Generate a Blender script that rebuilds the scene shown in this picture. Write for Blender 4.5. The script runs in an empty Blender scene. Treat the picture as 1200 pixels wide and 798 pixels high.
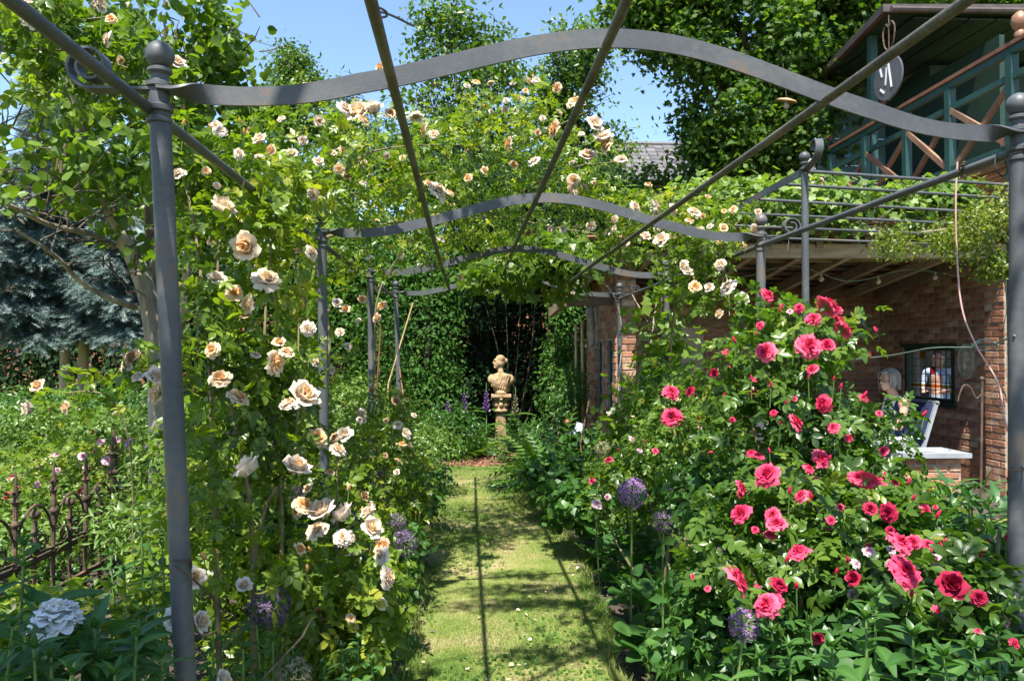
import bpy, bmesh, math, random
import numpy as np
from mathutils import Vector, Matrix, Euler

# ------------------------------------------------------------------ camera, sky, sun, exposure
scene = bpy.context.scene
col = scene.collection
YAW, PITCH, FPX = math.radians(2.86), math.radians(0.95), 900.0
EYE = Vector((0, 0, 1.6))
cam_d = bpy.data.cameras.new("camera")
cam_d.sensor_width = 36.0
cam_d.lens = 36.0 * FPX / 1200.0
cam_d.clip_start, cam_d.clip_end = 0.05, 3000
cam = bpy.data.objects.new("camera", cam_d)
cam.location = EYE
cam.rotation_euler = (math.pi / 2 + PITCH, 0, -YAW)
col.objects.link(cam)
scene.camera = cam

SUN_TO = Vector((-0.30, -1.16, 2.35)).normalized()        # towards the sun: behind the camera, a little to the left
SUN_EL = math.asin(SUN_TO.z)
world = bpy.data.worlds.new("World")
scene.world = world
world.use_nodes = True
wn = world.node_tree.nodes
bgn = wn["Background"]
sky = wn.new("ShaderNodeTexSky")
sky.sky_type = 'NISHITA'
sky.sun_disc = False
sky.sun_elevation = SUN_EL
sky.sun_rotation = math.atan2(SUN_TO.x, SUN_TO.y)
sky.air_density = 1.0
sky.dust_density = 0.15
sky.ozone_density = 3.0
world.node_tree.links.new(sky.outputs[0], bgn.inputs[0])
bgn.inputs[1].default_value = 0.106
sun_d = bpy.data.lights.new("sun", 'SUN')
sun_d.energy = 4.9
sun_d.angle = math.radians(0.53)
sun_d.color = (1.0, 0.945, 0.86)
sun = bpy.data.objects.new("sun", sun_d)
sun.rotation_euler = SUN_TO.to_track_quat('Z', 'Y').to_euler()
sun.location = (0, 0, 30)
col.objects.link(sun)
vs = scene.view_settings
vs.view_transform = 'Standard'
vs.look = 'None'
vs.exposure = 1.5
vs.gamma = 1.0
vs.use_curve_mapping = False
scene.cycles.use_adaptive_sampling = True
scene.cycles.adaptive_threshold = 0.02
scene.cycles.max_bounces = 7
scene.cycles.diffuse_bounces = 3
scene.cycles.glossy_bounces = 3
scene.cycles.transmission_bounces = 5
scene.cycles.transparent_max_bounces = 6
scene.cycles.caustics_reflective = False
scene.cycles.caustics_refractive = False

rng = np.random.default_rng(7)
rnd = random.Random(11)

# ------------------------------------------------------------------ measuring helpers (photo pixel -> ray)
CAMROT = Euler((math.pi / 2 + PITCH, 0, -YAW)).to_matrix()
def ray(px, py):
    return (CAMROT @ Vector(((px - 600) / FPX, -(py - 399) / FPX, -1.0)))
def P(px, py, Y):
    d = ray(px, py); return EYE + d * (Y / d.y)
def PX(px, py, X):
    d = ray(px, py); return EYE + d * (X / d.x)
def PZ(px, py, z=0.0):
    d = ray(px, py); return EYE + d * ((z - EYE.z) / d.z)

# ------------------------------------------------------------------ materials
def new_mat(name):
    m = bpy.data.materials.new(name); m.use_nodes = True
    nt = m.node_tree; nt.nodes.clear()
    out = nt.nodes.new("ShaderNodeOutputMaterial")
    return m, nt, out
def ramp(nt, stops, fac=None):
    r = nt.nodes.new("ShaderNodeValToRGB")
    e = r.color_ramp.elements
    while len(e) < len(stops): e.new(0.5)
    for i, (p, c) in enumerate(stops):
        e[i].position = p; e[i].color = (*c, 1)
    if fac is not None: nt.links.new(fac, r.inputs[0])
    return r
def pmat(name, stops, rough=0.6, metal=0.0, scale=6.0, detail=4.0, bump=0.0, bump_scale=60.0, spec=0.5, obj_random=0.0, coords="Object", stretch=None, fine=0.0):
    """Principled surface whose colour wanders over a noise."""
    m, nt, out = new_mat(name); N = nt.nodes; L = nt.links
    b = N.new("ShaderNodeBsdfPrincipled")
    b.inputs["Roughness"].default_value = rough
    b.inputs["Metallic"].default_value = metal
    b.inputs["Specular IOR Level"].default_value = spec
    tc = N.new("ShaderNodeTexCoord"); vec = tc.outputs[coords]
    if stretch:
        mp = N.new("ShaderNodeMapping"); mp.inputs["Scale"].default_value = stretch
        L.new(vec, mp.inputs[0]); vec = mp.outputs[0]
    nz = N.new("ShaderNodeTexNoise"); nz.inputs["Scale"].default_value = scale; nz.inputs["Detail"].default_value = detail
    L.new(vec, nz.inputs["Vector"])
    fac = nz.outputs["Fac"]
    if fine:
        n2 = N.new("ShaderNodeTexNoise"); n2.inputs["Scale"].default_value = scale * 14; n2.inputs["Detail"].default_value = 3
        L.new(vec, n2.inputs["Vector"])
        mx = N.new("ShaderNodeMath"); mx.operation = 'MULTIPLY_ADD'; mx.inputs[1].default_value = fine; L.new(n2.outputs["Fac"], mx.inputs[0])
        sb = N.new("ShaderNodeMath"); sb.operation = 'SUBTRACT'; L.new(fac, sb.inputs[0]); sb.inputs[1].default_value = fine * 0.5
        L.new(sb.outputs[0], mx.inputs[2]); fac = mx.outputs[0]
    if obj_random:
        oi = N.new("ShaderNodeObjectInfo")
        mx = N.new("ShaderNodeMath"); mx.operation = 'MULTIPLY_ADD'; mx.inputs[1].default_value = obj_random
        L.new(oi.outputs["Random"], mx.inputs[0])
        sb = N.new("ShaderNodeMath"); sb.operation = 'SUBTRACT'; L.new(fac, sb.inputs[0]); sb.inputs[1].default_value = obj_random * 0.5
        L.new(sb.outputs[0], mx.inputs[2]); fac = mx.outputs[0]
    r = ramp(nt, stops, fac)
    L.new(r.outputs[0], b.inputs["Base Color"])
    if bump:
        n3 = N.new("ShaderNodeTexNoise"); n3.inputs["Scale"].default_value = bump_scale; n3.inputs["Detail"].default_value = 4
        L.new(vec, n3.inputs["Vector"])
        bp = N.new("ShaderNodeBump"); bp.inputs["Strength"].default_value = bump; bp.inputs["Distance"].default_value = 0.02
        L.new(n3.outputs["Fac"], bp.inputs["Height"]); L.new(bp.outputs[0], b.inputs["Normal"])
    L.new(b.outputs[0], out.inputs[0])
    return m
def leaf_mat(name, stops, trans=0.36, rough=0.42, tint=(1.5, 1.55, 0.42), spec=0.45, obj_random=0.0):
    """Leaf blade: glossy face, light shining through; colour by the leaf's own random 'tint'."""
    m, nt, out = new_mat(name); N = nt.nodes; L = nt.links
    at = N.new("ShaderNodeAttribute"); at.attribute_name = "tint"
    fac = at.outputs["Fac"]
    if obj_random:
        oi = N.new("ShaderNodeObjectInfo")
        mx = N.new("ShaderNodeMath"); mx.operation = 'MULTIPLY_ADD'; mx.inputs[1].default_value = obj_random
        L.new(oi.outputs["Random"], mx.inputs[0]); L.new(fac, mx.inputs[2]); fac = mx.outputs[0]
    r = ramp(nt, stops, fac)
    b = N.new("ShaderNodeBsdfPrincipled"); b.inputs["Roughness"].default_value = rough
    b.inputs["Specular IOR Level"].default_value = spec
    L.new(r.outputs[0], b.inputs["Base Color"])
    t = N.new("ShaderNodeBsdfTranslucent")
    mul = N.new("ShaderNodeMixRGB"); mul.blend_type = 'MULTIPLY'; mul.inputs[0].default_value = 1.0
    mul.inputs[2].default_value = (*tint, 1); L.new(r.outputs[0], mul.inputs[1]); L.new(mul.outputs[0], t.inputs[0])
    mix = N.new("ShaderNodeMixShader"); mix.inputs[0].default_value = trans
    L.new(b.outputs[0], mix.inputs[1]); L.new(t.outputs[0], mix.inputs[2]); L.new(mix.outputs[0], out.inputs[0])
    return m

M = {}
def G(a, b, c, d=None):
    return [(0.0, a), (0.45, b), (0.8, c), (1.0, d or c)]
M['rose_leaf'] = leaf_mat('rose_leaf', G((.046, .088, .010), (.102, .175, .017), (.185, .262, .026), (.32, .33, .035)), trans=.46, rough=.36)
M['rose_leaf_dark'] = leaf_mat('rose_leaf_dark', G((.032, .074, .012), (.070, .142, .020), (.130, .215, .030), (.23, .28, .045)), rough=.34, trans=.46)
M['round_leaf'] = leaf_mat('round_leaf', G((.048, .092, .013), (.095, .170, .021), (.160, .240, .030), (.28, .33, .05)), trans=.45)
M['tree_leaf'] = leaf_mat('tree_leaf', G((.030, .068, .012), (.062, .128, .018), (.110, .190, .026), (.19, .25, .035)), trans=.4)
M['maple_leaf'] = leaf_mat('maple_leaf', G((.024, .062, .012), (.054, .120, .018), (.098, .180, .025), (.18, .25, .032)), trans=.5, rough=.55, spec=.3)
M['hedge_leaf'] = leaf_mat('hedge_leaf', G((.016, .050, .010), (.036, .100, .014), (.066, .155, .018), (.12, .21, .026)), trans=.3, rough=.65, spec=.2)
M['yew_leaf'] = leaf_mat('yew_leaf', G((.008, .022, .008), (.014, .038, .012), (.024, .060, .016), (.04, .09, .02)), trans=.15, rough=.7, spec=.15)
M['spruce_needle'] = leaf_mat('spruce_needle', G((.046, .085, .072), (.088, .140, .124), (.155, .218, .200), (.25, .31, .285)), trans=.12, tint=(.9, 1, .95), rough=.6)
M['vine_leaf'] = leaf_mat('vine_leaf', G((.060, .120, .020), (.120, .205, .036), (.220, .300, .085), (.42, .48, .24)), trans=.42, rough=.5)
M['fine_leaf'] = leaf_mat('fine_leaf', G((.060, .100, .014), (.120, .175, .022), (.200, .240, .035), (.30, .26, .05)), trans=.4)
M['herb_leaf'] = leaf_mat('herb_leaf', G((.026, .080, .020), (.048, .128, .028), (.080, .180, .036), (.14, .24, .05)), trans=.4, obj_random=.35)
M['peony_leaf'] = leaf_mat('peony_leaf', G((.024, .078, .022), (.044, .122, .030), (.080, .180, .040), (.15, .24, .06)), trans=.33, obj_random=.35)
M['light_shrub'] = leaf_mat('light_shrub', G((.050, .105, .018), (.095, .175, .028), (.150, .235, .040), (.22, .28, .06)), trans=.36)
M['fern_leaf'] = leaf_mat('fern_leaf', G((.024, .075, .014), (.048, .130, .020), (.090, .190, .030), (.15, .24, .04)), trans=.36)
M['cover_leaf'] = leaf_mat('cover_leaf', G((.026, .076, .016), (.048, .128, .023), (.085, .185, .032), (.15, .24, .045)), trans=.4)
M['grass'] = leaf_mat('grass', G((.076, .155, .024), (.142, .222, .040), (.225, .280, .070), (.38, .34, .15)), trans=.25, tint=(1.2, 1.25, .6), rough=.6, spec=.25)
M['dry_twig'] = pmat('dry_twig', [(.3, (.05, .040, .030)), (.7, (.14, .115, .09))], .85, scale=8)
M['bark'] = pmat('bark', [(.3, (.16, .13, .10)), (.55, (.32, .27, .21)), (.75, (.44, .38, .29))], .9, scale=9, bump=.6, bump_scale=30, stretch=(1, 1, .3))
M['bark_dark'] = pmat('bark_dark', [(.3, (.05, .038, .028)), (.7, (.13, .10, .075))], .9, scale=9, bump=.6, bump_scale=30, stretch=(1, 1, .3))
M['cane'] = pmat('cane', [(.3, (.10, .070, .035)), (.7, (.20, .17, .075))], .7, scale=12)
M['green_stem'] = pmat('green_stem', [(.3, (.06, .13, .025)), (.7, (.13, .21, .05))], .55, scale=12)
M['iron_grey'] = pmat('iron_grey', [(.26, (.046, .052, .058)), (.50, (.068, .074, .079)), (.63, (.092, .096, .098)), (.74, (.14, .092, .062))], .5, scale=3.5, fine=.35, spec=.4, bump=.05, bump_scale=180)
M['rail_iron'] = pmat('rail_iron', [(.28, (.050, .046, .034)), (.5, (.090, .086, .070)), (.62, (.125, .120, .100)), (.78, (.15, .095, .05))], .6, scale=5, fine=.6, spec=.4, bump=.12, bump_scale=120)
M['rust_iron'] = pmat('rust_iron', [(.3, (.035, .022, .016)), (.55, (.085, .050, .034)), (.75, (.16, .09, .055))], .85, scale=14, fine=.6, bump=.3, bump_scale=90)
M['brick'] = pmat('brick', [(.08, (.10, .048, .030)), (.30, (.22, .095, .052)), (.52, (.32, .140, .076)), (.72, (.40, .215, .128)), (.92, (.50, .39, .28))], .9, scale=9, fine=.25, obj_random=.52, bump=.35, bump_scale=70)
M['mortar'] = pmat('mortar', [(.3, (.20, .17, .14)), (.7, (.34, .30, .25))], .95, scale=10, bump=.4, bump_scale=80)
M['old_wood'] = pmat('old_wood', [(.3, (.16, .105, .062)), (.55, (.29, .20, .125)), (.8, (.39, .29, .19))], .8, scale=3, stretch=(1, 6, 6), fine=.4, obj_random=.3, bump=.2, bump_scale=40)
M['brown_wood'] = pmat('brown_wood', [(.3, (.09, .048, .026)), (.55, (.165, .090, .050)), (.8, (.24, .14, .08))], .7, scale=3, fine=.4, obj_random=.3)
M['bamboo'] = pmat('bamboo', [(.3, (.30, .20, .10)), (.7, (.48, .34, .18))], .6, scale=7, obj_random=.4)
M['teal_paint'] = pmat('teal_paint', [(.3, (.009, .042, .035)), (.7, (.016, .062, .051))], .5, scale=2.5, fine=.3, obj_random=.15)
M['wall_teal'] = pmat('wall_teal', [(.3, (.055, .115, .115)), (.7, (.080, .155, .150))], .6, scale=2.5, fine=.3, obj_random=.15)
M['dark_green_paint'] = pmat('dark_green_paint', [(.3, (.006, .022, .013)), (.7, (.010, .034, .020))], .6, scale=2.5, fine=.3)
M['handrail'] = pmat('handrail', [(.3, (.11, .048, .026)), (.7, (.19, .085, .045))], .6, scale=5, fine=.4)
M['tile_dark'] = pmat('tile_dark', [(.3, (.060, .056, .060)), (.7, (.125, .115, .118))], .75, scale=4, fine=.4, obj_random=.45)
M['tile_clay'] = pmat('tile_clay', [(.3, (.20, .085, .05)), (.7, (.34, .16, .10))], .85, scale=5, fine=.4, obj_random=.5)
M['roof_felt'] = pmat('roof_felt', [(.3, (.045, .035, .035)), (.7, (.085, .068, .066))], .85, scale=5, fine=.4)
M['stone'] = pmat('stone', [(.25, (.10, .070, .038)), (.46, (.33, .225, .12)), (.75, (.50, .36, .20))], .9, scale=7, fine=.5, bump=.35, bump_scale=60)
M['stone_grey'] = pmat('stone_grey', [(.3, (.24, .20, .15)), (.7, (.46, .40, .32))], .9, scale=12, fine=.4, bump=.3, bump_scale=60)
M['soil'] = pmat('soil', [(.3, (.020, .014, .010)), (.55, (.048, .034, .023)), (.75, (.085, .062, .042))], .95, scale=3, fine=.7, bump=.9, bump_scale=25)
M['mulch'] = pmat('mulch', [(.3, (.10, .040, .024)), (.6, (.21, .095, .055)), (.8, (.30, .16, .10))], .95, scale=12, fine=.8, obj_random=.3)
M['white_plastic'] = pmat('white_plastic', [(.3, (.62, .64, .66)), (.7, (.74, .76, .78))], .45, scale=4)
M['slab_grey'] = pmat('slab_grey', [(.3, (.20, .22, .24)), (.7, (.29, .31, .33))], .6, scale=4, fine=.3)
M['navy_cloth'] = pmat('navy_cloth', [(.3, (.008, .014, .055)), (.7, (.016, .026, .085))], .9, scale=15)
M['skin'] = pmat('skin', [(.3, (.40, .22, .15)), (.7, (.52, .31, .22))], .6, scale=6)
M['hair_grey'] = pmat('hair_grey', [(.3, (.13, .115, .10)), (.7, (.30, .275, .245))], .6, scale=9, stretch=(4, 4, 1))
M['hair_brown'] = pmat('hair_brown', [(.3, (.05, .032, .020)), (.7, (.12, .075, .045))], .6, scale=9, stretch=(4, 4, 1))
M['cloth_white'] = pmat('cloth_white', [(.3, (.62, .64, .70)), (.7, (.75, .77, .80))], .9, scale=9)
M['cloth_grey'] = pmat('cloth_grey', [(.3, (.28, .30, .34)), (.7, (.42, .44, .48))], .9, scale=9)
M['cloth_blue'] = pmat('cloth_blue', [(.3, (.30, .42, .55)), (.7, (.44, .58, .70))], .9, scale=9)
M['cloth_mauve'] = pmat('cloth_mauve', [(.3, (.30, .22, .33)), (.7, (.44, .34, .46))], .9, scale=9)
M['cloth_pink'] = pmat('cloth_pink', [(.3, (.52, .28, .30)), (.7, (.66, .40, .42))], .9, scale=9)
M['plaster'] = pmat('plaster', [(.3, (.34, .28, .20)), (.7, (.46, .39, .30))], .9, scale=3, fine=.3)
M['wire_green'] = pmat('wire_green', [(.3, (.10, .16, .13)), (.7, (.22, .30, .25))], .5, scale=9)
M['wire_dark'] = pmat('wire_dark', [(.3, (.02, .018, .016)), (.7, (.05, .045, .04))], .6, scale=9)
M['cable_pink'] = pmat('cable_pink', [(.3, (.38, .20, .17)), (.7, (.55, .34, .30))], .45, scale=6)
M['terracotta'] = pmat('terracotta', [(.3, (.30, .11, .055)), (.7, (.45, .19, .10))], .85, scale=8, fine=.3)
M['copper'] = pmat('copper', [(.3, (.20, .095, .055)), (.7, (.34, .18, .10))], .5, metal=.3, scale=6)
M['lead'] = pmat('lead', [(.3, (.03, .03, .03)), (.7, (.07, .07, .07))], .5, scale=6)
M['blossom_purple'] = leaf_mat('blossom_purple', G((.16, .07, .24), (.27, .13, .36), (.38, .20, .46), (.50, .32, .56)), trans=.3, tint=(1.1, .9, 1.1))
M['blossom_dark_purple'] = leaf_mat('blossom_dark_purple', G((.06, .035, .09), (.10, .055, .14), (.17, .10, .20), (.28, .20, .26)), trans=.25, tint=(1.1, .9, 1.1))
M['seed_head'] = leaf_mat('seed_head', G((.15, .14, .07), (.24, .22, .12), (.32, .27, .17), (.38, .30, .22)), trans=.2, tint=(1.1, 1.1, .8))
def petal_mat(name, inner, mid, outer, alt_outer, trans=.3):
    m, nt, out = new_mat(name); N = nt.nodes; L = nt.links
    at = N.new("ShaderNodeAttribute"); at.attribute_name = "tint"
    oi = N.new("ShaderNodeObjectInfo")
    r1 = ramp(nt, [(0, inner), (.5, mid), (1, outer)], at.outputs["Fac"])
    r2 = ramp(nt, [(0, mid), (.5, outer), (1, alt_outer)], at.outputs["Fac"])
    mx = N.new("ShaderNodeMixRGB"); L.new(oi.outputs["Random"], mx.inputs[0]); L.new(r1.outputs[0], mx.inputs[1]); L.new(r2.outputs[0], mx.inputs[2])
    b = N.new("ShaderNodeBsdfPrincipled"); b.inputs["Roughness"].default_value = .65; b.inputs["Specular IOR Level"].default_value = .25
    L.new(mx.outputs[0], b.inputs["Base Color"])
    t = N.new("ShaderNodeBsdfTranslucent"); L.new(mx.outputs[0], t.inputs[0])
    ms = N.new("ShaderNodeMixShader"); ms.inputs[0].default_value = trans
    L.new(b.outputs[0], ms.inputs[1]); L.new(t.outputs[0], ms.inputs[2]); L.new(ms.outputs[0], out.inputs[0])
    return m
M['petal_apricot'] = petal_mat('petal_apricot', (.78, .38, .09), (.77, .47, .19), (.75, .58, .37), (.74, .63, .49), trans=.4)
M['petal_pale'] = petal_mat('petal_pale', (.78, .54, .27), (.76, .60, .41), (.74, .65, .54), (.74, .66, .61), trans=.4)
M['petal_pink'] = petal_mat('petal_pink', (.48, .012, .058), (.62, .024, .092), (.70, .050, .13), (.76, .14, .22))
M['petal_red'] = petal_mat('petal_red', (.22, .003, .022), (.30, .005, .035), (.36, .010, .05), (.42, .022, .07))
M['petal_rosy'] = petal_mat('petal_rosy', (.62, .20, .28), (.66, .32, .40), (.68, .48, .52), (.68, .56, .58))
M['petal_spent'] = petal_mat('petal_spent', (.30, .16, .06), (.36, .22, .10), (.42, .29, .16), (.46, .34, .22))
M['petal_white'] = petal_mat('petal_white', (.84, .80, .72), (.85, .83, .78), (.85, .84, .80), (.85, .84, .82), trans=.25)
def glass_mat(name, color, alpha_mix):
    m, nt, out = new_mat(name); N = nt.nodes; L = nt.links
    t = N.new("ShaderNodeBsdfTransparent"); t.inputs[0].default_value = (*color, 1)
    g = N.new("ShaderNodeBsdfGlossy"); g.inputs["Roughness"].default_value = .08; g.inputs[0].default_value = (.8, .8, .8, 1)
    mx = N.new("ShaderNodeMixShader"); mx.inputs[0].default_value = alpha_mix
    L.new(t.outputs[0], mx.inputs[1]); L.new(g.outputs[0], mx.inputs[2]); L.new(mx.outputs[0], out.inputs[0])
    return m
M['glass_clear'] = glass_mat('glass_clear', (.90, .88, .92), .06)
M['glass_amber'] = glass_mat('glass_amber', (.85, .50, .10), .06)
M['glass_red'] = glass_mat('glass_red', (.60, .10, .10), .06)
M['glass_dark'] = pmat('glass_dark', [(.3, (.012, .014, .014)), (.7, (.03, .034, .034))], .08, scale=2)

# ------------------------------------------------------------------ object helpers
def wm(o):
    m = o.matrix_basis.copy()
    if o.parent is not None: m = wm(o.parent) @ o.matrix_parent_inverse @ m
    return m
def par(c, p):
    if p is not None:
        c.parent = p; c.matrix_parent_inverse = wm(p).inverted()
    return c
def tag(o, label=None, cat=None, group=None, kind=None):
    if label: o["label"] = label
    if cat: o["category"] = cat
    if group: o["group"] = group
    if kind: o["kind"] = kind
    return o
def thing(name, label, cat, loc=(0, 0, 0), group=None):
    o = bpy.data.objects.new(name, None); col.objects.link(o)
    o.empty_display_size = .05; o.location = loc
    return tag(o, label, cat, group)
def link(name, me, parent=None, mat=None, loc=None, rot=None, scale=None):
    o = bpy.data.objects.new(name, me)
    if mat is not None and not me.materials: me.materials.append(mat)
    if loc is not None: o.location = loc
    if rot is not None: o.rotation_euler = rot
    if scale is not None: o.scale = scale if hasattr(scale, '__len__') else (scale,) * 3
    col.objects.link(o)
    return par(o, parent)
def arr_mesh(name, V, T, tint=None, smooth=False):
    """numpy verts (n,3), faces (m,k) of one size -> mesh"""
    V = np.asarray(V, dtype=np.float32); T = np.asarray(T, dtype=np.int32)
    k = T.shape[1]; me = bpy.data.meshes.new(name)
    me.vertices.add(len(V)); me.vertices.foreach_set("co", V.ravel())
    me.loops.add(T.size); me.loops.foreach_set("vertex_index", T.ravel())
    me.polygons.add(len(T)); me.polygons.foreach_set("loop_start", np.arange(0, T.size, k, dtype=np.int32))
    if smooth: me.polygons.foreach_set("use_smooth", np.ones(len(T), dtype=bool))
    me.update(calc_edges=True)
    if tint is not None:
        a = me.attributes.new("tint", 'FLOAT', 'POINT'); a.data.foreach_set("value", np.asarray(tint, dtype=np.float32))
    return me
def frame_of(d):
    d = Vector(d).normalized()
    u = d.cross(Vector((0, 0, 1)))
    if u.length < 1e-3: u = d.cross(Vector((0, 1, 0)))
    u.normalize(); return u, d.cross(u).normalized(), d
class MB:
    """collects shapes, links them as ONE mesh object"""
    def __init__(s): s.v = []; s.f = []; s.mi = []; s.m = 0
    def add(s, vs_, fs):
        b = len(s.v); s.v += [tuple(v) for v in vs_]; s.f += [tuple(i + b for i in f) for f in fs]; s.mi += [s.m] * len(fs); return s
    def box(s, c, size, rot=None, taper=1.0):
        x, y, z = (q / 2 for q in size); c = Vector(c)
        R_ = rot if rot is not None else Matrix.Identity(3)
        vs_ = [c + R_ @ Vector((sx * x * (taper if sz > 0 else 1), sy * y * (taper if sz > 0 else 1), sz * z)) for sz in (-1, 1) for sy in (-1, 1) for sx in (-1, 1)]
        return s.add(vs_, [(0, 2, 3, 1), (4, 5, 7, 6), (0, 1, 5, 4), (2, 6, 7, 3), (0, 4, 6, 2), (1, 3, 7, 5)])
    def bar(s, a, b, w, h, up=(0, 0, 1)):
        """rectangular bar from a to b, w across, h along up"""
        a, b = Vector(a), Vector(b); d = (b - a).normalized(); u = d.cross(Vector(up))
        if u.length < 1e-4: u = d.cross(Vector((1, 0, 0)))
        u.normalize(); n = u.cross(d).normalized()
        vs_ = [p + u * (sx * w / 2) + n * (sz * h / 2) for p in (a, b) for sz in (-1, 1) for sx in (-1, 1)]
        return s.add(vs_, [(0, 1, 3, 2), (4, 6, 7, 5), (0, 4, 5, 1), (2, 3, 7, 6), (0, 2, 6, 4), (1, 5, 7, 3)])
    def tube(s, pts, r, n=8, cap=True):
        pts = [Vector(p) for p in pts]; m = len(pts)
        rs = r if hasattr(r, '__len__') else [r] * m
        vs_, fs = [], []; u = None
        for i, p in enumerate(pts):
            d = (pts[min(i + 1, m - 1)] - pts[max(i - 1, 0)])
            if d.length < 1e-9: d = Vector((0, 0, 1))
            d.normalize()
            if u is None: u, w, _ = frame_of(d)
            else:
                u = (u - d * u.dot(d))
                if u.length < 1e-6: u = frame_of(d)[0]
                u.normalize(); w = d.cross(u)
            for k in range(n):
                a = 2 * math.pi * k / n
                vs_.append(p + (u * math.cos(a) + w * math.sin(a)) * rs[i])
        for i in range(m - 1):
            for k in range(n):
                k2 = (k + 1) % n
                fs.append((i * n + k, i * n + k2, (i + 1) * n + k2, (i + 1) * n + k))
        if cap: fs += [tuple(range(n - 1, -1, -1)), tuple((m - 1) * n + k for k in range(n))]
        return s.add(vs_, fs)
    def lathe(s, prof, o, n=20, axis=(0, 0, 1)):
        """prof: (radius, height) pairs up the axis"""
        u, w, d = frame_of(axis); o = Vector(o); vs_, fs = [], []
        for r, h in prof:
            for k in range(n):
                a = 2 * math.pi * k / n
                vs_.append(o + d * h + (u * math.cos(a) + w * math.sin(a)) * max(r, 1e-4))
        for i in range(len(prof) - 1):
            for k in range(n):
                k2 = (k + 1) % n; fs.append((i * n + k, i * n + k2, (i + 1) * n + k2, (i + 1) * n + k))
        fs += [tuple(range(n - 1, -1, -1)), tuple((len(prof) - 1) * n + k for k in range(n))]
        return s.add(vs_, fs)
    def ball(s, c, r, n=14, m=8, sc=(1, 1, 1)):
        c = Vector(c); vs_, fs = [], []
        for i in range(m + 1):
            t = math.pi * i / m
            for k in range(n):
                a = 2 * math.pi * k / n
                vs_.append(c + Vector((r * sc[0] * math.sin(t) * math.cos(a) + 0, r * sc[1] * math.sin(t) * math.sin(a), r * sc[2] * math.cos(t))))
        for i in range(m):
            for k in range(n):
                k2 = (k + 1) % n; fs.append((i * n + k, (i + 1) * n + k, (i + 1) * n + k2, i * n + k2))
        return s.add(vs_, fs)
    def ribbon(s, pts, ws, ns, half, thick):
        """flat bar swept along pts: ws = unit width vectors, ns = unit face normals"""
        vs_, fs = [], []; m = len(pts)
        for p, w, n in zip(pts, ws, ns):
            for a, b in ((-1, -1), (1, -1), (1, 1), (-1, 1)): vs_.append(Vector(p) + w * (a * half) + n * (b * thick / 2))
        for i in range(m - 1):
            for k in range(4):
                k2 = (k + 1) % 4; fs.append((i * 4 + k, i * 4 + k2, (i + 1) * 4 + k2, (i + 1) * 4 + k))
        fs += [(3, 2, 1, 0), tuple((m - 1) * 4 + k for k in range(4))]
        return s.add(vs_, fs)
    def mesh(s, name, mat, smooth=False, angle=None):
        me = bpy.data.meshes.new(name); me.from_pydata(s.v, [], s.f)
        for m in (mat if isinstance(mat, (list, tuple)) else [mat]): me.materials.append(m)
        if isinstance(mat, (list, tuple)): me.polygons.foreach_set("material_index", s.mi)
        bm = bmesh.new(); bm.from_mesh(me); bmesh.ops.recalc_face_normals(bm, faces=bm.faces); bm.to_mesh(me); bm.free()
        if smooth:
            me.polygons.foreach_set("use_smooth", [True] * len(me.polygons))
            me.set_sharp_from_angle(angle=math.radians(angle or 40))
        return me
    def build(s, name, mat, parent=None, smooth=False, angle=None):
        return link(name, s.mesh(name, mat, smooth, angle), parent)
def rounded_box_mesh(name, size, bev, mat):
    bm = bmesh.new(); bmesh.ops.create_cube(bm, size=1.0)
    bmesh.ops.scale(bm, vec=size, verts=bm.verts)
    bmesh.ops.bevel(bm, geom=list(bm.edges), offset=bev, segments=1, affect='EDGES')
    me = bpy.data.meshes.new(name); bm.to_mesh(me); bm.free(); me.materials.append(mat); return me
def remesh_object(mb, name, mat, parent, voxel, smooth_iter=4):
    """fuse overlapping closed shapes into one continuous skin"""
    me = mb.mesh(name + "_shapes", mat if isinstance(mat, (list, tuple)) else [mat])
    o = bpy.data.objects.new(name + "_shapes", me); col.objects.link(o)
    r = o.modifiers.new("r", 'REMESH'); r.mode = 'VOXEL'; r.voxel_size = voxel; r.use_smooth_shade = True
    sm = o.modifiers.new("s", 'SMOOTH'); sm.factor = .5; sm.iterations = smooth_iter
    dg = bpy.context.evaluated_depsgraph_get(); ev = o.evaluated_get(dg)
    res = bpy.data.meshes.new_from_object(ev); bpy.data.objects.remove(o); bpy.data.meshes.remove(me)
    res.name = name; res.materials.clear()
    for m in (mat if isinstance(mat, (list, tuple)) else [mat]): res.materials.append(m)
    res.polygons.foreach_set("use_smooth", [True] * len(res.polygons))
    return link(name, res, parent)
def spline(pts, n=8):
    """Catmull-Rom through pts"""
    pts = [Vector(p) for p in pts]; q = [pts[0] * 2 - pts[1]] + pts + [pts[-1] * 2 - pts[-2]]; out = []
    for i in range(1, len(q) - 2):
        a, b, c, d = q[i - 1:i + 3]
        for k in range(n):
            t = k / n
            out.append(.5 * ((2 * b) + (c - a) * t + (2 * a - 5 * b + 4 * c - d) * t * t + (3 * b - a - 3 * c + d) * t ** 3))
    return out + [pts[-1]]

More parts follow.
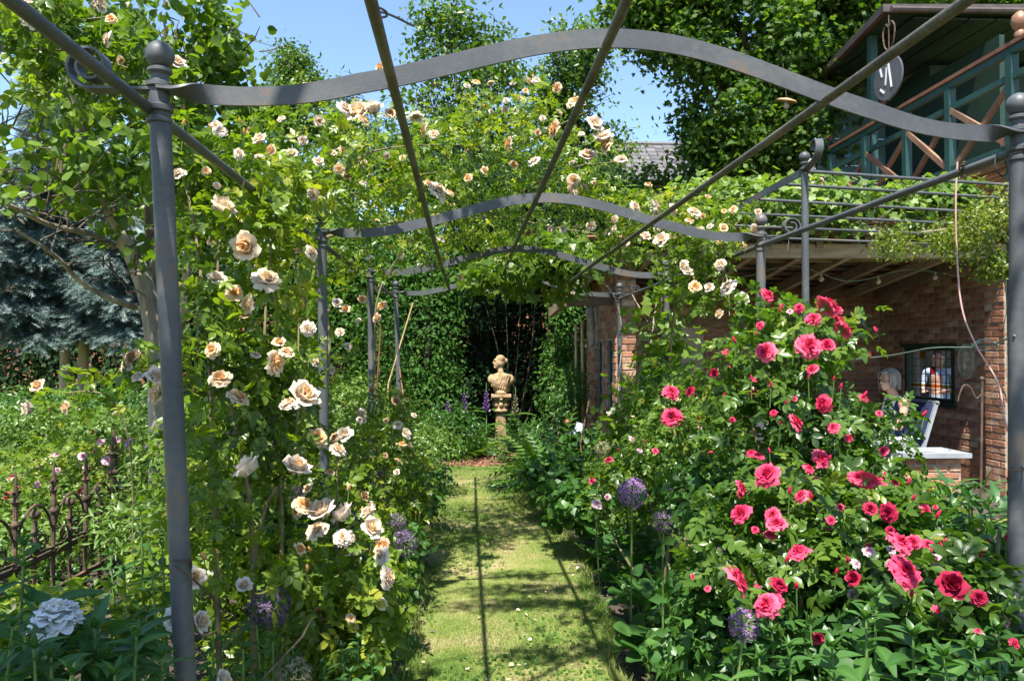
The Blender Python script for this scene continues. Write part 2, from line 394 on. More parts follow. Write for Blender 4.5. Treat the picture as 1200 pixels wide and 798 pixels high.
# ------------------------------------------------------------------ leaf engine (numpy)
def nrmz(a): return a / np.maximum(np.linalg.norm(a, axis=-1, keepdims=True), 1e-9)
def fan(outline, c):   # outline of 2-D points + fold/centre -> verts, tris
    n = len(outline); V = [c] + outline
    return np.array(V, dtype=np.float32), np.array([(0, 1 + i, 1 + (i + 1) % n) for i in range(n)], dtype=np.int32)
TPL = {}
TPL['oval'] = (np.array([(0, 0, 0), (-.27, .42, .07), (0, .46, -.01), (.27, .42, .07), (0, 1, -.10)], dtype=np.float32), np.array([(0, 2, 1), (0, 3, 2), (1, 2, 4), (2, 3, 4)], dtype=np.int32))
TPL['oval8'] = (np.array([(0, 0, 0), (-.22, .22, .05), (.22, .22, .05), (-.28, .55, .06), (.28, .55, .06), (0, 1, -.14), (0, .25, -.02), (0, .6, -.02), (-.15, .83, 0), (.15, .83, 0)], dtype=np.float32),
    np.array([(0, 6, 1), (0, 2, 6), (1, 6, 3), (6, 7, 3), (6, 2, 4), (6, 4, 7), (3, 7, 8), (7, 4, 9), (8, 7, 5), (7, 9, 5)], dtype=np.int32))
TPL['lance'] = (np.array([(0, 0, 0), (-.10, .3, .03), (0, .33, -.01), (.10, .3, .03), (-.085, .65, -.02), (0, .66, -.05), (.085, .65, -.02), (0, 1, -.22)], dtype=np.float32),
    np.array([(0, 2, 1), (0, 3, 2), (1, 2, 5), (1, 5, 4), (2, 3, 6), (2, 6, 5), (4, 5, 7), (5, 6, 7)], dtype=np.int32))
TPL['round'] = fan([(0, 0, 0), (-.30, -.06, .03), (-.50, .25, .07), (-.42, .62, .05), (0, 1.0, -.06), (.42, .62, .05), (.50, .25, .07), (.30, -.06, .03)], (0, .42, -.03))
TPL['maple'] = fan([(0, 0, 0), (-.30, .02, 0), (-.62, .32, -.05), (-.26, .42, .02), (-.36, .80, -.05), (0, .66, .02), (0, 1.05, -.1), (.14, .64, .02), (.36, .80, -.05), (.26, .42, .02), (.62, .32, -.05), (.30, .02, 0)], (0, .40, .0))
TPL['vine'] = fan([(0, .06, 0), (-.32, -.08, .02), (-.46, .22, .05), (-.58, .48, 0), (-.30, .60, .04), (0, 1.0, -.08), (.30, .60, .04), (.58, .48, 0), (.46, .22, .05), (.32, -.08, .02)], (0, .36, -.03))
TPL['blade'] = (np.array([(-.035, 0, 0), (.035, 0, 0), (0, 1, .0)], dtype=np.float32), np.array([(0, 1, 2)], dtype=np.int32))
TPL['blade2'] = (np.array([(-.03, 0, 0), (.03, 0, 0), (-.026, .55, .05), (.026, .55, .05), (0, 1, -.06)], dtype=np.float32), np.array([(0, 1, 3), (0, 3, 2), (2, 3, 4)], dtype=np.int32))
TPL['tri'] = (np.array([(-.13, 0, 0), (.13, 0, 0), (.15, .5, .03), (-.15, .5, .03), (0, 1, 0)], dtype=np.float32), np.array([(0, 1, 2), (0, 2, 3), (3, 2, 4)], dtype=np.int32))
def _spray():
    V, T = [], []
    for i in range(7):        # needles combed along a twig
        t = i / 6; 
        for sx in (-1, 1):
            b = len(V); y = t * .75; V += [(0, y - .03, 0), (0, y + .05, 0), (sx * (.26 - .1 * t), y + .24, .10 * (i % 2))]; T.append((b, b + 1, b + 2))
    b = len(V); V += [(-.04, .7, 0), (.04, .7, 0), (0, 1.05, .03)]; T.append((b, b + 1, b + 2))
    return np.array(V, dtype=np.float32), np.array(T, dtype=np.int32)
TPL['spray'] = _spray()
def _frond():
    V, T = [], []
    for i in range(9):
        t = i / 9; w = .30 * (1 - t) ** .8 * (0.55 + min(1, t * 4) * .45); y = t
        for sx in (-1, 1):
            b = len(V); z = -.35 * t * t
            V += [(0, y, z), (0, y + .07, z), (sx * w, y + .13, z - .05)]; T.append((b, b + 1, b + 2))
    return np.array(V, dtype=np.float32), np.array(T, dtype=np.int32)
TPL['frond'] = _frond()
def leaves_np(tpl, pos, ax, nr, size, tint):
    V, T = TPL[tpl]; n = len(pos); k = len(V)
    ax = nrmz(ax); nr = nrmz(nr - ax * np.sum(nr * ax, -1, keepdims=True)); sd = np.cross(ax, nr)
    size = np.broadcast_to(np.asarray(size, dtype=np.float32), (n,))
    W = (V[None, :, 0, None] * sd[:, None] + V[None, :, 1, None] * ax[:, None] + V[None, :, 2, None] * nr[:, None]) * size[:, None, None] + pos[:, None]
    F = T[None] + (np.arange(n) * k)[:, None, None]
    return W.reshape(-1, 3), F.reshape(-1, 3), np.repeat(tint, k)
def merge(parts):
    V, F, C, b = [], [], [], 0
    for v, f, c in parts:
        V.append(v); F.append(f + b); C.append(c); b += len(v)
    return np.concatenate(V), np.concatenate(F), np.concatenate(C)
_lat = rng.random((32, 32, 32)).astype(np.float32)
def vnoise(p, scale):
    q = p * scale + 100.0; i = np.floor(q).astype(int); f = q - i; f = f * f * (3 - 2 * f); i %= 31
    x, y, z = i.T; fx, fy, fz = f.T
    def L(dx, dy, dz): return _lat[(x + dx), (y + dy), (z + dz)]
    a = L(0, 0, 0) * (1 - fx) + L(1, 0, 0) * fx; b = L(0, 1, 0) * (1 - fx) + L(1, 1, 0) * fx
    c = L(0, 0, 1) * (1 - fx) + L(1, 0, 1) * fx; d = L(0, 1, 1) * (1 - fx) + L(1, 1, 1) * fx
    return (a * (1 - fy) + b * fy) * (1 - fz) + (c * (1 - fy) + d * fy) * fz
def B(px, py, Y, rx, ry, dep):
    """ellipsoid of foliage: photo position, distance, half sizes in photo pixels at that distance, half depth in metres"""
    c = P(px, py, Y); k = Y / FPX
    return (np.array(c), np.array((rx * k, dep, ry * k)))
def in_blobs(blobs, n, gap=.42, gscale=3.0, shell=0.0, weight=None):
    """random points through the ellipsoids' volumes, with holes cut by noise"""
    vol = np.array([b[1][0] * b[1][1] * b[1][2] for b in blobs]) ** .75
    if weight is not None: vol = vol * np.array(weight)
    need, out, outn = n, [], []
    for _ in range(12):
        m = int(need * 2.2) + 50
        w = rng.choice(len(blobs), m, p=vol / vol.sum())
        C = np.array([blobs[i][0] for i in range(len(blobs))])[w]; Rr = np.array([blobs[i][1] for i in range(len(blobs))])[w]
        u = nrmz(rng.normal(size=(m, 3))); r = rng.random(m) ** (1 / 3)
        if shell: r = 1 - (1 - r) * (1 - shell)
        p = C + u * r[:, None] * Rr * (1 + .22 * (vnoise(C + u * 2.0, 1.7)[:, None] - .5) * 2)
        keep = (vnoise(p, gscale) * .65 + vnoise(p, gscale * 2.7) * .35) > gap
        keep &= p[:, 2] > 0.02
        out.append(p[keep]); outn.append(u[keep]); need -= keep.sum()
        if need <= 0: break
    p = np.concatenate(out)[:n]; u = np.concatenate(outn)[:n]
    return p, u
def orient(n, out, up=1.0, outw=.6, rand=.7):
    nr = nrmz(np.array([0, 0, 1.0]) * up + out * outw + rng.normal(size=(n, 3)) * rand)
    ax = rng.normal(size=(n, 3)) + out * .8 + np.array([0, 0, -.35])
    ax = nrmz(ax - nr * np.sum(ax * nr, -1, keepdims=True))
    return ax, nr
def tints(p, spread=.55, scale=1.5):
    return np.clip((vnoise(p, scale) * 1.5 - .25) * (1 - spread) + rng.random(len(p)) * spread + rng.normal(size=len(p)) * .10, 0, 1)
def foliage(name, mat, parent, tpl, blobs, n, size, gap=.42, gscale=3.0, per=1, clump=.0, up=1.0, outw=.6, rand=.7, shell=0.0, weight=None, kind=None, var=.3):
    """n twigs x per leaves scattered through blobs, one mesh"""
    p, u = in_blobs(blobs, n, gap, gscale, shell, weight)
    if per > 1:
        base_t = tints(p)
        p = np.repeat(p, per, 0); u = np.repeat(u, per, 0); p = p + rng.normal(size=p.shape) * clump * np.array([1, 1, .6])
        t = np.clip(np.repeat(base_t, per) * .6 + rng.random(len(p)) * .4, 0, 1)
    else: t = tints(p)
    m = len(p); ax, nr = orient(m, u, up, outw, rand)
    s = size * (1 - var + 2 * var * rng.random(m))
    V, F, C = leaves_np(tpl, p, ax, nr, s, t)
    o = link(name, arr_mesh(name, V, F, C), parent, mat)
    if kind: o["kind"] = kind
    return o
def compound(p, ax, nr, size, t, tpl='oval', pairs=2):
    """rose leaves: a terminal leaflet and pairs of side leaflets on a short stalk"""
    ax = nrmz(ax); nr = nrmz(nr - ax * np.sum(nr * ax, -1, keepdims=True)); sd = np.cross(ax, nr); n = len(p); out = []
    size = np.broadcast_to(size, (n,))[:, None]
    out.append(leaves_np(tpl, p + ax * size * 1.15, ax - nr * .15, nr, size[:, 0] * 1.05, t))
    for k in range(pairs):
        for sx in (-1, 1):
            a = ax * .55 + sd * sx * .85 + nr * .08
            out.append(leaves_np(tpl, p + ax * size * (.45 + .6 * k) * .9, a, nr + rng.normal(size=(n, 3)) * .25, size[:, 0] * (.82 + .12 * k), np.clip(t + rng.normal(size=n) * .07, 0, 1)))
    return out
def rose_foliage(name, mat, parent, blobs, n, size, gap=.42, gscale=4.0, tpl='oval', up=.8, outw=.7, rand=.8, weight=None):
    p, u = in_blobs(blobs, n, gap, gscale, 0, weight)
    ax, nr = orient(len(p), u, up, outw, rand)
    V, F, C = merge(compound(p, ax, nr, size * (.7 + .6 * rng.random(len(p))), tints(p, .6), tpl))
    return link(name, arr_mesh(name, V, F, C), parent, mat), p
def canes(name, parent, paths, r0=.009, r1=.003, mat='cane', n=6):
    for path in paths:
        pts = spline(path, 6); k = len(pts)
        MB().tube(pts, [r0 + (r1 - r0) * i / (k - 1) for i in range(k)], n).build(name, M[mat], parent, smooth=True)

# ================================================================== GROUND
g = MB(); g.add([(-300, -300, 0), (300, -300, 0), (300, 900, 0), (-300, 900, 0)], [(0, 1, 2, 3)])
tag(g.build('ground', M['soil']), 'dark brown garden soil under the beds', 'ground', kind='structure')
def lawn_l(y): return -.40 + .05 * math.sin(y * 1.7 + .6) + .025 * math.sin(y * 5.1) - .02 * max(0, y - 8)
def lawn_r(y): return .80 + .05 * math.sin(y * 1.3) + .03 * math.sin(y * 4.3 + 1) + (.10 if y > 7.5 else .10 * max(0, (y - 6) / 1.5)) - max(0, y - 9.3) * .35
lv, lf = [], []
LY = np.linspace(-1.5, 10.9, 70); LN = 12
for j, y in enumerate(LY):
    for i in range(LN + 1):
        t = i / LN; lv.append((lawn_l(y) * (1 - t) + lawn_r(y) * t, y, .012 if 0 < i < LN else .004))
for j in range(len(LY) - 1):
    for i in range(LN):
        a = j * (LN + 1) + i; lf.append((a, a + 1, a + LN + 2, a + LN + 1))
def lawn_material():
    m, nt, out = new_mat('lawn_turf'); N = nt.nodes; L = nt.links
    tc = N.new("ShaderNodeTexCoord")
    a = N.new("ShaderNodeTexNoise"); a.inputs["Scale"].default_value = 2.2; a.inputs["Detail"].default_value = 5; L.new(tc.outputs["Object"], a.inputs["Vector"])
    b = N.new("ShaderNodeTexNoise"); b.inputs["Scale"].default_value = 70; b.inputs["Detail"].default_value = 3; L.new(tc.outputs["Object"], b.inputs["Vector"])
    s = N.new("ShaderNodeMath"); s.operation = 'MULTIPLY_ADD'; s.inputs[1].default_value = .55; L.new(b.outputs["Fac"], s.inputs[0])
    h = N.new("ShaderNodeMath"); h.operation = 'SUBTRACT'; h.inputs[1].default_value = .27; L.new(a.outputs["Fac"], h.inputs[0]); L.new(h.outputs[0], s.inputs[2])
    r = ramp(nt, [(.28, (.060, .108, .020)), (.43, (.125, .172, .038)), (.55, (.21, .212, .075)), (.66, (.32, .245, .14))], s.outputs[0])
    p = N.new("ShaderNodeBsdfPrincipled"); p.inputs["Roughness"].default_value = .95; p.inputs["Specular IOR Level"].default_value = .1
    bp = N.new("ShaderNodeBump"); bp.inputs["Strength"].default_value = .7; bp.inputs["Distance"].default_value = .02; L.new(b.outputs["Fac"], bp.inputs["Height"]); L.new(bp.outputs[0], p.inputs["Normal"])
    L.new(r.outputs[0], p.inputs["Base Color"]); L.new(p.outputs[0], out.inputs[0]); return m
lm = bpy.data.meshes.new('lawn_path'); lm.from_pydata(lv, [], lf); lm.materials.append(lawn_material())
for nm, x0, x1, y0, y1 in (('lawn_west', -60, -3.5, -20, 90), ('lawn_east', 4.9, 60, -20, 7.2), ('lawn_far', 8.5, 60, 7.2, 90)):
    me_ = bpy.data.meshes.new(nm); me_.from_pydata([(x0, y0, .004), (x1, y0, .004), (x1, y1, .004), (x0, y1, .004)], [], [(0, 1, 2, 3)]); me_.materials.append(lm.materials[0])
    tag(link(nm, me_), 'mown lawn beyond the flower beds', 'lawn', kind='structure')
tag(link('lawn_path', lm), 'sunlit mown grass path leading under the arbor', 'lawn', kind='structure')
def grass_blades(n):
    y = 2.6 + 8.2 * rng.random(n) ** 1.55; t = rng.random(n) * 1.04 - .02
    x = np.array([lawn_l(a) for a in y]) * (1 - t) + np.array([lawn_r(a) for a in y]) * t
    p = np.stack([x, y, np.full(n, .008)], 1)
    patch = vnoise(p, 2.3)
    keep = patch + rng.random(n) * .45 > .42; p = p[keep]; patch = patch[keep]; n = len(p)
    ax = nrmz(np.array([0, 0, .75]) + rng.normal(size=(n, 3)) * .55); ax[:, 2] = np.abs(ax[:, 2])
    nr = rng.normal(size=(n, 3)); s = (.013 + .019 * rng.random(n)) * (1 + .06 * p[:, 1])
    edge = np.minimum(t[keep], 1 - t[keep]) < .05; s = np.where(edge, s * 1.9, s)
    V, F, C = leaves_np('blade', p, ax, nr, s, np.clip(1.15 - patch + rng.normal(size=n) * .2, 0, 1) * .9)
    V = V.reshape(n, 3, 3); c = V.mean(1, keepdims=True); V = (V - c) * np.array([1.0, 1.0, 1.0]) + c
    return arr_mesh('grass', V.reshape(-1, 3), F, C)
tag(link('grass', grass_blades(200000), None, M['grass']), 'short yellowish green grass blades on the path', 'grass', kind='stuff')
mv, mf = [], []
MC = P(556, 547, 11.3); MC.z = .004
for k in range(28):
    a = 2 * math.pi * k / 28; mv.append((MC.x + 1.0 * math.cos(a) * (1 + .1 * math.sin(3 * a)), 11.6 + .85 * math.sin(a), .008))
mm = bpy.data.meshes.new('mulch_bed'); mm.from_pydata(mv, [], [tuple(range(28))]); mm.materials.append(M['mulch'])
tag(link('mulch_bed', mm), 'reddish bark mulch patch at the far end of the grass path', 'mulch', kind='structure')
n = 2600; a = rng.random(n) * 6.283; r = np.sqrt(rng.random(n)); p = np.stack([MC.x + r * np.cos(a) * 1.0, 11.6 + r * np.sin(a) * .85, .012 + .02 * rng.random(n)], 1)
V, F, C = leaves_np('tri', p, nrmz(rng.normal(size=(n, 3)) * np.array([1, 1, .3])), np.array([0, 0, 1.0]) + rng.normal(size=(n, 3)) * .4, .04 + .03 * rng.random(n), rng.random(n))
tag(link('bark_chips', arr_mesh('bark_chips', V, F, C), None, M['mulch']), 'loose reddish bark chips strewn on the mulch patch', 'bark chips', kind='stuff')

# ================================================================== ROSE ARBOR (grey iron, four arches)
Z3 = Vector((0, 0, 1)); Y3 = Vector((0, 1, 0))
def post_line(top, bot):
    t, b = Vector(top), Vector(bot); d = b - t; return t, t + d * (t.z / (t.z - b.z))
AR = [  # left top, left low, right top, right low (photo pixel, distance)
    (P(187, 120, 2.05), P(217, 790, 2.05), P(1194, 168, 2.36), P(1191, 790, 2.36)),
    (P(377, 278, 4.28), P(383, 745, 4.28), P(892, 283, 4.42), P(890, 500, 4.42)),
    (P(434, 322, 6.35), P(437, 620, 6.35), P(781, 326, 6.45), P(781, 480, 6.45)),
    (P(464, 346, 8.60), P(471, 582, 8.60), P(726, 348, 8.65), P(727, 480, 8.65))]
arbor = thing('rose_arbor', 'long dark grey iron rose arbor with four curved arches over the grass path', 'arbor', (.4, 2.1, 0))
def finial(mb, c, r):
    mb.lathe([(r * .62, -.9 * r), (r * .95, -.75 * r), (r * .95, -.45 * r), (r * .58, -.30 * r), (r * .58, .15 * r), (r * .86, .35 * r), (r * .86, .55 * r), (r * .5, .75 * r)], c, 14)
    mb.ball(c + Vector((0, 0, r * 1.62)), r, 18, 12)
def scroll_pts(o, sx, run, rad):
    """flat bar leaving the post sideways and curling up into a scroll"""
    pts = [o + Vector((sx * run * k / 4, 0, 0)) for k in range(5)]; c = o + Vector((sx * run, 0, rad)); turns = 1.55
    for k in range(1, 26):
        t = k / 25; a = -math.pi / 2 + turns * 2 * math.pi * t * sx * 1.0; rr = rad * (1 - .62 * t)
        pts.append(c + Vector((math.cos(a) * rr, 0, math.sin(a) * rr)))
    return pts
def flat_ribbon(mb, pts, half, thick):
    ns = []
    for i in range(len(pts)):
        d = (pts[min(i + 1, len(pts) - 1)] - pts[max(i - 1, 0)]).normalized(); ns.append(Y3.cross(d).normalized())
    mb.ribbon(pts, [Y3] * len(pts), ns, half, thick)
RAILX = [0, .235, .47, .735, 1]
rail_pts = [[] for _ in range(5)]
def bell(s): return max(0, (1 - math.cos(2 * math.pi * min(max(s, 0), 1))) / 2) ** 1.5
for k, (lt, lb, rt, rb) in enumerate(AR):
    tops = []
    for t, b in ((lt, lb), (rt, rb)):
        t, b = post_line(t, b); tops.append(t); r = .0265
        po = MB().tube([b, b.lerp(t, .5), t + (t - b).normalized() * .03], r, 16).build('post', M['iron_grey'], arbor, smooth=True)
        f = MB(); finial(f, t + Vector((0, 0, .065)), .0365); f.build('ball_finial', M['iron_grey'], po, smooth=True)
        cl = MB(); cl.lathe([(r, -.005), (r * 1.3, 0), (r * 1.3, .012), (r, .017)], t - Vector((0, 0, .025)), 14)
        cl.lathe([(r, -.004), (r * 1.22, 0), (r * 1.22, .008), (r, .012)], t - Vector((0, 0, .055)), 14); cl.build('collar', M['iron_grey'], po, smooth=True)
    a, b = tops[0] + Vector((0, 0, .03)), tops[1] + Vector((0, 0, .03)); ppts, ws, ns = [], [], []
    h = (.215, .205, .20, .20)[k]
    for i in range(141):
        s = i / 140; p = a.lerp(b, s); p.z += h * bell(s) - .012 * math.sin(math.pi * min(1, s * 5)) * (s < .2) - .012 * math.sin(math.pi * min(1, (1 - s) * 5)) * (s > .8)
        q = a.lerp(b, min(1, s + .01)); q.z += h * bell(s + .01); d = (q - p)
        if d.length < 1e-5: d = b - a
        d.normalize(); tw = min(1, max(0, min(s, 1 - s) - .010) / .05); tw = tw * tw * (3 - 2 * tw)
        side = (b - a).normalized().cross(Z3).normalized(); up = side.cross(d).normalized()
        if up.z < 0: up = -up
        w = (up * math.sin(tw * math.pi / 2) + side * math.cos(tw * math.pi / 2)).normalized(); nn = d.cross(w).normalized()
        ppts.append(p + side * (.012)); ws.append(w); ns.append(nn)
    arch = MB().ribbon(ppts, ws, ns, .0275, .008).build('arch', M['iron_grey'], arbor, smooth=True, angle=50)
    for o, sx in ((a, -1), (b, 1)):
        mb = MB(); flat_ribbon(mb, scroll_pts(o, sx, .175, .058), .0235, .007); mb.build('scroll', M['iron_grey'], arch)
    for j, s in enumerate(RAILX):
        p = a.lerp(b, s); p.z += h * bell(s) - (.052 if j in (0, 4) else .022)
        if j == 0: p.x -= .022
        if j == 4: p.x += .004
        rail_pts[j].append(p)
        if 0 < j < 4: MB().lathe([(.011, 0), (.011, .006), (.006, .010)], p + Vector((0, -.002, .036)), 6, (0, -1, 0)).build('bolt', M['rail_iron'], arch)
for j in range(5):
    pts = rail_pts[j]; d = (pts[1] - pts[0]) / (pts[1].y - pts[0].y)
    start = pts[0] - d * (pts[0].y + .15)
    MB().tube([start] + pts + [pts[-1] + Vector((0, .12, 0))], .0145 if j else .0155, 10).build('rail', M['rail_iron' if 0 < j < 4 else 'iron_grey'], arbor, smooth=True)

# ================================================================== TERRACE PERGOLA (second iron frame with cross rails)
terr = thing('terrace_pergola', 'tall grey iron pergola with parallel cross rails in front of the brick shed', 'pergola', (P(945, 520, 5.0).x, 5.0, 0))
pt = P(943, 204, 5.0); pb = Vector((P(945, 500, 5.0).x, 5.0, 0))
tp = MB().tube([pb, pt], .0235, 14).build('post', M['iron_grey'], terr, smooth=True)
f = MB(); finial(f, pt + Vector((0, 0, .055)), .036); f.build('ball_finial', M['iron_grey'], tp, smooth=True)
band = [pt + Vector((0, 0, .02)), P(905, 221, 5.55), P(868, 242, 6.15), P(838, 262, 6.9), P(800, 285, 7.8), P(770, 306, 8.7)]
bs = spline(band, 8); mb = MB(); ws, ns = [], []
for i in range(len(bs)):
    d = (bs[min(i + 1, len(bs) - 1)] - bs[max(i - 1, 0)]).normalized(); w = Vector((1, 0, 0)); w = (w - d * w.dot(d)).normalized(); ns.append(w); ws.append(d.cross(w).normalized())
ab = mb.ribbon(bs, ws, ns, .026, .008).build('arch', M['iron_grey'], terr)
sp = [pt + Vector((0, 0, .02)) + Vector((.004, -.12 * t, .03 * t)) for t in (0, .5, 1)]
cc = sp[-1] + Vector((0, -.0, .085)); 
for k in range(1, 24):
    t = k / 23; aa = -math.pi / 2 - 2.4 * math.pi * t * .62; rr = .085 * (1 - .45 * t); sp.append(cc + Vector((.03 * t, math.cos(aa) * rr, math.sin(aa) * rr)))
mb = MB(); wv = [Vector((1, 0, 0))] * len(sp); nv = []
for i in range(len(sp)):
    d = (sp[min(i + 1, len(sp) - 1)] - sp[max(i - 1, 0)]).normalized(); nv.append(d.cross(Vector((1, 0, 0))).normalized())
mb.ribbon(sp, wv, nv, .026, .008).build('scroll', M['iron_grey'], ab)
for (x0, y0, x1, y1, Y0, Y1) in ((945, 201, 1182, 217, 5.02, 5.45), (917, 216, 1172, 232, 5.4, 5.85), (890, 234, 1150, 249, 5.8, 6.25), (866, 250, 1160, 264, 6.25, 6.7), (846, 264, 1140, 276, 6.7, 7.1), (826, 276, 1120, 287, 7.2, 7.6)):
    MB().tube([P(x0, y0, Y0), P(x1, y1, Y1)], .0115, 10).build('rail', M['iron_grey'], terr, smooth=True)
fp = P(1183, 217, 5.45)
MB().tube([(fp.x, fp.y, 0), fp + Vector((0, 0, .02))], .0235, 12).build('post', M['iron_grey'], terr, smooth=True)

# ================================================================== BRICK SHED (open-fronted pavilion)
shed = thing('brick_shed', 'open-fronted red brick garden shed with timber roof behind the roses', 'shed', (1.7, 9.2, 0))
BL, BH, GAP = .235, .066, .0115
brick_me = [rounded_box_mesh('brick', (BL * (1 - .02 * i), .05, BH * (1 - .03 * i)), .006, M['brick']) for i in range(3)]
half_me = rounded_box_mesh('brick', (BL * .46, .05, BH), .006, M['brick'])
def brick_wall(parent, o, u, length, z0, z1, nrm, thick=.24, holes=(), single=lambda t, z: True, name='wall', top=None):
    """mortar core with real bricks proud of it; bricks outside 'single' are joined in one part"""
    o, u, nrm = Vector(o), Vector(u), Vector(nrm)
    core = MB()
    xs = sorted({0, length, *[h[0] for h in holes], *[h[1] for h in holes]}); zs = sorted({z0, z1, *[h[2] for h in holes], *[h[3] for h in holes]})
    R_ = Matrix((u, -nrm, Z3)).transposed()
    for i in range(len(xs) - 1):
        for j in range(len(zs) - 1):
            cx, cz = (xs[i] + xs[i + 1]) / 2, (zs[j] + zs[j + 1]) / 2
            if any(h[0] < cx < h[1] and h[2] < cz < h[3] for h in holes): continue
            core.box(o + u * cx - nrm * thick / 2 + Vector((0, 0, cz)), (xs[i + 1] - xs[i], thick, zs[j + 1] - zs[j]), R_)
    w = core.build(name, M['mortar'], parent)
    rest = MB(); row = 0; z = z0 + BH / 2 + .004; ang = math.atan2(u.y, u.x)
    while z + BH / 2 < z1 + .01:
        x = 0 if row % 2 == 0 else -(BL + GAP) / 2
        while x < length - .02:
            a, b = max(0, x), min(length, x + BL); x += BL + GAP
            if b - a < .05: continue
            c = (a + b) / 2
            if any(h[0] - .01 < c < h[1] + .01 and h[2] - .02 < z < h[3] + .02 for h in holes): continue
            clash = [h for h in holes if h[2] - .02 < z < h[3] + .02 and not (b <= h[0] or a >= h[1])]
            for h in clash:
                if c < h[0]: b = min(b, h[0])
                else: a = max(a, h[1])
            if b - a < .05: continue
            c = (a + b) / 2; jit = rnd.uniform(-.003, .004)
            pos = o + u * c + nrm * (-.017 + jit) + Vector((0, 0, z + rnd.uniform(-.002, .002)))
            if single(c, z):
                me = rnd.choice(brick_me); k = (b - a) / BL
                link('brick', me, w, None, pos, (0, rnd.uniform(-.008, .008), ang + rnd.uniform(-.01, .01)), (k, 1, 1))
            else: rest.box(pos, ((b - a), .05, BH), R_)
        z += BH + GAP; row += 1
    if rest.v:
        r = rest.build('brick_course', M['brick'], w); r["kind"] = "stuff"
    return w
XW, YF, YB, XE = 1.72, 9.2, 11.15, 6.05
# west wall with two narrow windows, corner pillar, back wall, east wall with leaded window
ww = brick_wall(shed, (XW, 11.6, 0), (0, -1, 0), 2.4, 0, 2.72, (-1, 0, 0), holes=((1.0, 1.36, .86, 1.76), (1.78, 2.14, .86, 1.76)), single=lambda t, z: z > .62, name='side_wall')
pil = brick_wall(shed, (XW + .003, YF - .003, 0), (1, 0, 0), .235, 0, 2.72, (0, -1, 0), thick=.235, name='corner_pillar', single=lambda t, z: z > .3)
bw = brick_wall(shed, (XW + .24, YB, 0), (1, 0, 0), XE - XW - .24, 0, 2.60, (0, -1, 0), name='back_wall', single=lambda t, z: 1.2 < z < 2.25)
WY0, WY1, WZ0, WZ1 = 9.38, 10.50, .96, 1.68
ew = brick_wall(shed, (XE, YB, 0), (0, -1, 0), YB - 8.62, 0, 2.85, (-1, 0, 0), holes=((YB - WY1, YB - WY0, WZ0, WZ1),), single=lambda t, z: z > .42, name='end_wall')
bp2 = brick_wall(shed, (XE - .13, 8.615, 0), (0, -1, 0), .33, 0, 2.6, (-1, 0, 0), thick=.36, name='end_pilaster', single=lambda t, z: z > .3)
for y0, y1 in ((11.6 - 1.36, 11.6 - 1.0), (11.6 - 2.14, 11.6 - 1.78)):
    wf = MB(); e = .035
    wf.bar((XW + .06, y0 + e / 2, .86), (XW + .06, y0 + e / 2, 1.76), .05, e, (0, 1, 0)); wf.bar((XW + .06, y1 - e / 2, .86), (XW + .06, y1 - e / 2, 1.76), .05, e, (0, 1, 0))
    wf.bar((XW + .06, y0 + e, .88), (XW + .06, y1 - e, .88), .05, e); wf.bar((XW + .06, y0 + e, 1.74), (XW + .06, y1 - e, 1.74), .05, e); wf.bar((XW + .06, y0 + e, 1.32), (XW + .06, y1 - e, 1.32), .04, .025)
    wf = wf.build('window', M['teal_paint'], shed)
    MB().box((XW + .075, (y0 + y1) / 2, 1.31), (.006, y1 - y0 - .05, .84)).build('pane', M['glass_dark'], wf)
    MB().box((XW - .02, (y0 + y1) / 2, .845), (.10, y1 - y0 + .06, .03)).build('sill', M['stone_grey'], wf)
# leaded stained-glass window
wf = MB(); fx = XE + .05; t = .05
wf.box((fx, WY0 + t / 2, (WZ0 + WZ1) / 2), (.11, t, WZ1 - WZ0)); wf.box((fx, WY1 - t / 2, (WZ0 + WZ1) / 2), (.11, t, WZ1 - WZ0))
wf.box((fx, (WY0 + WY1) / 2, WZ0 + t / 2), (.108, WY1 - WY0 - 2 * t, t)); wf.box((fx, (WY0 + WY1) / 2, WZ1 - t / 2), (.108, WY1 - WY0 - 2 * t, t))
wf.box((XE - .016, (WY0 + WY1) / 2, WZ0 - .028), (.05, WY1 - WY0 + .1, .05)); wf.box((XE - .016, (WY0 + WY1) / 2, WZ1 + .028), (.05, WY1 - WY0 + .1, .05))
leadwin = wf.build('window', M['dark_green_paint'], shed); leadwin["label"] = 'leaded stained-glass window in a dark green frame'
ny, nz = 9, 6; y0, y1, z0, z1 = WY0 + t, WY1 - t, WZ0 + t, WZ1 - t; dy, dz = (y1 - y0) / ny, (z1 - z0) / nz
for i in range(ny):
    for j in range(nz):
        gm = 'glass_clear'
        if j == 1: gm = 'glass_amber'
        if j == nz - 1 and i == 6: gm = 'glass_amber'
        if (i, j) == (4, 3): gm = 'glass_red'
        MB().box((fx + .01, y0 + (i + .5) * dy, z0 + (j + .5) * dz), (.005, dy - .008, dz - .008 if j != 1 else dz * .35)).build('pane', M[gm], leadwin)
for i in range(1, ny): MB().box((fx + .01, y0 + i * dy, (z0 + z1) / 2), (.012, .008, z1 - z0)).build('lead_bar', M['lead'], leadwin)
for j in range(1, nz): MB().box((fx + .01, (y0 + y1) / 2, z0 + j * dz), (.010, y1 - y0, .0075)).build('lead_bar', M['lead'], leadwin)
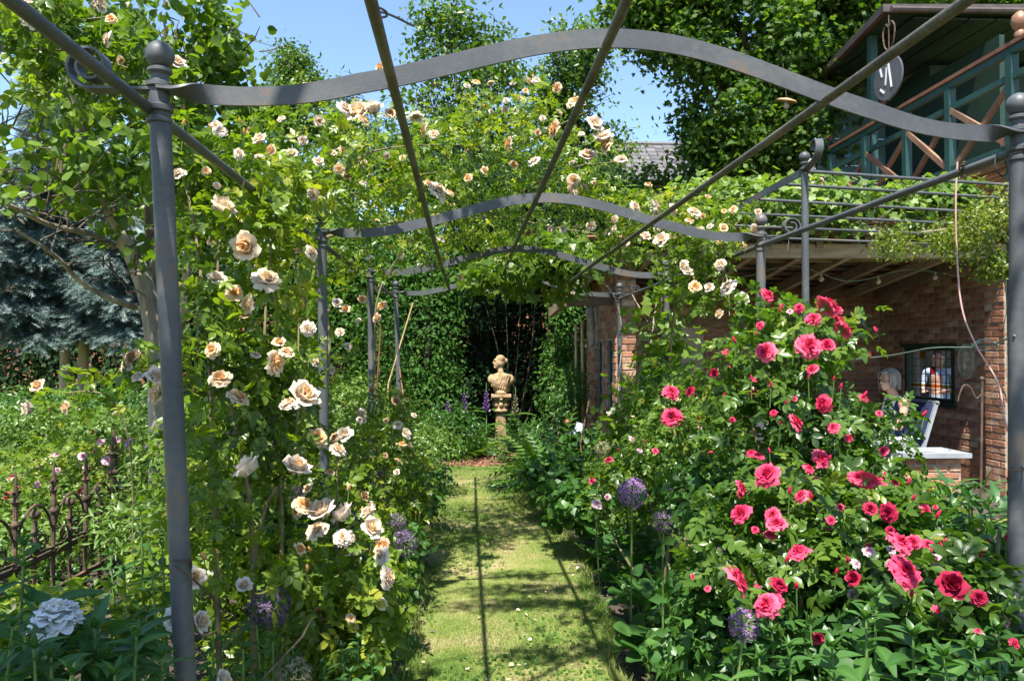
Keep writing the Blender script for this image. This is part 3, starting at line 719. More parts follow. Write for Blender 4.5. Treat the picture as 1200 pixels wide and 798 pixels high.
# roof: falls to the back; beams, rafters, battens, tiles
ZF, ZB_ = 2.70, 2.44
def zr(y): return ZF + (ZB_ - ZF) * (y - 9.05) / (YB - 9.05)
MB().bar((1.30, 9.06, 2.745), (6.25, 9.06, 2.80), .11, .15).build('inner_beam', M['old_wood'], shed)
MB().bar((2.5, 8.28, 2.715), (6.3, 8.28, 2.735), .11, .15).build('front_beam', M['old_wood'], shed)
MB().bar((2.5, 8.13, 2.925), (6.3, 8.13, 2.945), .03, .10).build('fascia_board', M['old_wood'], shed)
for i, x in enumerate((1.4, 2.05, 2.68, 3.2, 3.78, 4.35, 4.95, 5.55, 5.98)):
    MB().bar((x, 8.2 if x > 2.5 else 8.85, zr(8.2 if x > 2.5 else 8.85) + .02), (x, 11.45, zr(11.45) + .02), .075, .13).build('rafter', M['old_wood'], shed)
rf = MB().bar((3.75, 8.80, zr(8.80) + .155), (3.75, 11.6, zr(11.6) + .155), 5.2, .012).bar((4.45, 8.12, zr(8.12) + .155), (4.45, 8.80, zr(8.80) + .155), 3.8, .012).build('roof', M['roof_felt'], shed)  # second, forward strip of roof added to keep the end wall in shade
tile_me = rounded_box_mesh('roof_tile', (.225, .36, .022), .006, M['tile_clay'])
sl = math.atan2(ZB_ - ZF, YB - 9.05)
for r_ in range(12):
    y = 8.22 + r_ * .30
    for c_ in range(22):
        if y < 8.8 and c_ < 6: continue
        link('roof_tile', tile_me, rf, None, (1.28 + c_ * .232, y, zr(y) + .185 + .006 * (c_ % 2)), (sl + .05, 0, rnd.uniform(-.01, .01)))
for r_ in range(11):
    y = 8.38 + r_ * .30; MB().bar((1.3 if y > 8.8 else 2.6, y, zr(y) + .115), (6.2, y, zr(y) + .115), .05, .03).build('batten', M['brown_wood'], shed)
MB().bar((1.16, 9.0, 2.30), (1.16, 11.5, 2.20), .07, .12).build('eaves_plate', M['old_wood'], shed)
MB().bar((1.10, 9.35, 2.22), (1.80, 9.35, 2.25), .09, .10).build('bracket_beam', M['brown_wood'], shed)
MB().bar((1.13, 9.3, 2.28), (1.62, 9.02, 2.74), .07, .09).build('brace', M['old_wood'], shed)
MB().bar((1.14, 10.3, 2.24), (1.70, 10.3, 2.70), .07, .09).build('brace', M['old_wood'], shed)
MB().box((3.75, 10.2, .02), (4.3, 2.3, .04)).build('floor', M['slab_grey'], shed)
MB().box((3.05, YB - .045, 1.02), (.62, .04, 1.98)).build('door', M['plaster'], shed)
MB().bar((XW + .3, YB - .07, 2.02), (XE - .05, YB - .07, 2.02), .06, .08).build('shelf_rail', M['old_wood'], shed)
bulbs = spline([(2.4, 8.97, 2.66), (3.1, 8.98, 2.50), (3.8, 8.97, 2.64), (4.5, 8.98, 2.46), (5.2, 8.97, 2.60), (5.9, 8.97, 2.52)], 8)
sl_ = MB().tube(bulbs, .005, 6).build('string_light', M['wire_green']); tag(sl_, 'dark string of small light bulbs under the shed beam', 'string light')
for i in range(4, len(bulbs), 8):
    p = bulbs[i]; MB().tube([p, p - Vector((0, 0, .035))], .012, 8).ball(p - Vector((0, 0, .065)), .032, 10, 8).build('bulb', M['plaster'], sl_, smooth=True)

# ================================================================== GREEN WOODEN HOUSE WITH GALLERY (upper right)
gh = thing('green_house', 'dark green wooden house with a raised gallery and crossed railings at upper right', 'house', (6.6, 9, 0))
def gal(px, py): return PX(px, py, 6.55)
Ys_ = [8.95, 10.15, 11.4, 12.7]
FL = 3.86
hr0, hr1 = Vector((6.55, 8.75, 5.18)), Vector((6.55, 13.6, 5.18))
# measured from the photo: the handrail runs through (1185,45) and (985,178)
pA, pB = PX(1190, 42, 6.55), PX(985, 178, 6.55)
ZH = (pA.z + pB.z) / 2
YA, YZ = pA.y, pB.y
MB().bar((6.55, YA - .6, ZH + .03), (6.55, YZ + .3, ZH + .03), .13, .05).build('handrail', M['handrail'], gh)
MB().bar((6.55, YA - .6, ZH - .045), (6.55, YZ + .3, ZH - .045), .07, .09).build('rail', M['teal_paint'], gh)
MB().bar((6.55, YA - .6, ZH - .36), (6.55, YZ + .3, ZH - .36), .06, .08).build('rail', M['teal_paint'], gh)
MB().bar((6.55, YA - .6, ZH - 1.22), (6.55, YZ + .3, ZH - 1.22), .06, .10).build('rail', M['teal_paint'], gh)
gps = [PX(x, 100, 6.55).y for x in (1186, 1113, 1062, 1014, 974)]
for i, y in enumerate(gps):
    MB().box((6.55, y, ZH - .86), (.10, .11, 1.58)).build('railing_post', M['teal_paint'], gh)
for y0, y1 in zip(gps[:-1], gps[1:]):
    MB().bar((6.535, y0 + .05, ZH - 1.17), (6.535, y1 - .05, ZH - .40), .045, .075).build('cross_brace', M['brown_wood'], gh)
    MB().bar((6.585, y0 + .05, ZH - .40), (6.585, y1 - .05, ZH - 1.17), .045, .075).build('cross_brace', M['brown_wood'], gh)
FZ = ZH - 1.35
for i in range(9):
    MB().box((6.65 + i * .17, (YA + YZ) / 2 + .3, FZ), (.10, YZ - YA + 1.8, .04)).build('floor_board', M['brown_wood'], gh)
EY = YZ + 1.35          # end wall that faces the camera
xl = P(957, 170, EY).x
for k in range(12):
    MB().box(((xl + 8.2) / 2, EY + .02 - .012 * (k % 2), FZ + .13 + k * .265), (8.2 - xl, .05, .25)).build('wall_board', M['wall_teal'], gh)
MB().box((8.15, (11.4 + EY) / 2, FZ + 1.2), (.08, EY - 11.4, 2.7)).build('wall', M['dark_green_paint'], gh)
MB().box((9.6, (13.4 + EY) / 2, 3.4), (2.75, EY - 13.4, 6.8)).build('house_body', M['dark_green_paint'], gh)
RZ = P(1035, 14, 11.6).z
cp = PX(1021, 100, 6.66)
MB().box((6.68, cp.y, (FZ + RZ) / 2 - .1), (.12, .12, RZ - FZ + .18)).build('corner_post', M['teal_paint'], gh)
fr = P(1035, 14, 11.6); bk = P(957, 97, EY + .2)
rfm = MB(); RB = bk.z
xe = 11.0
rfm.add([(fr.x, fr.y, RZ), (xe, fr.y, RZ + .1), (xe, EY + .5, RB + .1), (bk.x, EY + .5, RB)] + [(fr.x, fr.y, RZ + .12), (xe, fr.y, RZ + .22), (xe, EY + .5, RB + .22), (bk.x, EY + .5, RB + .12)],
        [(0, 1, 2, 3), (7, 6, 5, 4), (0, 4, 5, 1), (1, 5, 6, 2), (2, 6, 7, 3), (3, 7, 4, 0)])
groof = rfm.build('roof', M['roof_felt'], gh)
sf = MB(); sf.add([(fr.x + .1, fr.y + .06, RZ - .01), (xe, fr.y + .06, RZ + .088), (xe, EY + .45, RB + .09), (bk.x + .08, EY + .45, RB - .01)], [(0, 1, 2, 3)]); sf.build('soffit', M['dark_green_paint'], groof)
for k in range(8):
    x = 7.15 + k * .45; MB().bar((x, fr.y + .1, RZ - .04), (x, EY + .3, RB - .04), .42, .03).build('ceiling_board', M['dark_green_paint'], groof)
MB().tube([(fr.x + .1, fr.y - .05, RZ + .02), (xe, fr.y - .05, RZ + .06)], .05, 8).build('gutter', M['roof_felt'], groof, smooth=True)
MB().lathe([(.02, 0), (.06, .02), (.07, .06), (.05, .10), (.085, .15), (.10, .21), (.085, .28), (.03, .33)], (6.55, pA.y - .08, ZH + .05), 16).build('post_finial', M['copper'], gh, smooth=True)
for x, y in ((6.6, YA - .3), (8.1, YA - .3), (6.75, EY - .1), (8.1, EY - .1)):
    MB().box((x, y, FZ / 2 - .02), (.14, .14, FZ - .02)).build('support_post', M['brown_wood'], gh)
def flower_paint(px, py, r, c, n=6):
    p = P(px, py, EY - .022); k = EY / FPX; mb = MB()
    for i in range(n):
        a = 2 * math.pi * i / n; mb.lathe([(r * k * .42, 0), (r * k * .42, .004)], p + Vector((math.cos(a) * r * k * .55, -.004 - .0004 * i, math.sin(a) * r * k * .55)), 10, (0, -1, 0))
    return mb.build('painted_flower', c, gh)
paint_pink = pmat('paint_pink', [(.3, (.60, .10, .22)), (.7, (.70, .22, .34))], .7)
paint_blue = pmat('paint_blue', [(.3, (.10, .30, .60)), (.7, (.22, .45, .70))], .7)
paint_leafy = pmat('paint_leafy', [(.3, (.14, .24, .08)), (.7, (.26, .34, .12))], .7)
for px, py, r, c in ((971, 160, 5, paint_pink), (973, 174, 4, paint_pink), (993, 180, 5, paint_blue), (1029, 171, 3.5, paint_pink), (1008, 120, 3.5, paint_pink), (1035, 122, 3.5, paint_pink), (988, 150, 3, paint_blue)): flower_paint(px, py, r, c)
for pts in (((980, 172), (984, 162), (979, 155), (986, 148)), ((1000, 195), (1006, 180), (1000, 168), (1007, 160)), ((1040, 190), (1046, 178), (1041, 168), (1048, 160))):
    mb = MB(); mb.tube(spline([P(x, y, EY - .03) for x, y in pts], 6), .012, 6); mb.build('painted_tendril', paint_leafy, gh)
# round hanging sign on a scroll bracket
sg = thing('hanging_sign', 'round dark hanging sign with pale marks on an iron scroll bracket', 'sign', P(1043, 112, 11.5))
c = P(1042, 92, 11.5); k = c.y / FPX
mb = MB(); mb.lathe([(26 * k, 0), (27 * k, .008), (27 * k, .022), (26 * k, .03)], c, 28, (-1, -.12, 0)); sgd = mb.build('disc', pmat('sign_slate', [(.3, (.05, .052, .058)), (.7, (.085, .088, .094))], .5, fine=.3), sg)
ax_ = Vector((-1, -.12, 0)).normalized(); uu = ax_.cross(Z3).normalized()
wp = M['white_plastic']
for (a0, b0, a1, b1, wd) in ((-.35, -.6, -.1, .75, .13), (.15, -.35, .05, .6, .10), (.25, -.75, .6, -.45, .12), (.45, .2, .6, .7, .12)):
    q0 = c + ax_ * .036 + uu * a0 * 22 * k + Z3 * b0 * 22 * k; q1 = c + ax_ * .036 + uu * a1 * 22 * k + Z3 * b1 * 22 * k
    MB().bar(q0, q1, .006, wd * 22 * k, (q1 - q0).cross(ax_)).build('mark', wp, sgd)
for s_ in (-1, 1):
    pts = [c + Z3 * .42, c + Z3 * .52 + uu * s_ * .10, c + Z3 * .74 + uu * s_ * .14, c + Z3 * .86 + uu * s_ * .07, c + Z3 * .80 + uu * s_ * .02]
    MB().tube(spline(pts, 6), .012, 6).build('scroll_bracket', M['rust_iron'], sg, smooth=True)
MB().tube([c + Z3 * .34, c + Z3 * .98], .010, 6).build('hanger', M['rust_iron'], sg)

# ================================================================== FAR HOUSE ROOF
fh = thing('far_house', 'distant house with dark grey tiled roof behind the trees', 'house', (6, 25, 0))
pl, pr = P(700, 150, 24), P(800, 150, 24)
ez = P(720, 215, 24).z; rz = P(740, 150, 24).z
MB().box(((pl.x + pr.x + 2) / 2, 26, ez / 2), (pr.x - pl.x + 4, 3.6, ez)).build('wall', M['plaster'], fh)
fr_ = MB(); x0, x1 = pl.x - .3, pr.x + 4.5
fr_.add([(x0, 23.6, ez), (x1, 23.6, ez), (x1, 26, rz), (x0, 26, rz), (x1, 28.4, ez), (x0, 28.4, ez)], [(0, 1, 2, 3), (3, 2, 4, 5), (0, 3, 5), (1, 4, 2)])
frr = fr_.build('roof', M['tile_dark'], fh)
ftile = rounded_box_mesh('roof_tile', (.30, .40, .03), .01, M['tile_dark']); nl = math.hypot(2.4, rz - ez); sl2 = math.atan2(rz - ez, 2.4)
for r_ in range(int(nl / .33)):
    for c_ in range(17):
        t = (r_ + .5) * .33 / nl
        link('roof_tile', ftile, frr, None, (x0 + .2 + c_ * .31, 23.6 + 2.4 * t, ez + (rz - ez) * t + .03 + .012 * (c_ % 2)), (sl2 - .06, 0, 0))
MB().tube([(x0, 26, rz + .04), (x1, 26, rz + .04)], .09, 8).build('ridge', M['tile_dark'], frr, smooth=True)

# ================================================================== TREES AND HEDGES
def limb(pts, r0, r1, parent, name='limb', mat='bark', n=8):
    pp = spline(pts, 6); k = len(pp)
    return MB().tube(pp, [r0 + (r1 - r0) * (i / (k - 1)) ** .8 for i in range(k)], n).build(name, M[mat], parent, smooth=True)
def twigs(parent, starts, n, length, r, mat='bark_dark', up=.5, name='twigs'):
    mb = MB()
    for _ in range(n):
        s = Vector(rnd.choice(starts)) + Vector((rnd.gauss(0, .15), rnd.gauss(0, .15), rnd.gauss(0, .15))); d = Vector((rnd.gauss(0, 1), rnd.gauss(0, 1), rnd.gauss(up, .6))).normalized() * length * rnd.uniform(.5, 1.2)
        mb.tube([s, s + d * .5 + Vector((rnd.gauss(0, .05),) * 3), s + d], [r, r * .7, r * .35], 5)
    o = mb.build(name, M[mat], parent); o['kind'] = 'stuff'; return o

# round-leaved multi-stemmed tree at left
jt = thing('round_leaved_tree', 'multi-stemmed round-leaved tree with grey bark at far left above the fence', 'tree', (P(192, 520, 6).x, 6.0, 0))
bx_ = P(190, 520, 6).x
tr = limb([(bx_, 6, 0), P(186, 450, 6), P(176, 360, 6), P(160, 310, 6), P(143, 278, 5.95), P(122, 232, 5.9), P(110, 205, 5.85)], .10, .045, jt, 'trunk')
limb([P(178, 372, 6.05), P(184, 320, 6.1), P(176, 250, 6.15), P(190, 190, 6.2), P(205, 130, 6.2)], .07, .03, jt)
limb([P(143, 278, 5.95), P(125, 240, 5.8), P(118, 215, 5.7), P(95, 175, 5.6), P(88, 120, 5.5), P(60, 60, 5.4)], .04, .015, jt)
limb([P(122, 232, 5.9), P(112, 195, 5.9), P(100, 165, 5.8), P(97, 110, 5.7), P(130, 40, 5.6)], .035, .012, jt)
limb([P(133, 288, 5.95), P(105, 274, 5.7), P(60, 264, 5.3), P(20, 245, 5.0), P(-30, 220, 4.7)], .028, .012, jt)
limb([P(158, 360, 6.0), P(125, 348, 5.7), P(92, 328, 5.5), P(65, 300, 5.3), P(20, 270, 5)], .028, .010, jt)
limb([P(205, 400, 6.0), P(218, 350, 5.8), P(220, 300, 5.7), P(232, 240, 5.6), P(225, 160, 5.5)], .05, .015, jt)
limb([P(110, 205, 5.85), P(150, 150, 5.8), P(200, 90, 5.7), P(250, 30, 5.7)], .03, .01, jt)
bl = [B(60, 60, 5.6, 130, 75, .9), B(150, 70, 5.7, 120, 80, .9), B(220, 120, 5.9, 75, 75, .8), B(40, 175, 5.2, 100, 60, .8), B(130, 195, 5.8, 95, 60, .8), B(215, 220, 5.6, 50, 60, .6), B(40, 245, 5.0, 80, 26, .6), B(240, 40, 5.8, 45, 55, .5), B(90, -40, 5.6, 190, 80, 1.0), B(150, 300, 5.6, 40, 20, .3)]
foliage('crown', M['round_leaf'], jt, 'round', bl, 1350, .066, gap=.56, gscale=2.6, per=4, clump=.09, up=.5, outw=.4, rand=.8)
twigs(jt, [b[0] for b in bl], 170, .5, .006)
pods = MB()
for _ in range(46):
    b = bl[rnd.randrange(len(bl))]; p = Vector(b[0]) + Vector([rnd.uniform(-1, 1) * q for q in b[1]]) * .7
    for k in range(3):
        o = p + Vector((rnd.gauss(0, .03), rnd.gauss(0, .03), rnd.gauss(0, .03))); pods.bar(o, o + Vector((rnd.gauss(0, .01), rnd.gauss(0, .01), -.08)), .004, .016, (rnd.gauss(0, 1), rnd.gauss(0, 1), .1))
pods.build('seed_pods', M['rust_iron'], jt)['kind'] = 'stuff'

# blue spruce at left
sp_ = thing('blue_spruce', 'blue spruce with tiers of drooping silvery boughs at left', 'spruce', (P(75, 450, 11).x, 11.2, 0))
for px in (75, 96):
    c = P(px, 450, 11.2); MB().tube([(c.x, 11.2, 0), (c.x + .03, 11.2, 3), (c.x, 11.2, 6)], [.075, .065, .03], 10).build('trunk', M['bark'], sp_, smooth=True)
def spruce_bough(root, tip, width):
    root, tip = Vector(root), Vector(tip); d = tip - root; L_ = d.length; n = int(L_ * 420)
    t = rng.random(n) ** .8; side = np.array(d.cross(Z3).normalized()); w = (1 - t * .75) * width
    s = rng.uniform(-1, 1, n)
    p = np.array(root)[None] + np.array(d)[None] * t[:, None] + side[None] * (s * w)[:, None]
    p[:, 2] += .20 * np.sin(t * 3.0) - np.abs(s) * w * .55 + rng.normal(size=n) * .04 - .12 * rng.random(n)
    ax = np.array(d / L_)[None] * .8 + side[None] * (s * 1.3)[:, None] + np.array([0, 0, -.35])[None] + rng.normal(size=(n, 3)) * .25
    nr = np.array([0, 0, 1.0])[None] + rng.normal(size=(n, 3)) * .35
    return leaves_np('spray', p, ax, nr, .13 + .10 * rng.random(n), tints(p, .8, 2.5))
parts = []; boughs = []
for py, tips in ((388, ((-30, 392), (40, 398), (100, 388), (150, 392), (185, 398))), (352, ((-20, 362), (30, 364), (95, 368), (150, 358), (190, 380))), (318, ((-30, 318), (15, 328), (62, 338), (120, 345), (170, 335))), (285, ((-20, 296), (40, 300), (90, 305), (140, 312), (185, 300))), (255, ((-10, 262), (50, 272), (110, 270), (170, 280))), (215, ((10, 235), (70, 240), (130, 240))), (180, ((30, 200), (80, 208), (120, 205))), (130, ((50, 160), (100, 160))), (80, ((60, 115), (95, 118)))):
    for i, (tx, ty) in enumerate(tips):
        r0 = P(82, py - 14, 11.3); t0 = P(tx, ty, 9.7 + .25 * (i % 3)); parts.append(spruce_bough(r0, t0, .55)); boughs.append((r0, t0))
V, F, C = merge(parts); link('needles', arr_mesh('needles', V, F, C), sp_, M['spruce_needle'])
for r0, t0 in boughs: MB().tube([r0, r0.lerp(t0, .5) + Vector((0, 0, .12)), t0], [.03, .02, .008], 6).build('bough', M['bark_dark'], sp_, smooth=True)

# clipped hedges behind
def hedge(name, label, blobs, n, mat, size, tpl='oval', per=3, gap=.25, group=None, stems=3):
    c = blobs[0][0]; h = thing(name, label, 'hedge', (c[0], c[1], 0), group)
    foliage('foliage', M[mat], h, tpl, blobs, n, size, gap=gap, gscale=2.5, per=per, clump=.07, up=.35, outw=.9, rand=.7, shell=.45)
    mb = MB()
    for k in range(stems):
        b = blobs[k % len(blobs)]; x = b[0][0] + rnd.uniform(-.5, .5) * b[1][0]; mb.tube([(x, b[0][1], 0), (x + rnd.gauss(0, .05), b[0][1], b[0][2]), (x + rnd.gauss(0, .1), b[0][1], b[0][2] + b[1][2] * .8)], [.06, .045, .02], 7)
    mb.build('stems', M['bark_dark'], h, smooth=True)['kind'] = 'stuff'
    return h
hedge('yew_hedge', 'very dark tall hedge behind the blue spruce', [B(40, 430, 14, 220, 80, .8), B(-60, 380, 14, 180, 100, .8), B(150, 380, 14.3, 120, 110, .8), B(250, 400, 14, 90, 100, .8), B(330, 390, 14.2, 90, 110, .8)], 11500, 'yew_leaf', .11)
hedge('hornbeam_hedge', 'bright green clipped hedge column behind the purple foxgloves', [B(498, 420, 12.2, 44, 110, .5), B(470, 400, 12.6, 50, 115, .5), B(498, 330, 12.5, 48, 60, .5), B(505, 480, 12.0, 36, 55, .4)], 6500, 'hedge_leaf', .075)
hedge('leafy_hedge', 'tall mid green hedge beside the left arbor posts', [B(405, 400, 13.2, 60, 130, .6), B(440, 440, 13.0, 50, 80, .6), B(375, 330, 13.5, 70, 80, .6), B(432, 330, 13.3, 60, 70, .5), B(440, 380, 13.6, 70, 110, .4)], 7500, 'hedge_leaf', .085)
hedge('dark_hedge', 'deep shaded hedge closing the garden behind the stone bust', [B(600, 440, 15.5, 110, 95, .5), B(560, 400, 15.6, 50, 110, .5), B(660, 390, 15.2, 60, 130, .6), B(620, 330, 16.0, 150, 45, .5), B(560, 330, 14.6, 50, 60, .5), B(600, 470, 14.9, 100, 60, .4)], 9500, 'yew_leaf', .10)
hedge('ivy_hedge', 'green leafy hedge between the dark gap and the brick shed', [B(668, 400, 12.4, 24, 90, .4), B(676, 330, 12.5, 30, 60, .4), B(660, 450, 12.2, 28, 60, .4)], 2200, 'hedge_leaf', .075)
# brick boundary wall glimpsed through the gap
gw = MB(); o = P(565, 400, 16.6)
gwall = thing('boundary_wall', 'old brick boundary wall glimpsed in the dark gap behind the bust', 'wall', (o.x, 16.6, 0))
brick_wall(gwall, (-14, 16.6, 0), (1, 0, 0), 20.0, 0, 3.1, (0, -1, 0), single=lambda t, z: 1.6 < z < 2.95 and 13.0 < t < 15.4)
bs_ = thing('bare_shrub', 'bare dark branches fanning out in the gap above the bust', 'shrub', (P(600, 480, 14.2).x, 14.2, 0))
for px, py in ((565, 345), (592, 340), (628, 345), (645, 350), (610, 355)):
    b0 = Vector((P(598, 480, 14.2).x + rnd.uniform(-.2, .2), 14.2, 0)); t0 = P(px, py, 14.2)
    MB().tube(spline([b0, b0.lerp(t0, .5) + Vector((rnd.gauss(0, .1), 0, .1)), t0], 5), [.012] * 5 + [.009] * 3 + [.006] * 3, 6).build('branch', M['bark_dark'], bs_, smooth=True)

def tree(name, label, base, blobs, n, per, size, mat, tpl, trunk_r, gap=.45, gscale=1.2, clump=.2, limbs=6, group=None, bark='bark_dark', up=.6):
    t = thing(name, label, 'tree', (base[0], base[1], 0), group)
    top = np.mean([b[0] for b in blobs], 0)
    limb([(base[0], base[1], 0), (base[0] + .1, base[1], top[2] * .45), (top[0], top[1], top[2] + .6)], trunk_r, trunk_r * .35, t, 'trunk', bark)
    for i in range(min(limbs, len(blobs))):
        b = blobs[i]; s = Vector((base[0], base[1], top[2] * .5)).lerp(Vector(top), .15 * (i % 4)); e = Vector(b[0]) + Vector((0, 0, b[1][2] * .4)); limb([s, s.lerp(e, .5) + Vector((0, 0, .3)), e], trunk_r * .45, trunk_r * .1, t, 'limb', bark, 7)
    foliage('crown', M[mat], t, tpl, blobs, n, size, gap=gap, gscale=gscale, per=per, clump=clump, up=up, outw=.5, rand=.8)
    twigs(t, [b[0] for b in blobs], 90, blobs[0][1][2] * .5, .012)
    return t
tree('garden_tree', 'tall light green tree rising behind the arch against the sky', (P(560, 400, 17).x, 17), [B(525, 60, 17, 48, 60, .9), B(500, 130, 17, 60, 55, 1), B(575, 80, 17, 40, 45, .8), B(560, 150, 17, 60, 60, 1), B(480, 190, 17, 60, 50, 1), B(600, 200, 17, 60, 60, 1), B(520, 30, 17, 30, 30, .5), B(540, 240, 17, 120, 60, 1)], 2700, 5, .14, 'tree_leaf', 'oval', .16, gap=.52, gscale=1.4, clump=.22)
tree('slender_tree', 'green tree with loose twigs behind the arch peak', (P(668, 400, 19).x, 19), [B(660, 75, 19, 50, 45, .9), B(690, 55, 19, 30, 30, .6), B(640, 120, 19, 45, 45, .9), B(690, 120, 19, 40, 40, .8), B(670, 170, 19, 75, 50, 1), B(650, 50, 19, 25, 25, .5), B(640, 220, 19, 100, 50, 1)], 2200, 5, .14, 'tree_leaf', 'oval', .15, gap=.52, gscale=1.4, clump=.22)
tree('maple_tree', 'big dark green maple filling the sky left of the wooden house', (P(905, 400, 15.5).x, 15.5), [B(860, 40, 15.5, 110, 70, 1.4), B(800, 10, 15.5, 75, 30, 1.1), B(930, 60, 15, 70, 80, 1.2), B(880, 130, 15.5, 85, 70, 1.4), B(960, 10, 15, 90, 50, 1.2), B(865, 180, 15.5, 65, 40, 1.2), B(935, 165, 15.2, 45, 45, 1), B(765, 25, 15.3, 28, 26, .6), B(800, 70, 15.2, 40, 45, .8), B(1010, -20, 15, 120, 45, 1.2), B(755, 5, 15, 50, 18, .6)], 9800, 5, .112, 'maple_leaf', 'maple', .24, gap=.50, gscale=1.5, clump=.22, limbs=9)
tree('back_maple', 'dark tree crown behind the roof of the green wooden house', (P(1130, 400, 19).x, 19), [B(1080, -5, 19, 90, 60, 1.2), B(1180, 0, 19, 80, 45, 1.2), B(1010, 40, 19, 60, 80, 1.2)], 2600, 5, .16, 'maple_leaf', 'maple', .2, gap=.42, gscale=1.0, clump=.25, limbs=3)
tree('distant_oak', 'small rounded distant tree above the rose canopy at left', (P(338, 400, 24).x, 24), [B(338, 78, 24, 26, 24, .8), B(320, 105, 24, 30, 25, .8), B(360, 108, 24, 28, 22, .8), B(345, 140, 24, 60, 30, 1), B(375, 115, 24, 18, 12, .5)], 1700, 5, .15, 'tree_leaf', 'oval', .15, gap=.45, clump=.2, limbs=3)
tree('dark_conifer', 'dark conifer tip beside the distant rounded tree', (P(408, 400, 26).x, 26), [B(405, 150, 26, 24, 40, .7), B(410, 205, 26, 45, 50, 1), B(440, 190, 26, 40, 50, 1), B(402, 110, 26, 10, 22, .4)], 1600, 4, .18, 'yew_leaf', 'lance', .15, gap=.4, clump=.2, limbs=3)
tree('background_lime', 'broad green tree behind the round-leaved tree at left', (P(230, 400, 18).x, 18), [B(200, 230, 18, 110, 60, 1.3), B(300, 220, 18, 90, 70, 1.2), B(240, 300, 18, 140, 70, 1.2), B(90, 270, 18, 140, 70, 1.2), B(400, 270, 18, 110, 60, 1.2)], 2600, 5, .18, 'tree_leaf', 'oval', .22, gap=.44, clump=.28)
tree('background_beech', 'dark leafy tree behind the vine-covered shed roof', (P(780, 400, 17).x, 17), [B(700, 270, 17, 110, 50, 1), B(800, 240, 17, 90, 45, 1), B(880, 230, 16.5, 90, 40, 1), B(620, 270, 17, 90, 50, 1)], 3000, 5, .15, 'maple_leaf', 'oval', .18, gap=.4, clump=.25, limbs=4)
tree('yew_tree', 'dense dark yew arching over the shaded recess behind the bust', (P(700, 480, 14.6).x, 14.6), [B(600, 240, 12.6, 100, 40, .9), B(645, 225, 13.6, 90, 42, 1.0), B(560, 215, 14.2, 80, 42, 1.0), B(690, 240, 14, 50, 50, .8), B(600, 290, 14.6, 90, 30, .6)], 3600, 5, .12, 'yew_leaf', 'lance', .16, gap=.25, clump=.2, limbs=4)
# overhead crown beside the camera: shades the near left corner and the near right corner as in the photo
sht = tree('shade_tree', 'leafy tree standing beside the photographer and shading the near bed', (-3.2, -1.4), [(np.array((-1.62, .10, 4.6)), np.array((.50, .80, .35))), (np.array((-2.5, -.3, 4.4)), np.array((.8, .7, .5))), (np.array((.30, 2.1, 4.7)), np.array((.25, .50, .10)))], 800, 5, .11, 'round_leaf', 'oval', .12, gap=.40, gscale=1.6, clump=.14, limbs=3)
fb_ = [(np.array((x, 26 + 2 * (i % 3), 2.6 + .5 * (i % 2))), np.array((2.2, 1.0, 3.2 + .6 * (i % 3)))) for i, x in enumerate(np.arange(-26, 28, 2.6))] + [(np.array((sx * 25., y, 2.8)), np.array((1.2, 2.4, 3.4))) for sx in (-1, 1) for y in np.arange(0, 26, 3.0)]
tl = tag(bpy.data.objects.new('treeline', None), 'dark mass of far trees closing the view behind the garden', 'trees', kind='stuff'); col.objects.link(tl)
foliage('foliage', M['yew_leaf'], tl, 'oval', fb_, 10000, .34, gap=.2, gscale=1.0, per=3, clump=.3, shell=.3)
foliage('shadow_sprays', M['round_leaf'], sht, 'oval', [(np.array((-.15, 2.85, 4.7)), np.array((.62, .06, .05))), (np.array((-.25, 2.55, 4.7)), np.array((.60, .07, .06))), (np.array((.0, 1.75, 4.7)), np.array((.55, .07, .06))), (np.array((-.3, 3.2, 4.7)), np.array((.30, .05, .05)))], 330, .065, gap=.1, per=4, clump=.045)  # thin unseen rows of leaves, added to cast shadow bands across the grass
foliage('shade_clump', M['round_leaf'], sht, 'oval', [(np.array((-1.42, .35, 4.6)), np.array((.34, .85, .25)))], 170, .11, gap=.15, per=5, clump=.10)
for x0, y0, x1, y1 in ((-1.6, .5, .5, 2.9), (-1.6, .3, .4, 2.6), (-1.6, .2, .6, 1.8)): limb([(x0, y0, 4.5), ((x0 + x1) / 2 - .3, y1 - .15, 4.75), (x1, y1, 4.7)], .014, .006, sht)
tree('shade_bush_tree', 'leafy tree beside the photographer shading the near right corner', (3.6, -1.6), [(np.array((1.75, .35, 4.6)), np.array((.58, .75, .35))), (np.array((2.8, -.6, 4.4)), np.array((.8, .7, .6)))], 650, 5, .11, 'round_leaf', 'oval', .12, gap=.40, gscale=1.6, clump=.14, limbs=2)

# ================================================================== BLOOMS
def petal_patch(l, w, phi0, phi1, cup, ruffle, nu=4, nv=4, seed=0):
    r_ = np.random.default_rng(seed); V = np.zeros((nv + 1, nu + 1, 3)); pos = np.array([.02, 0.]); 
    for j in range(nv + 1):
        v = j / nv; ph = phi0 + (phi1 - phi0) * v
        if j: pos = pos + np.array([math.sin(ph), math.cos(ph)]) * l / nv
        ww = w * (.35 + .65 * math.sin(math.pi * min(1, .18 + v * .72)) ** .8)
        for i in range(nu + 1):
            u = i / nu * 2 - 1; q = abs(u) ** 2
            V[j, i] = (pos[0] - cup * q * w * .7, u * ww, pos[1] - (.16 * l * q if j == nv else 0))
            if j >= nv - 1: V[j, i] += r_.normal(size=3) * ruffle * l
    F = [(j * (nu + 1) + i, j * (nu + 1) + i + 1, (j + 1) * (nu + 1) + i + 1, (j + 1) * (nu + 1) + i) for j in range(nv) for i in range(nu)]
    return V.reshape(-1, 3), np.array(F)
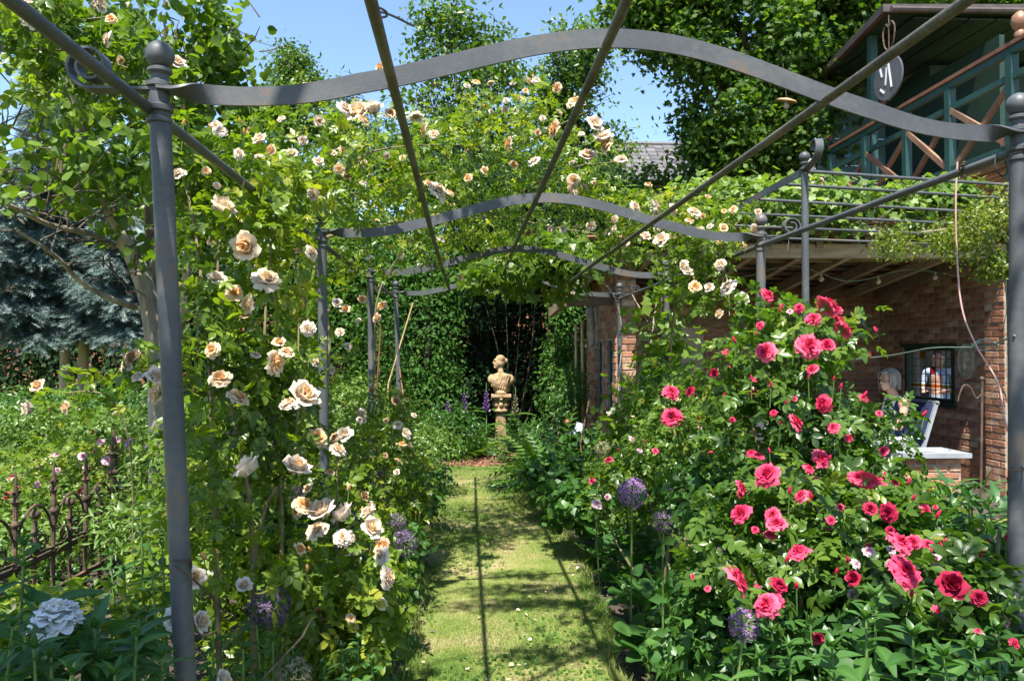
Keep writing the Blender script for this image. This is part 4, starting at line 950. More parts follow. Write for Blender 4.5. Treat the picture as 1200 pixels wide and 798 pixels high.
def bloom_mesh(name, layers, mat, ruffle=.06, seed=0):
    """layers: (count, length, width, phi0, phi1, cup, base radius, tint)"""
    r_ = np.random.default_rng(seed); Vs, Fs, Cs, b = [], [], [], 0
    for li, (cnt, l, w, p0, p1, cup, br, tn) in enumerate(layers):
        for k in range(cnt):
            V, F = petal_patch(l * (.9 + .2 * r_.random()), w * (.9 + .2 * r_.random()), p0 + r_.normal() * .10, p1 + r_.normal() * .16, cup, ruffle, 3, 3, int(r_.integers(1e9)))
            V = V + np.array([br, 0, 0]); a = 2 * math.pi * (k + .5 * (li % 2) + r_.normal() * .12) / cnt; ca, sa = math.cos(a), math.sin(a)
            V = np.stack([V[:, 0] * ca - V[:, 1] * sa, V[:, 0] * sa + V[:, 1] * ca, V[:, 2]], 1)
            Vs.append(V); Fs.append(F + b); Cs.append(np.clip(np.full(len(V), tn) + r_.normal() * .08, 0, 1)); b += len(V)
    V = np.concatenate(Vs); V[:, 2] -= .25; V /= 2 * np.abs(V[:, :2]).max()
    me = arr_mesh(name, V, np.concatenate(Fs), np.concatenate(Cs), smooth=True); me.materials.append(mat); return me
def rosette(mat, seed, full=1.0, open_=1.0):
    return bloom_mesh('bloom', [(4, .46, .19, -.35, .05, .9, .02, .0), (6, .49, .21, -.12, .35, .8, .04, .12), (7, .53, .25, .02, .68 * open_, .7, .06, .3), (8, .57, .28, .2, 1.05 * open_, .55, .08, .5), (8, .62, .33, .45, 1.45 * open_, .45, .10, .75), (8, .66, .36, .75, 1.8 * open_, .3, .11, 1.0)], mat, .05, seed)
def frilly(mat, seed):
    return bloom_mesh('bloom', [(7, .48, .18, -.25, .35, .6, .02, .1), (9, .50, .22, .0, .8, .5, .05, .3), (10, .52, .25, .3, 1.2, .4, .08, .5), (11, .60, .28, .6, 1.55, .3, .1, .75), (10, .64, .32, 1.0, 1.95, .2, .1, 1.0)], mat, .09, seed)
def cupped(mat, seed):
    return bloom_mesh('bloom', [(3, .48, .17, -.4, .0, .9, .0, .0), (4, .50, .20, -.2, .1, .9, .02, .0), (5, .52, .26, -.05, .3, .8, .06, .2), (6, .58, .32, .05, .6, .6, .10, .55), (6, .60, .34, .2, 1.2, .4, .12, .9)], mat, .05, seed)
BLM = {'a': [rosette(M['petal_apricot'], s, 1, .9 + .1 * s) for s in range(2)] + [cupped(M['petal_apricot'], 5)], 'w': [rosette(M['petal_pale'], 10), frilly(M['petal_pale'], 11), cupped(M['petal_pale'], 12)],
       'p': [frilly(M['petal_pink'], 20), frilly(M['petal_pink'], 21), rosette(M['petal_pink'], 22)], 'r': [rosette(M['petal_red'], 30), cupped(M['petal_red'], 31)], 'k': [rosette(M['petal_rosy'], 40), frilly(M['petal_rosy'], 41)], 's': [rosette(M['petal_white'], 50)], 't': [frilly(M['petal_spent'], 60), cupped(M['petal_spent'], 61)]}
sep = MB()
for k in range(5):
    a = 2 * math.pi * k / 5; sep.add([(0, 0, -.22), (.10 * math.cos(a - .5), .10 * math.sin(a - .5), -.2), (.36 * math.cos(a), .36 * math.sin(a), -.16), (.10 * math.cos(a + .5), .10 * math.sin(a + .5), -.2)], [(0, 1, 2), (0, 2, 3)])
sep.lathe([(.02, -.45), (.07, -.36), (.075, -.26), (.03, -.2)], (0, 0, 0), 7)
SEPAL = sep.mesh('calyx', M['green_stem'])
bud = MB(); bud.lathe([(.02, -.55), (.10, -.42), (.16, -.2), (.17, .05), (.10, .32), (.02, .45)], (0, 0, 0), 8)
BUD = {k: bud.mesh('bud', M[m], True) for k, m in (('a', 'petal_apricot'), ('w', 'petal_pale'), ('p', 'petal_pink'), ('r', 'petal_red'), ('k', 'petal_rosy'))}
for me in BUD.values():
    at_ = me.attributes.new('tint', 'FLOAT', 'POINT'); at_.data.foreach_set('value', np.full(len(me.vertices), .15, dtype=np.float32))
def buds(parent, blobs, n, kind, size=.022):
    # unopened buds on short stalks standing clear of the leaves
    for _ in range(n):
        b = blobs[rnd.randrange(len(blobs))]; d = Vector((rnd.gauss(0, .5), -1 * abs(rnd.gauss(.6, .3)), rnd.uniform(.1, 1))).normalized()
        p = Vector(b[0]) + Vector([d[i] * b[1][i] for i in range(3)]) * 1.05; q = (Vector((d.x, d.y, .9 + d.z))).normalized().to_track_quat('Z', 'Y').to_euler()
        o = link('bud', BUD[kind], parent, None, p, q, size * rnd.uniform(1.2, 2.0)); link('calyx', SEPAL, o, None, p, q, size * 1.6)
        MB().tube([p - Vector((d.x * .02, d.y * .02, .10)), p - Vector((0, 0, .01))], .0022, 4).build('stem', M['green_stem'], parent)
def more_blooms(parent, blobs, n, kinds, size=(.045, .075)):
    # further flowers on the outer side of the foliage
    for _ in range(n):
        b = blobs[rnd.randrange(len(blobs))]; d = Vector((rnd.gauss(0, .7), -abs(rnd.gauss(.7, .4)), rnd.gauss(.1, .6))).normalized()
        p = Vector(b[0]) + Vector([d[i] * b[1][i] for i in range(3)]) * 1.02
        dd = Vector((d.x + rnd.gauss(0, .3), d.y - .3, d.z + rnd.uniform(.1, .8))).normalized(); q = (dd.to_track_quat('Z', 'Y') @ Euler((0, 0, rnd.uniform(0, 6.28))).to_quaternion()).to_euler(); s = rnd.uniform(*size); k = rnd.choice(kinds)
        o = link('bloom', rnd.choice(BLM[k]), parent, None, p, q, s); link('calyx', SEPAL, o, None, p, q, s * .9)
def bloom(parent, px, py, dpx, Y, kind, face=None, back=.05):
    """a flower of dpx photo pixels across at distance Y, looking roughly outward/upward"""
    Y *= .945; c = P(px, py, Y); to_cam = (EYE - c).normalized()
    d = face or (to_cam * rnd.uniform(.1, .9) + Vector((rnd.gauss(0, .6), rnd.gauss(0, .25) - .1, rnd.uniform(.0, 1.0))))
    q = Vector(d).normalized().to_track_quat('Z', 'Y') @ Euler((0, 0, rnd.uniform(0, 6.28))).to_quaternion()
    s = dpx / FPX * Y * 1.14
    o = link('bloom', rnd.choice(BLM[kind]), parent, None, c, q.to_euler(), s * rnd.uniform(.92, 1.08))
    link('calyx', SEPAL, o, None, c, q.to_euler(), s * .9)
    return o
def stems_to(parent, pts, base, r=.004, mat='green_stem', n=5):
    for p in pts:
        p = Vector(p); b = Vector(base) + Vector((rnd.gauss(0, .08), rnd.gauss(0, .08), 0)); MB().tube(spline([b, b.lerp(p, .55) + Vector((rnd.gauss(0, .06), rnd.gauss(0, .06), .08)), p], 6), r, n).build('stem', M[mat], parent, smooth=True)

# ================================================================== CLIMBING ROSES ON THE ARBOR
APR = 'apricot climbing roses'
def climber(label, base, blobs, n, size, blooms, cane_paths, gap=.42, tpl='oval', weight=None, mat='rose_leaf', name='climbing_rose', cr=.012, mb_=2.5):
    t = thing(name, label, 'rose', (base[0], base[1], 0), APR)
    rose_foliage('foliage', M[mat], t, blobs, n, size, gap=gap, tpl=tpl, weight=weight)
    canes('cane', t, cane_paths, cr, .003)
    for b in blooms: bloom(t, *b)
    more_blooms(t, blobs, int(len(blobs) * mb_), 'aaawwwww' + 't'); buds(t, blobs, len(blobs), 'a')
    return t
lb = P(300, 790, 2.9)
climber('climbing rose with large cream and apricot blooms around the nearest left post', (lb.x, 2.9, 0),
    [B(290, 300, 3.0, 85, 80, .35), B(312, 420, 3.1, 60, 75, .3), B(270, 470, 2.9, 65, 80, .3), B(325, 520, 3.1, 52, 50, .28), B(270, 580, 2.8, 60, 60, .28), B(300, 220, 3.3, 100, 60, .35), B(205, 180, 3.1, 50, 50, .3), B(260, 390, 2.9, 50, 50, .25), B(190, 430, 2.6, 35, 26, .15), B(300, 660, 2.8, 60, 50, .25)], 1650, .040,
    [(262, 243, 34, 2.95, 'w'), (287, 289, 34, 2.8, 'a'), (313, 325, 36, 2.9, 'w'), (254, 326, 20, 2.9, 'w'), (275, 343, 21, 2.85, 'a'), (291, 357, 27, 2.85, 'a'), (248, 409, 20, 2.75, 'a'), (258, 441, 25, 2.7, 'a'), (280, 464, 28, 2.65, 'a'), (182, 460, 26, 2.3, 'a'), (182, 440, 22, 2.45, 'w'), (324, 425, 29, 2.85, 'a'), (336, 411, 20, 2.85, 'a'), (357, 462, 35, 2.85, 'w'), (339, 470, 24, 2.8, 'w'), (289, 547, 40, 2.5, 'w'), (348, 546, 34, 2.75, 'w'), (286, 685, 19, 2.55, 'w'), (228, 676, 25, 2.45, 'w'), (203, 727, 30, 2.4, 's'), (236, 728, 27, 2.45, 'w'), (262, 796, 24, 2.45, 'w'), (190, 200, 24, 2.7, 'a'), (208, 202, 18, 2.75, 'w'), (327, 401, 15, 2.9, 'a'), (360, 385, 19, 2.95, 'w'), (300, 415, 12, 2.9, 'w'), (160, 440, 14, 2.6, 'w'), (208, 73, 17, 3.2, 'w'), (281, 180, 14, 3.1, 'w'), (304, 163, 19, 3.1, 'w'), (318, 176, 16, 3.1, 'a'), (258, 152, 17, 3.1, 'w'), (304, 182, 12, 3, 'w'), (342, 180, 15, 3.3, 'w'), (255, 217, 10, 3.0, 'w'), (242, 200, 12, 3, 'a')],
    [[(lb.x, 2.9, 0), P(295, 620, 2.9), P(270, 470, 2.9), P(255, 330, 2.95), P(265, 220, 3.1)], [(lb.x - .1, 2.85, 0), P(250, 560, 2.85), P(245, 420, 2.9), P(225, 250, 3.0), P(195, 150, 3.1)], [(lb.x + .05, 2.95, 0), P(330, 600, 3.0), P(310, 420, 3.05), P(320, 260, 3.2)], [(lb.x, 2.9, 0), P(300, 640, 2.95), P(345, 520, 3.0), P(350, 380, 3.1)]], tpl='oval8', mb_=1.0)
climber('low rose bush with clustered cream blooms on the left edge of the grass path', (P(400, 760, 3.3).x, 3.3, 0),
    [B(400, 660, 3.2, 55, 70, .28), B(390, 590, 3.2, 45, 45, .25), B(440, 690, 3.1, 40, 50, .22), B(360, 700, 3.1, 45, 60, .25), B(420, 740, 3.0, 50, 40, .2)], 750, .040,
    [(357, 590, 26, 3.0, 'a'), (377, 597, 34, 3.0, 'w'), (401, 601, 28, 3.05, 'w'), (370, 618, 29, 2.95, 'w'), (401, 628, 21, 3.0, 'w'), (431, 600, 20, 3.1, 'w'), (436, 618, 27, 3.0, 'w'), (448, 640, 24, 2.98, 'a'), (445, 650, 22, 2.95, 'w'), (456, 676, 29, 2.9, 'w'), (361, 572, 14, 3.0, 'a'), (372, 512, 24, 3.2, 'a'), (397, 525, 20, 3.3, 'w'), (404, 509, 19, 3.35, 'w'), (392, 512, 13, 3.35, 'a')],
    [[(P(395, 770, 3.3).x, 3.3, 0), P(385, 680, 3.25), P(376, 610, 3.1)], [(P(410, 770, 3.3).x, 3.3, 0), P(425, 690, 3.2), P(440, 625, 3.1)], [(P(400, 770, 3.3).x, 3.3, 0), P(395, 640, 3.25), P(395, 530, 3.3)]], tpl='oval8')
climber('rose shrub with small peach blooms beside the third left arbor post', (P(455, 640, 5.2).x, 5.2, 0),
    [B(440, 540, 5.2, 45, 60, .4), B(470, 560, 5.4, 35, 50, .35), B(410, 520, 4.9, 45, 45, .35), B(480, 600, 5.2, 30, 35, .3), B(450, 480, 5.6, 45, 30, .4), B(430, 600, 4.8, 50, 40, .3)], 1250, .038,
    [(466, 497, 11, 5.1, 'w'), (476, 508, 14, 5.0, 'w'), (471, 521, 13, 5.0, 'a'), (467, 539, 8, 5.0, 'a'), (465, 553, 8, 5.0, 'w'), (423, 485, 13, 5.2, 'w'), (425, 492, 9, 5.2, 'w'), (452, 493, 6, 5.2, 'a')],
    [[(P(455, 640, 5.2).x, 5.2, 0), P(450, 560, 5.2), P(462, 500, 5.1)], [(P(440, 640, 5.2).x, 5.2, 0), P(430, 560, 5.1), P(422, 490, 5.2)]])
# the canopy rambling over the arches
c1 = P(352, 620, 4.4)
climber('vigorous peach rambling rose covering the left half of the arbor roof', (c1.x, 4.4, 0),
    [B(330, 190, 4.4, 85, 55, .5), B(420, 200, 4.7, 75, 55, .6), B(480, 225, 5.2, 70, 50, .6), B(390, 250, 4.5, 70, 40, .5), B(440, 165, 4.7, 70, 35, .5), B(350, 330, 4.9, 60, 50, .3), B(300, 260, 4.2, 60, 60, .4), B(440, 290, 5.5, 80, 30, .6), B(520, 185, 5.4, 50, 40, .6), B(370, 400, 5.0, 50, 60, .3), B(350, 140, 4.3, 60, 30, .4), B(520, 270, 6.2, 60, 30, .6)], 2200, .042,
    [(420, 131, 27, 4.2, 'w'), (437, 127, 26, 4.2, 'w'), (426, 140, 20, 4.15, 'a'), (458, 132, 15, 4.3, 'a'), (405, 126, 20, 4.2, 'w'), (487, 135, 17, 4.6, 'w'), (445, 79, 19, 4.2, 'a'), (496, 152, 16, 4.8, 'a'), (508, 156, 13, 4.8, 'w'), (515, 222, 24, 5.0, 'w'), (503, 215, 14, 5.0, 'a'), (528, 226, 12, 5.0, 'a'), (548, 208, 12, 5.2, 'a'), (350, 293, 14, 4.0, 'a'), (350, 103, 13, 4.0, 'w'), (374, 142, 13, 4.0, 'w'), (395, 355, 11, 4.4, 'w'), (425, 350, 11, 5, 'a'), (441, 372, 12, 5, 'a'), (447, 358, 12, 5, 'a'), (398, 388, 11, 4.4, 'w'), (420, 376, 8, 4.8, 'w'), (405, 362, 12, 4.6, 'a'), (382, 398, 12, 4.4, 'w'), (370, 425, 13, 4.2, 'w'), (540, 325, 11, 6.5, 'a'), (440, 258, 9, 5, 'w'), (470, 300, 9, 5.8, 'w'), (410, 270, 9, 4.6, 'a'), (390, 180, 10, 4.2, 'w'), (355, 165, 12, 4.0, 'w'), (330, 140, 11, 4, 'w')],
    [[(c1.x, 4.4, 0), P(355, 520, 4.4), P(362, 380, 4.45), P(345, 300, 4.5), P(380, 245, 4.7), P(470, 210, 5.1), P(560, 195, 5.6)], [(c1.x + .05, 4.45, 0), P(380, 500, 4.45), P(385, 380, 4.5), P(360, 290, 4.6), P(330, 230, 4.4)], [P(345, 290, 4.5), P(420, 268, 4.9), P(500, 258, 5.4), P(600, 255, 6.2)], [P(380, 245, 4.7), P(415, 190, 4.6), P(470, 172, 4.9), P(560, 170, 5.6)], [(c1.x - .05, 4.4, 0), P(330, 480, 4.3), P(325, 380, 4.3), P(315, 280, 4.3)]])
c2 = P(560, 560, 6.4)
climber('pale peach rambling rose spilling over the middle of the arbor roof', (P(440, 600, 6.3).x, 6.3, 0),
    [B(600, 160, 5.4, 70, 35, .5), B(580, 215, 5.8, 80, 35, .6), B(660, 190, 5.6, 60, 40, .5), B(640, 240, 6.0, 70, 35, .6), B(690, 220, 5.8, 40, 40, .5), B(560, 270, 6.6, 70, 28, .6), B(640, 290, 6.8, 70, 26, .6), B(540, 130, 5.4, 50, 28, .4), B(620, 125, 5.3, 35, 25, .4), B(720, 250, 5.8, 50, 30, .5)], 1800, .040,
    [(595, 168, 17, 5.2, 'a'), (625, 188, 18, 5.2, 'w'), (648, 151, 20, 5.2, 'a'), (652, 103, 13, 5.2, 'a'), (619, 95, 11, 5.2, 'a'), (675, 119, 22, 5.1, 'a'), (697, 145, 22, 5.0, 'w'), (706, 160, 26, 5.0, 'w'), (689, 182, 20, 5.1, 'w'), (710, 170, 20, 5, 'a'), (728, 185, 15, 5.2, 'w'), (668, 220, 15, 5.4, 'w'), (672, 211, 17, 5.4, 'a'), (686, 219, 10, 5.4, 'a'), (660, 268, 10, 6.0, 'w'), (676, 266, 9, 6, 'w'), (692, 264, 13, 6.0, 'w'), (712, 272, 11, 6.0, 'w'), (575, 97, 9, 5.3, 'a'), (592, 128, 9, 5.3, 'w'), (605, 130, 8, 5.3, 'w'), (645, 268, 9, 6.3, 'w'), (548, 100, 8, 5.4, 'w'), (576, 130, 8, 5.4, 'w')],
    [[P(500, 260, 6.4), P(580, 240, 6.1), P(660, 200, 5.7), P(720, 190, 5.5)], [P(520, 240, 6.2), P(580, 190, 5.7), P(650, 150, 5.4), P(690, 130, 5.2)], [(P(440, 600, 6.3).x, 6.3, 0), P(440, 450, 6.3), P(445, 340, 6.3), P(500, 260, 6.4)], [P(560, 245, 6.2), P(640, 265, 6.3), P(740, 280, 6.4)]], gap=.45)
c3 = P(790, 560, 6.2)
climber('pale peach climbing rose trailing down the second right arbor post', (c3.x, 6.2, 0),
    [B(760, 250, 5.4, 50, 30, .4), B(800, 255, 5.2, 45, 26, .4), B(790, 300, 5.2, 45, 30, .35), B(830, 290, 5.0, 35, 25, .35), B(830, 340, 5.0, 40, 30, .3), B(745, 285, 5.8, 45, 22, .4), B(860, 260, 5.0, 30, 24, .3)], 1150, .036,
    [(770, 243, 21, 5.1, 'w'), (745, 242, 14, 5.2, 'w'), (790, 245, 15, 5.1, 'w'), (815, 247, 17, 5.0, 'w'), (755, 277, 17, 5.2, 'w'), (775, 281, 19, 5.1, 'w'), (800, 311, 14, 5.0, 'w'), (805, 318, 16, 5.0, 'w'), (815, 335, 16, 4.9, 'a'), (843, 309, 17, 4.9, 'w'), (852, 335, 22, 4.8, 'w'), (870, 350, 17, 4.7, 'w'), (843, 368, 13, 4.8, 'a'), (733, 285, 10, 5.4, 'w'), (720, 268, 8, 5.4, 'w'), (873, 289, 13, 4.8, 'a'), (808, 258, 10, 5, 'a')],
    [[(c3.x, 6.2, 0), P(785, 440, 6.1), P(790, 340, 5.8), P(770, 270, 5.5), P(720, 250, 5.6)], [P(770, 270, 5.5), P(820, 270, 5.1), P(850, 320, 4.9), P(855, 370, 4.8)]], gap=.46)
climber('rose sprays with cream blooms hanging at the upper left corner', (P(20, 500, 3.0).x, 3.0, 0),
    [B(40, 20, 2.9, 60, 35, .25), B(120, 50, 3.0, 45, 30, .25), B(150, 85, 3.1, 40, 25, .25), B(60, 90, 3.2, 50, 30, .25)], 330, .042,
    [(38, 21, 24, 2.7, 'w'), (125, 46, 19, 2.8, 'w'), (116, 5, 24, 2.6, 'w'), (142, 71, 12, 2.9, 'a'), (130, 22, 12, 2.8, 'a'), (30, 2, 14, 2.7, 'w')],
    [[P(-60, 120, 3.1), P(0, 60, 3.0), P(60, 30, 2.95), P(130, 20, 2.9)], [P(0, 60, 3.0), P(80, 60, 3.0), P(150, 80, 3.0)]], tpl='oval8', cr=.005, mb_=.3)
climber('young rose shoot with one apricot and one cream bloom by the iron fence', (P(60, 700, 3.9).x, 3.9, 0),
    [B(85, 455, 3.8, 40, 20, .15), B(60, 480, 3.8, 35, 20, .12), B(150, 425, 3.6, 35, 22, .15), B(120, 470, 3.7, 50, 12, .12)], 48, .042,
    [(44, 452, 19, 3.7, 'a'), (32, 478, 21, 3.7, 'w')],
    [[(P(150, 690, 3.8).x, 3.8, 0), P(155, 560, 3.8), P(130, 468, 3.75), P(60, 460, 3.75)]], tpl='oval8', gap=.3, cr=.0035, mb_=.5)

# ================================================================== PINK ROSE BUSHES
def bush(label, base, blobs, n, size, blooms, group, gap=.42, tpl='oval8', mat='rose_leaf_dark', name='rose_bush', stems=8):
    t = thing(name, label, 'rose', (base[0], base[1], 0), group)
    rose_foliage('foliage', M[mat], t, blobs, n, size, gap=gap, tpl=tpl)
    for b in blooms: bloom(t, *b)
    bk_ = blooms[0][4]; buds(t, blobs, 2 * len(blobs), bk_); more_blooms(t, blobs, len(blobs) * 2, bk_ * 5 + 'k', (.03, .06))
    stems_to(t, [np.array(b[0]) + rng.normal(size=3) * b[1] * .4 for b in (blobs * 3)[:stems]], base, .007, 'cane')
    return t
PK = 'deep pink roses'
bb = P(960, 700, 3.7)
bush('tall deep pink rose bush in front of the terrace pergola post', (bb.x, 3.7, 0),
    [B(950, 395, 3.6, 70, 45, .3), B(900, 430, 3.6, 65, 45, .3), B(880, 500, 3.5, 70, 60, .35), B(950, 490, 3.4, 60, 60, .3), B(1010, 500, 3.4, 65, 45, .3), B(930, 560, 3.3, 80, 45, .3), B(900, 370, 3.8, 35, 30, .2), B(1000, 560, 3.2, 60, 40, .28)], 1500, .042,
    [(972, 357, 32, 3.3, 'p'), (953, 372, 19, 3.4, 'p'), (990, 384, 26, 3.3, 'p'), (984, 374, 18, 3.35, 'p'), (897, 411, 28, 3.2, 'p'), (949, 405, 30, 3.2, 'p'), (969, 403, 20, 3.25, 'p'), (901, 345, 18, 3.6, 'p'), (936, 361, 14, 3.5, 'p'), (917, 358, 7, 3.5, 'p'), (963, 473, 25, 3.1, 'p'), (934, 494, 24, 3.1, 'p'), (976, 500, 17, 3.1, 'p'), (951, 432, 15, 3.2, 'p'), (880, 530, 13, 3.2, 'p'), (890, 381, 12, 3.5, 'p'), (964, 537, 22, 3.0, 'p'), (949, 548, 15, 3.0, 'p'), (1035, 528, 14, 3.0, 'p'), (955, 563, 12, 3.05, 'p')], PK)
bb = P(930, 780, 2.8)
bush('bushy deep pink rose with many full blooms at lower right', (bb.x, 2.8, 0),
    [B(900, 600, 2.9, 75, 50, .28), B(960, 620, 2.8, 80, 50, .28), B(880, 670, 2.7, 60, 50, .25), B(930, 690, 2.6, 70, 50, .25), B(1000, 660, 2.6, 60, 45, .22), B(1020, 590, 2.9, 60, 40, .25), B(850, 640, 2.9, 50, 60, .2), B(1060, 690, 2.5, 50, 35, .2)], 1100, .044,
    [(898, 555, 30, 2.85, 'p'), (870, 573, 25, 2.85, 'p'), (867, 600, 27, 2.75, 'p'), (905, 602, 22, 2.75, 'p'), (910, 612, 24, 2.72, 'p'), (938, 580, 20, 2.8, 'p'), (950, 581, 16, 2.85, 'p'), (935, 644, 28, 2.6, 'p'), (866, 678, 38, 2.4, 'p'), (897, 707, 34, 2.4, 'p'), (908, 700, 24, 2.42, 'p'), (885, 620, 9, 2.7, 'p'), (890, 533, 12, 3.0, 'p'), (914, 684, 22, 2.5, 'r'), (829, 689, 9, 2.45, 'p'), (812, 675, 7, 2.5, 'p'), (888, 686, 8, 2.5, 'p'), (985, 594, 10, 2.7, 'p'), (974, 609, 12, 2.7, 'p')], PK)
bb = P(1050, 760, 2.6)
bush('deep pink rose with one very large bloom near the right post', (bb.x, 2.6, 0),
    [B(1040, 620, 2.7, 60, 40, .22), B(1090, 650, 2.6, 60, 45, .22), B(1050, 690, 2.4, 55, 35, .18), B(1120, 680, 2.4, 50, 40, .18), B(1150, 640, 2.6, 40, 50, .2), B(1130, 730, 2.3, 45, 40, .16)], 750, .046,
    [(1014, 560, 30, 2.75, 'p'), (1025, 562, 24, 2.75, 'p'), (1004, 558, 20, 2.75, 'p'), (1020, 595, 18, 2.6, 'r'), (1040, 601, 24, 2.6, 'r'), (1057, 634, 34, 2.45, 'p'), (1063, 667, 46, 2.3, 'p'), (1070, 635, 18, 2.45, 'p'), (1116, 684, 32, 2.25, 'r'), (1018, 645, 16, 2.5, 'k'), (1004, 660, 14, 2.5, 'k'), (1044, 622, 12, 2.55, 'r'), (1147, 700, 18, 2.3, 'r'), (1146, 738, 10, 2.2, 'p'), (1000, 677, 18, 2.45, 'r'), (1096, 594, 6, 2.7, 'p')], PK)
bb = P(800, 640, 4.5)
bush('loose rose shrub with pink and dark red blooms below the trailing vine', (bb.x, 4.6, 0),
    [B(800, 520, 4.7, 60, 55, .4), B(760, 560, 4.8, 50, 50, .35), B(830, 470, 4.8, 45, 50, .35), B(840, 560, 4.3, 45, 50, .3), B(780, 460, 5.2, 40, 40, .3), B(720, 580, 5.0, 35, 40, .3), B(860, 430, 4.6, 35, 40, .3)], 1500, .038,
    [(787, 458, 22, 4.4, 'p'), (788, 487, 24, 4.3, 'p'), (837, 437, 10, 4.6, 'r'), (808, 458, 12, 4.5, 'r'), (741, 514, 10, 4.8, 'k'), (713, 538, 9, 4.7, 'p'), (750, 527, 9, 4.7, 'k'), (700, 590, 14, 4.5, 'k'), (845, 480, 8, 4.4, 'p'), (872, 470, 12, 4.3, 'p'), (883, 476, 10, 4.2, 'p'), (820, 500, 6, 4.4, 'k'), (850, 462, 7, 4.4, 'p'), (768, 528, 8, 4.5, 'p'), (853, 412, 8, 4.4, 'p')], PK)
fb = P(90, 600, 6.6)
bush('rose bush with small pink blooms behind the rusty iron fence', (fb.x, 6.6, 0),
    [B(60, 560, 6.6, 70, 45, .5), B(120, 550, 6.8, 60, 45, .5), B(20, 590, 6.2, 50, 45, .4), B(160, 560, 7, 50, 45, .4)], 1300, .046,
    [(7, 580, 11, 5.9, 'p'), (149, 518, 13, 6.4, 'k'), (126, 539, 13, 6.4, 'k'), (145, 565, 12, 6.3, 'k'), (97, 534, 10, 6.3, 'k'), (100, 546, 8, 6.3, 'k'), (45, 568, 9, 6.1, 'k'), (17, 558, 9, 6.1, 'p'), (93, 575, 8, 6.1, 'p'), (118, 517, 8, 6.5, 'k'), (171, 593, 7, 6.2, 'k'), (138, 515, 7, 6.5, 'k'), (68, 551, 7, 6.2, 'k')], 'small pink roses by the fence', tpl='oval', mat='rose_leaf')

# ================================================================== VINES
def vine(label, base, blobs, n, size, paths, mat='vine_leaf', tpl='vine', gap=.42, per=3, clump=.10, name='grapevine', up=.5, r=.018):
    t = thing(name, label, 'vine', (base[0], base[1], 0))
    foliage('foliage', M[mat], t, tpl, blobs, n, size, gap=gap, gscale=2.5, per=per, clump=clump, up=up, outw=.7, rand=.7)
    for p in paths:
        q = spline(p, 6); MB().tube(q, [r + (.005 - r) * i / (len(q) - 1) for i in range(len(q))], 7).build('stem', M['bark'], t, smooth=True)
    return t
vine('pale green grapevine sprawling over the shed roof behind the pergola rails', (2.2, 8.9, 0),
    [B(900, 240, 8.3, 70, 22, .4), B(980, 240, 8.3, 70, 22, .4), B(1060, 243, 8.3, 60, 22, .4), B(870, 232, 8.6, 50, 20, .4), B(950, 224, 8.8, 60, 14, .4), B(1030, 228, 8.7, 50, 14, .4), B(1100, 238, 8.3, 40, 26, .4), B(825, 236, 8.8, 40, 24, .4), B(930, 262, 8.1, 80, 10, .15), B(1030, 264, 8.1, 70, 9, .15), B(850, 258, 8.2, 50, 14, .15)], 2700, .078,
    [[(2.1, 8.95, 0), (2.05, 8.95, 1.2), (2.15, 8.9, 2.2), (2.4, 8.85, 2.9), (3.6, 9.0, 3.1), (5.4, 9.0, 3.1)], [(2.4, 8.85, 2.9), (3.2, 9.4, 3.2), (4.4, 9.5, 3.3)]], up=.9)
vine('green vine hanging from the far arches beside the brick pillar', (P(700, 560, 8.4).x, 8.5, 0),
    [B(610, 325, 8.2, 65, 16, .4), B(660, 300, 8.0, 60, 20, .4), B(575, 320, 8.0, 35, 14, .3), B(640, 340, 8.3, 35, 12, .3)], 420, .085,
    [[(P(722, 560, 8.5).x, 8.5, 0), P(724, 470, 8.5), P(728, 380, 8.45), P(705, 330, 8.3), P(640, 318, 8.2), P(575, 325, 8.1)]], tpl='vine', mat='round_leaf', r=.009)
vine('leafy vine twisting up the third right arbor post by the pillar', (P(755, 560, 6.6).x, 6.6, 0),
    [B(778, 420, 6.3, 22, 45, .2), B(762, 365, 6.3, 16, 22, .15), B(736, 470, 6.6, 14, 26, .15), B(790, 350, 6.2, 20, 26, .2), B(745, 510, 6.4, 30, 22, .25), B(772, 490, 6.3, 25, 35, .2)], 260, .075,
    [[(P(750, 560, 6.6).x, 6.6, 0), P(745, 480, 6.6), P(758, 410, 6.5), P(775, 360, 6.4), P(770, 310, 6.3)], [(P(748, 560, 6.6).x, 6.65, 0), P(735, 460, 6.6), P(765, 400, 6.45), P(738, 340, 6.5)]], gap=.40, mat='round_leaf', r=.009)
vine('fine-leaved yellow green climber at the right end of the pergola rails', (P(1175, 600, 5.6).x, 5.6, 0),
    [B(1150, 258, 5.6, 42, 26, .3), B(1115, 282, 5.6, 48, 12, .25), B(1178, 242, 5.5, 26, 26, .3), B(1080, 272, 5.7, 40, 8, .2), B(1128, 305, 5.5, 12, 18, .12), B(1168, 300, 5.5, 16, 26, .15), B(1060, 290, 5.6, 26, 6, .1), B(1145, 318, 5.5, 8, 12, .1)], 1250, .036,
    [[(P(1186, 600, 5.6).x, 5.6, 0), P(1182, 450, 5.6), P(1178, 330, 5.6), P(1150, 270, 5.6), P(1080, 272, 5.7)]], mat='fine_leaf', tpl='oval', clump=.07, per=4, gap=.50, name='climber', r=.012)
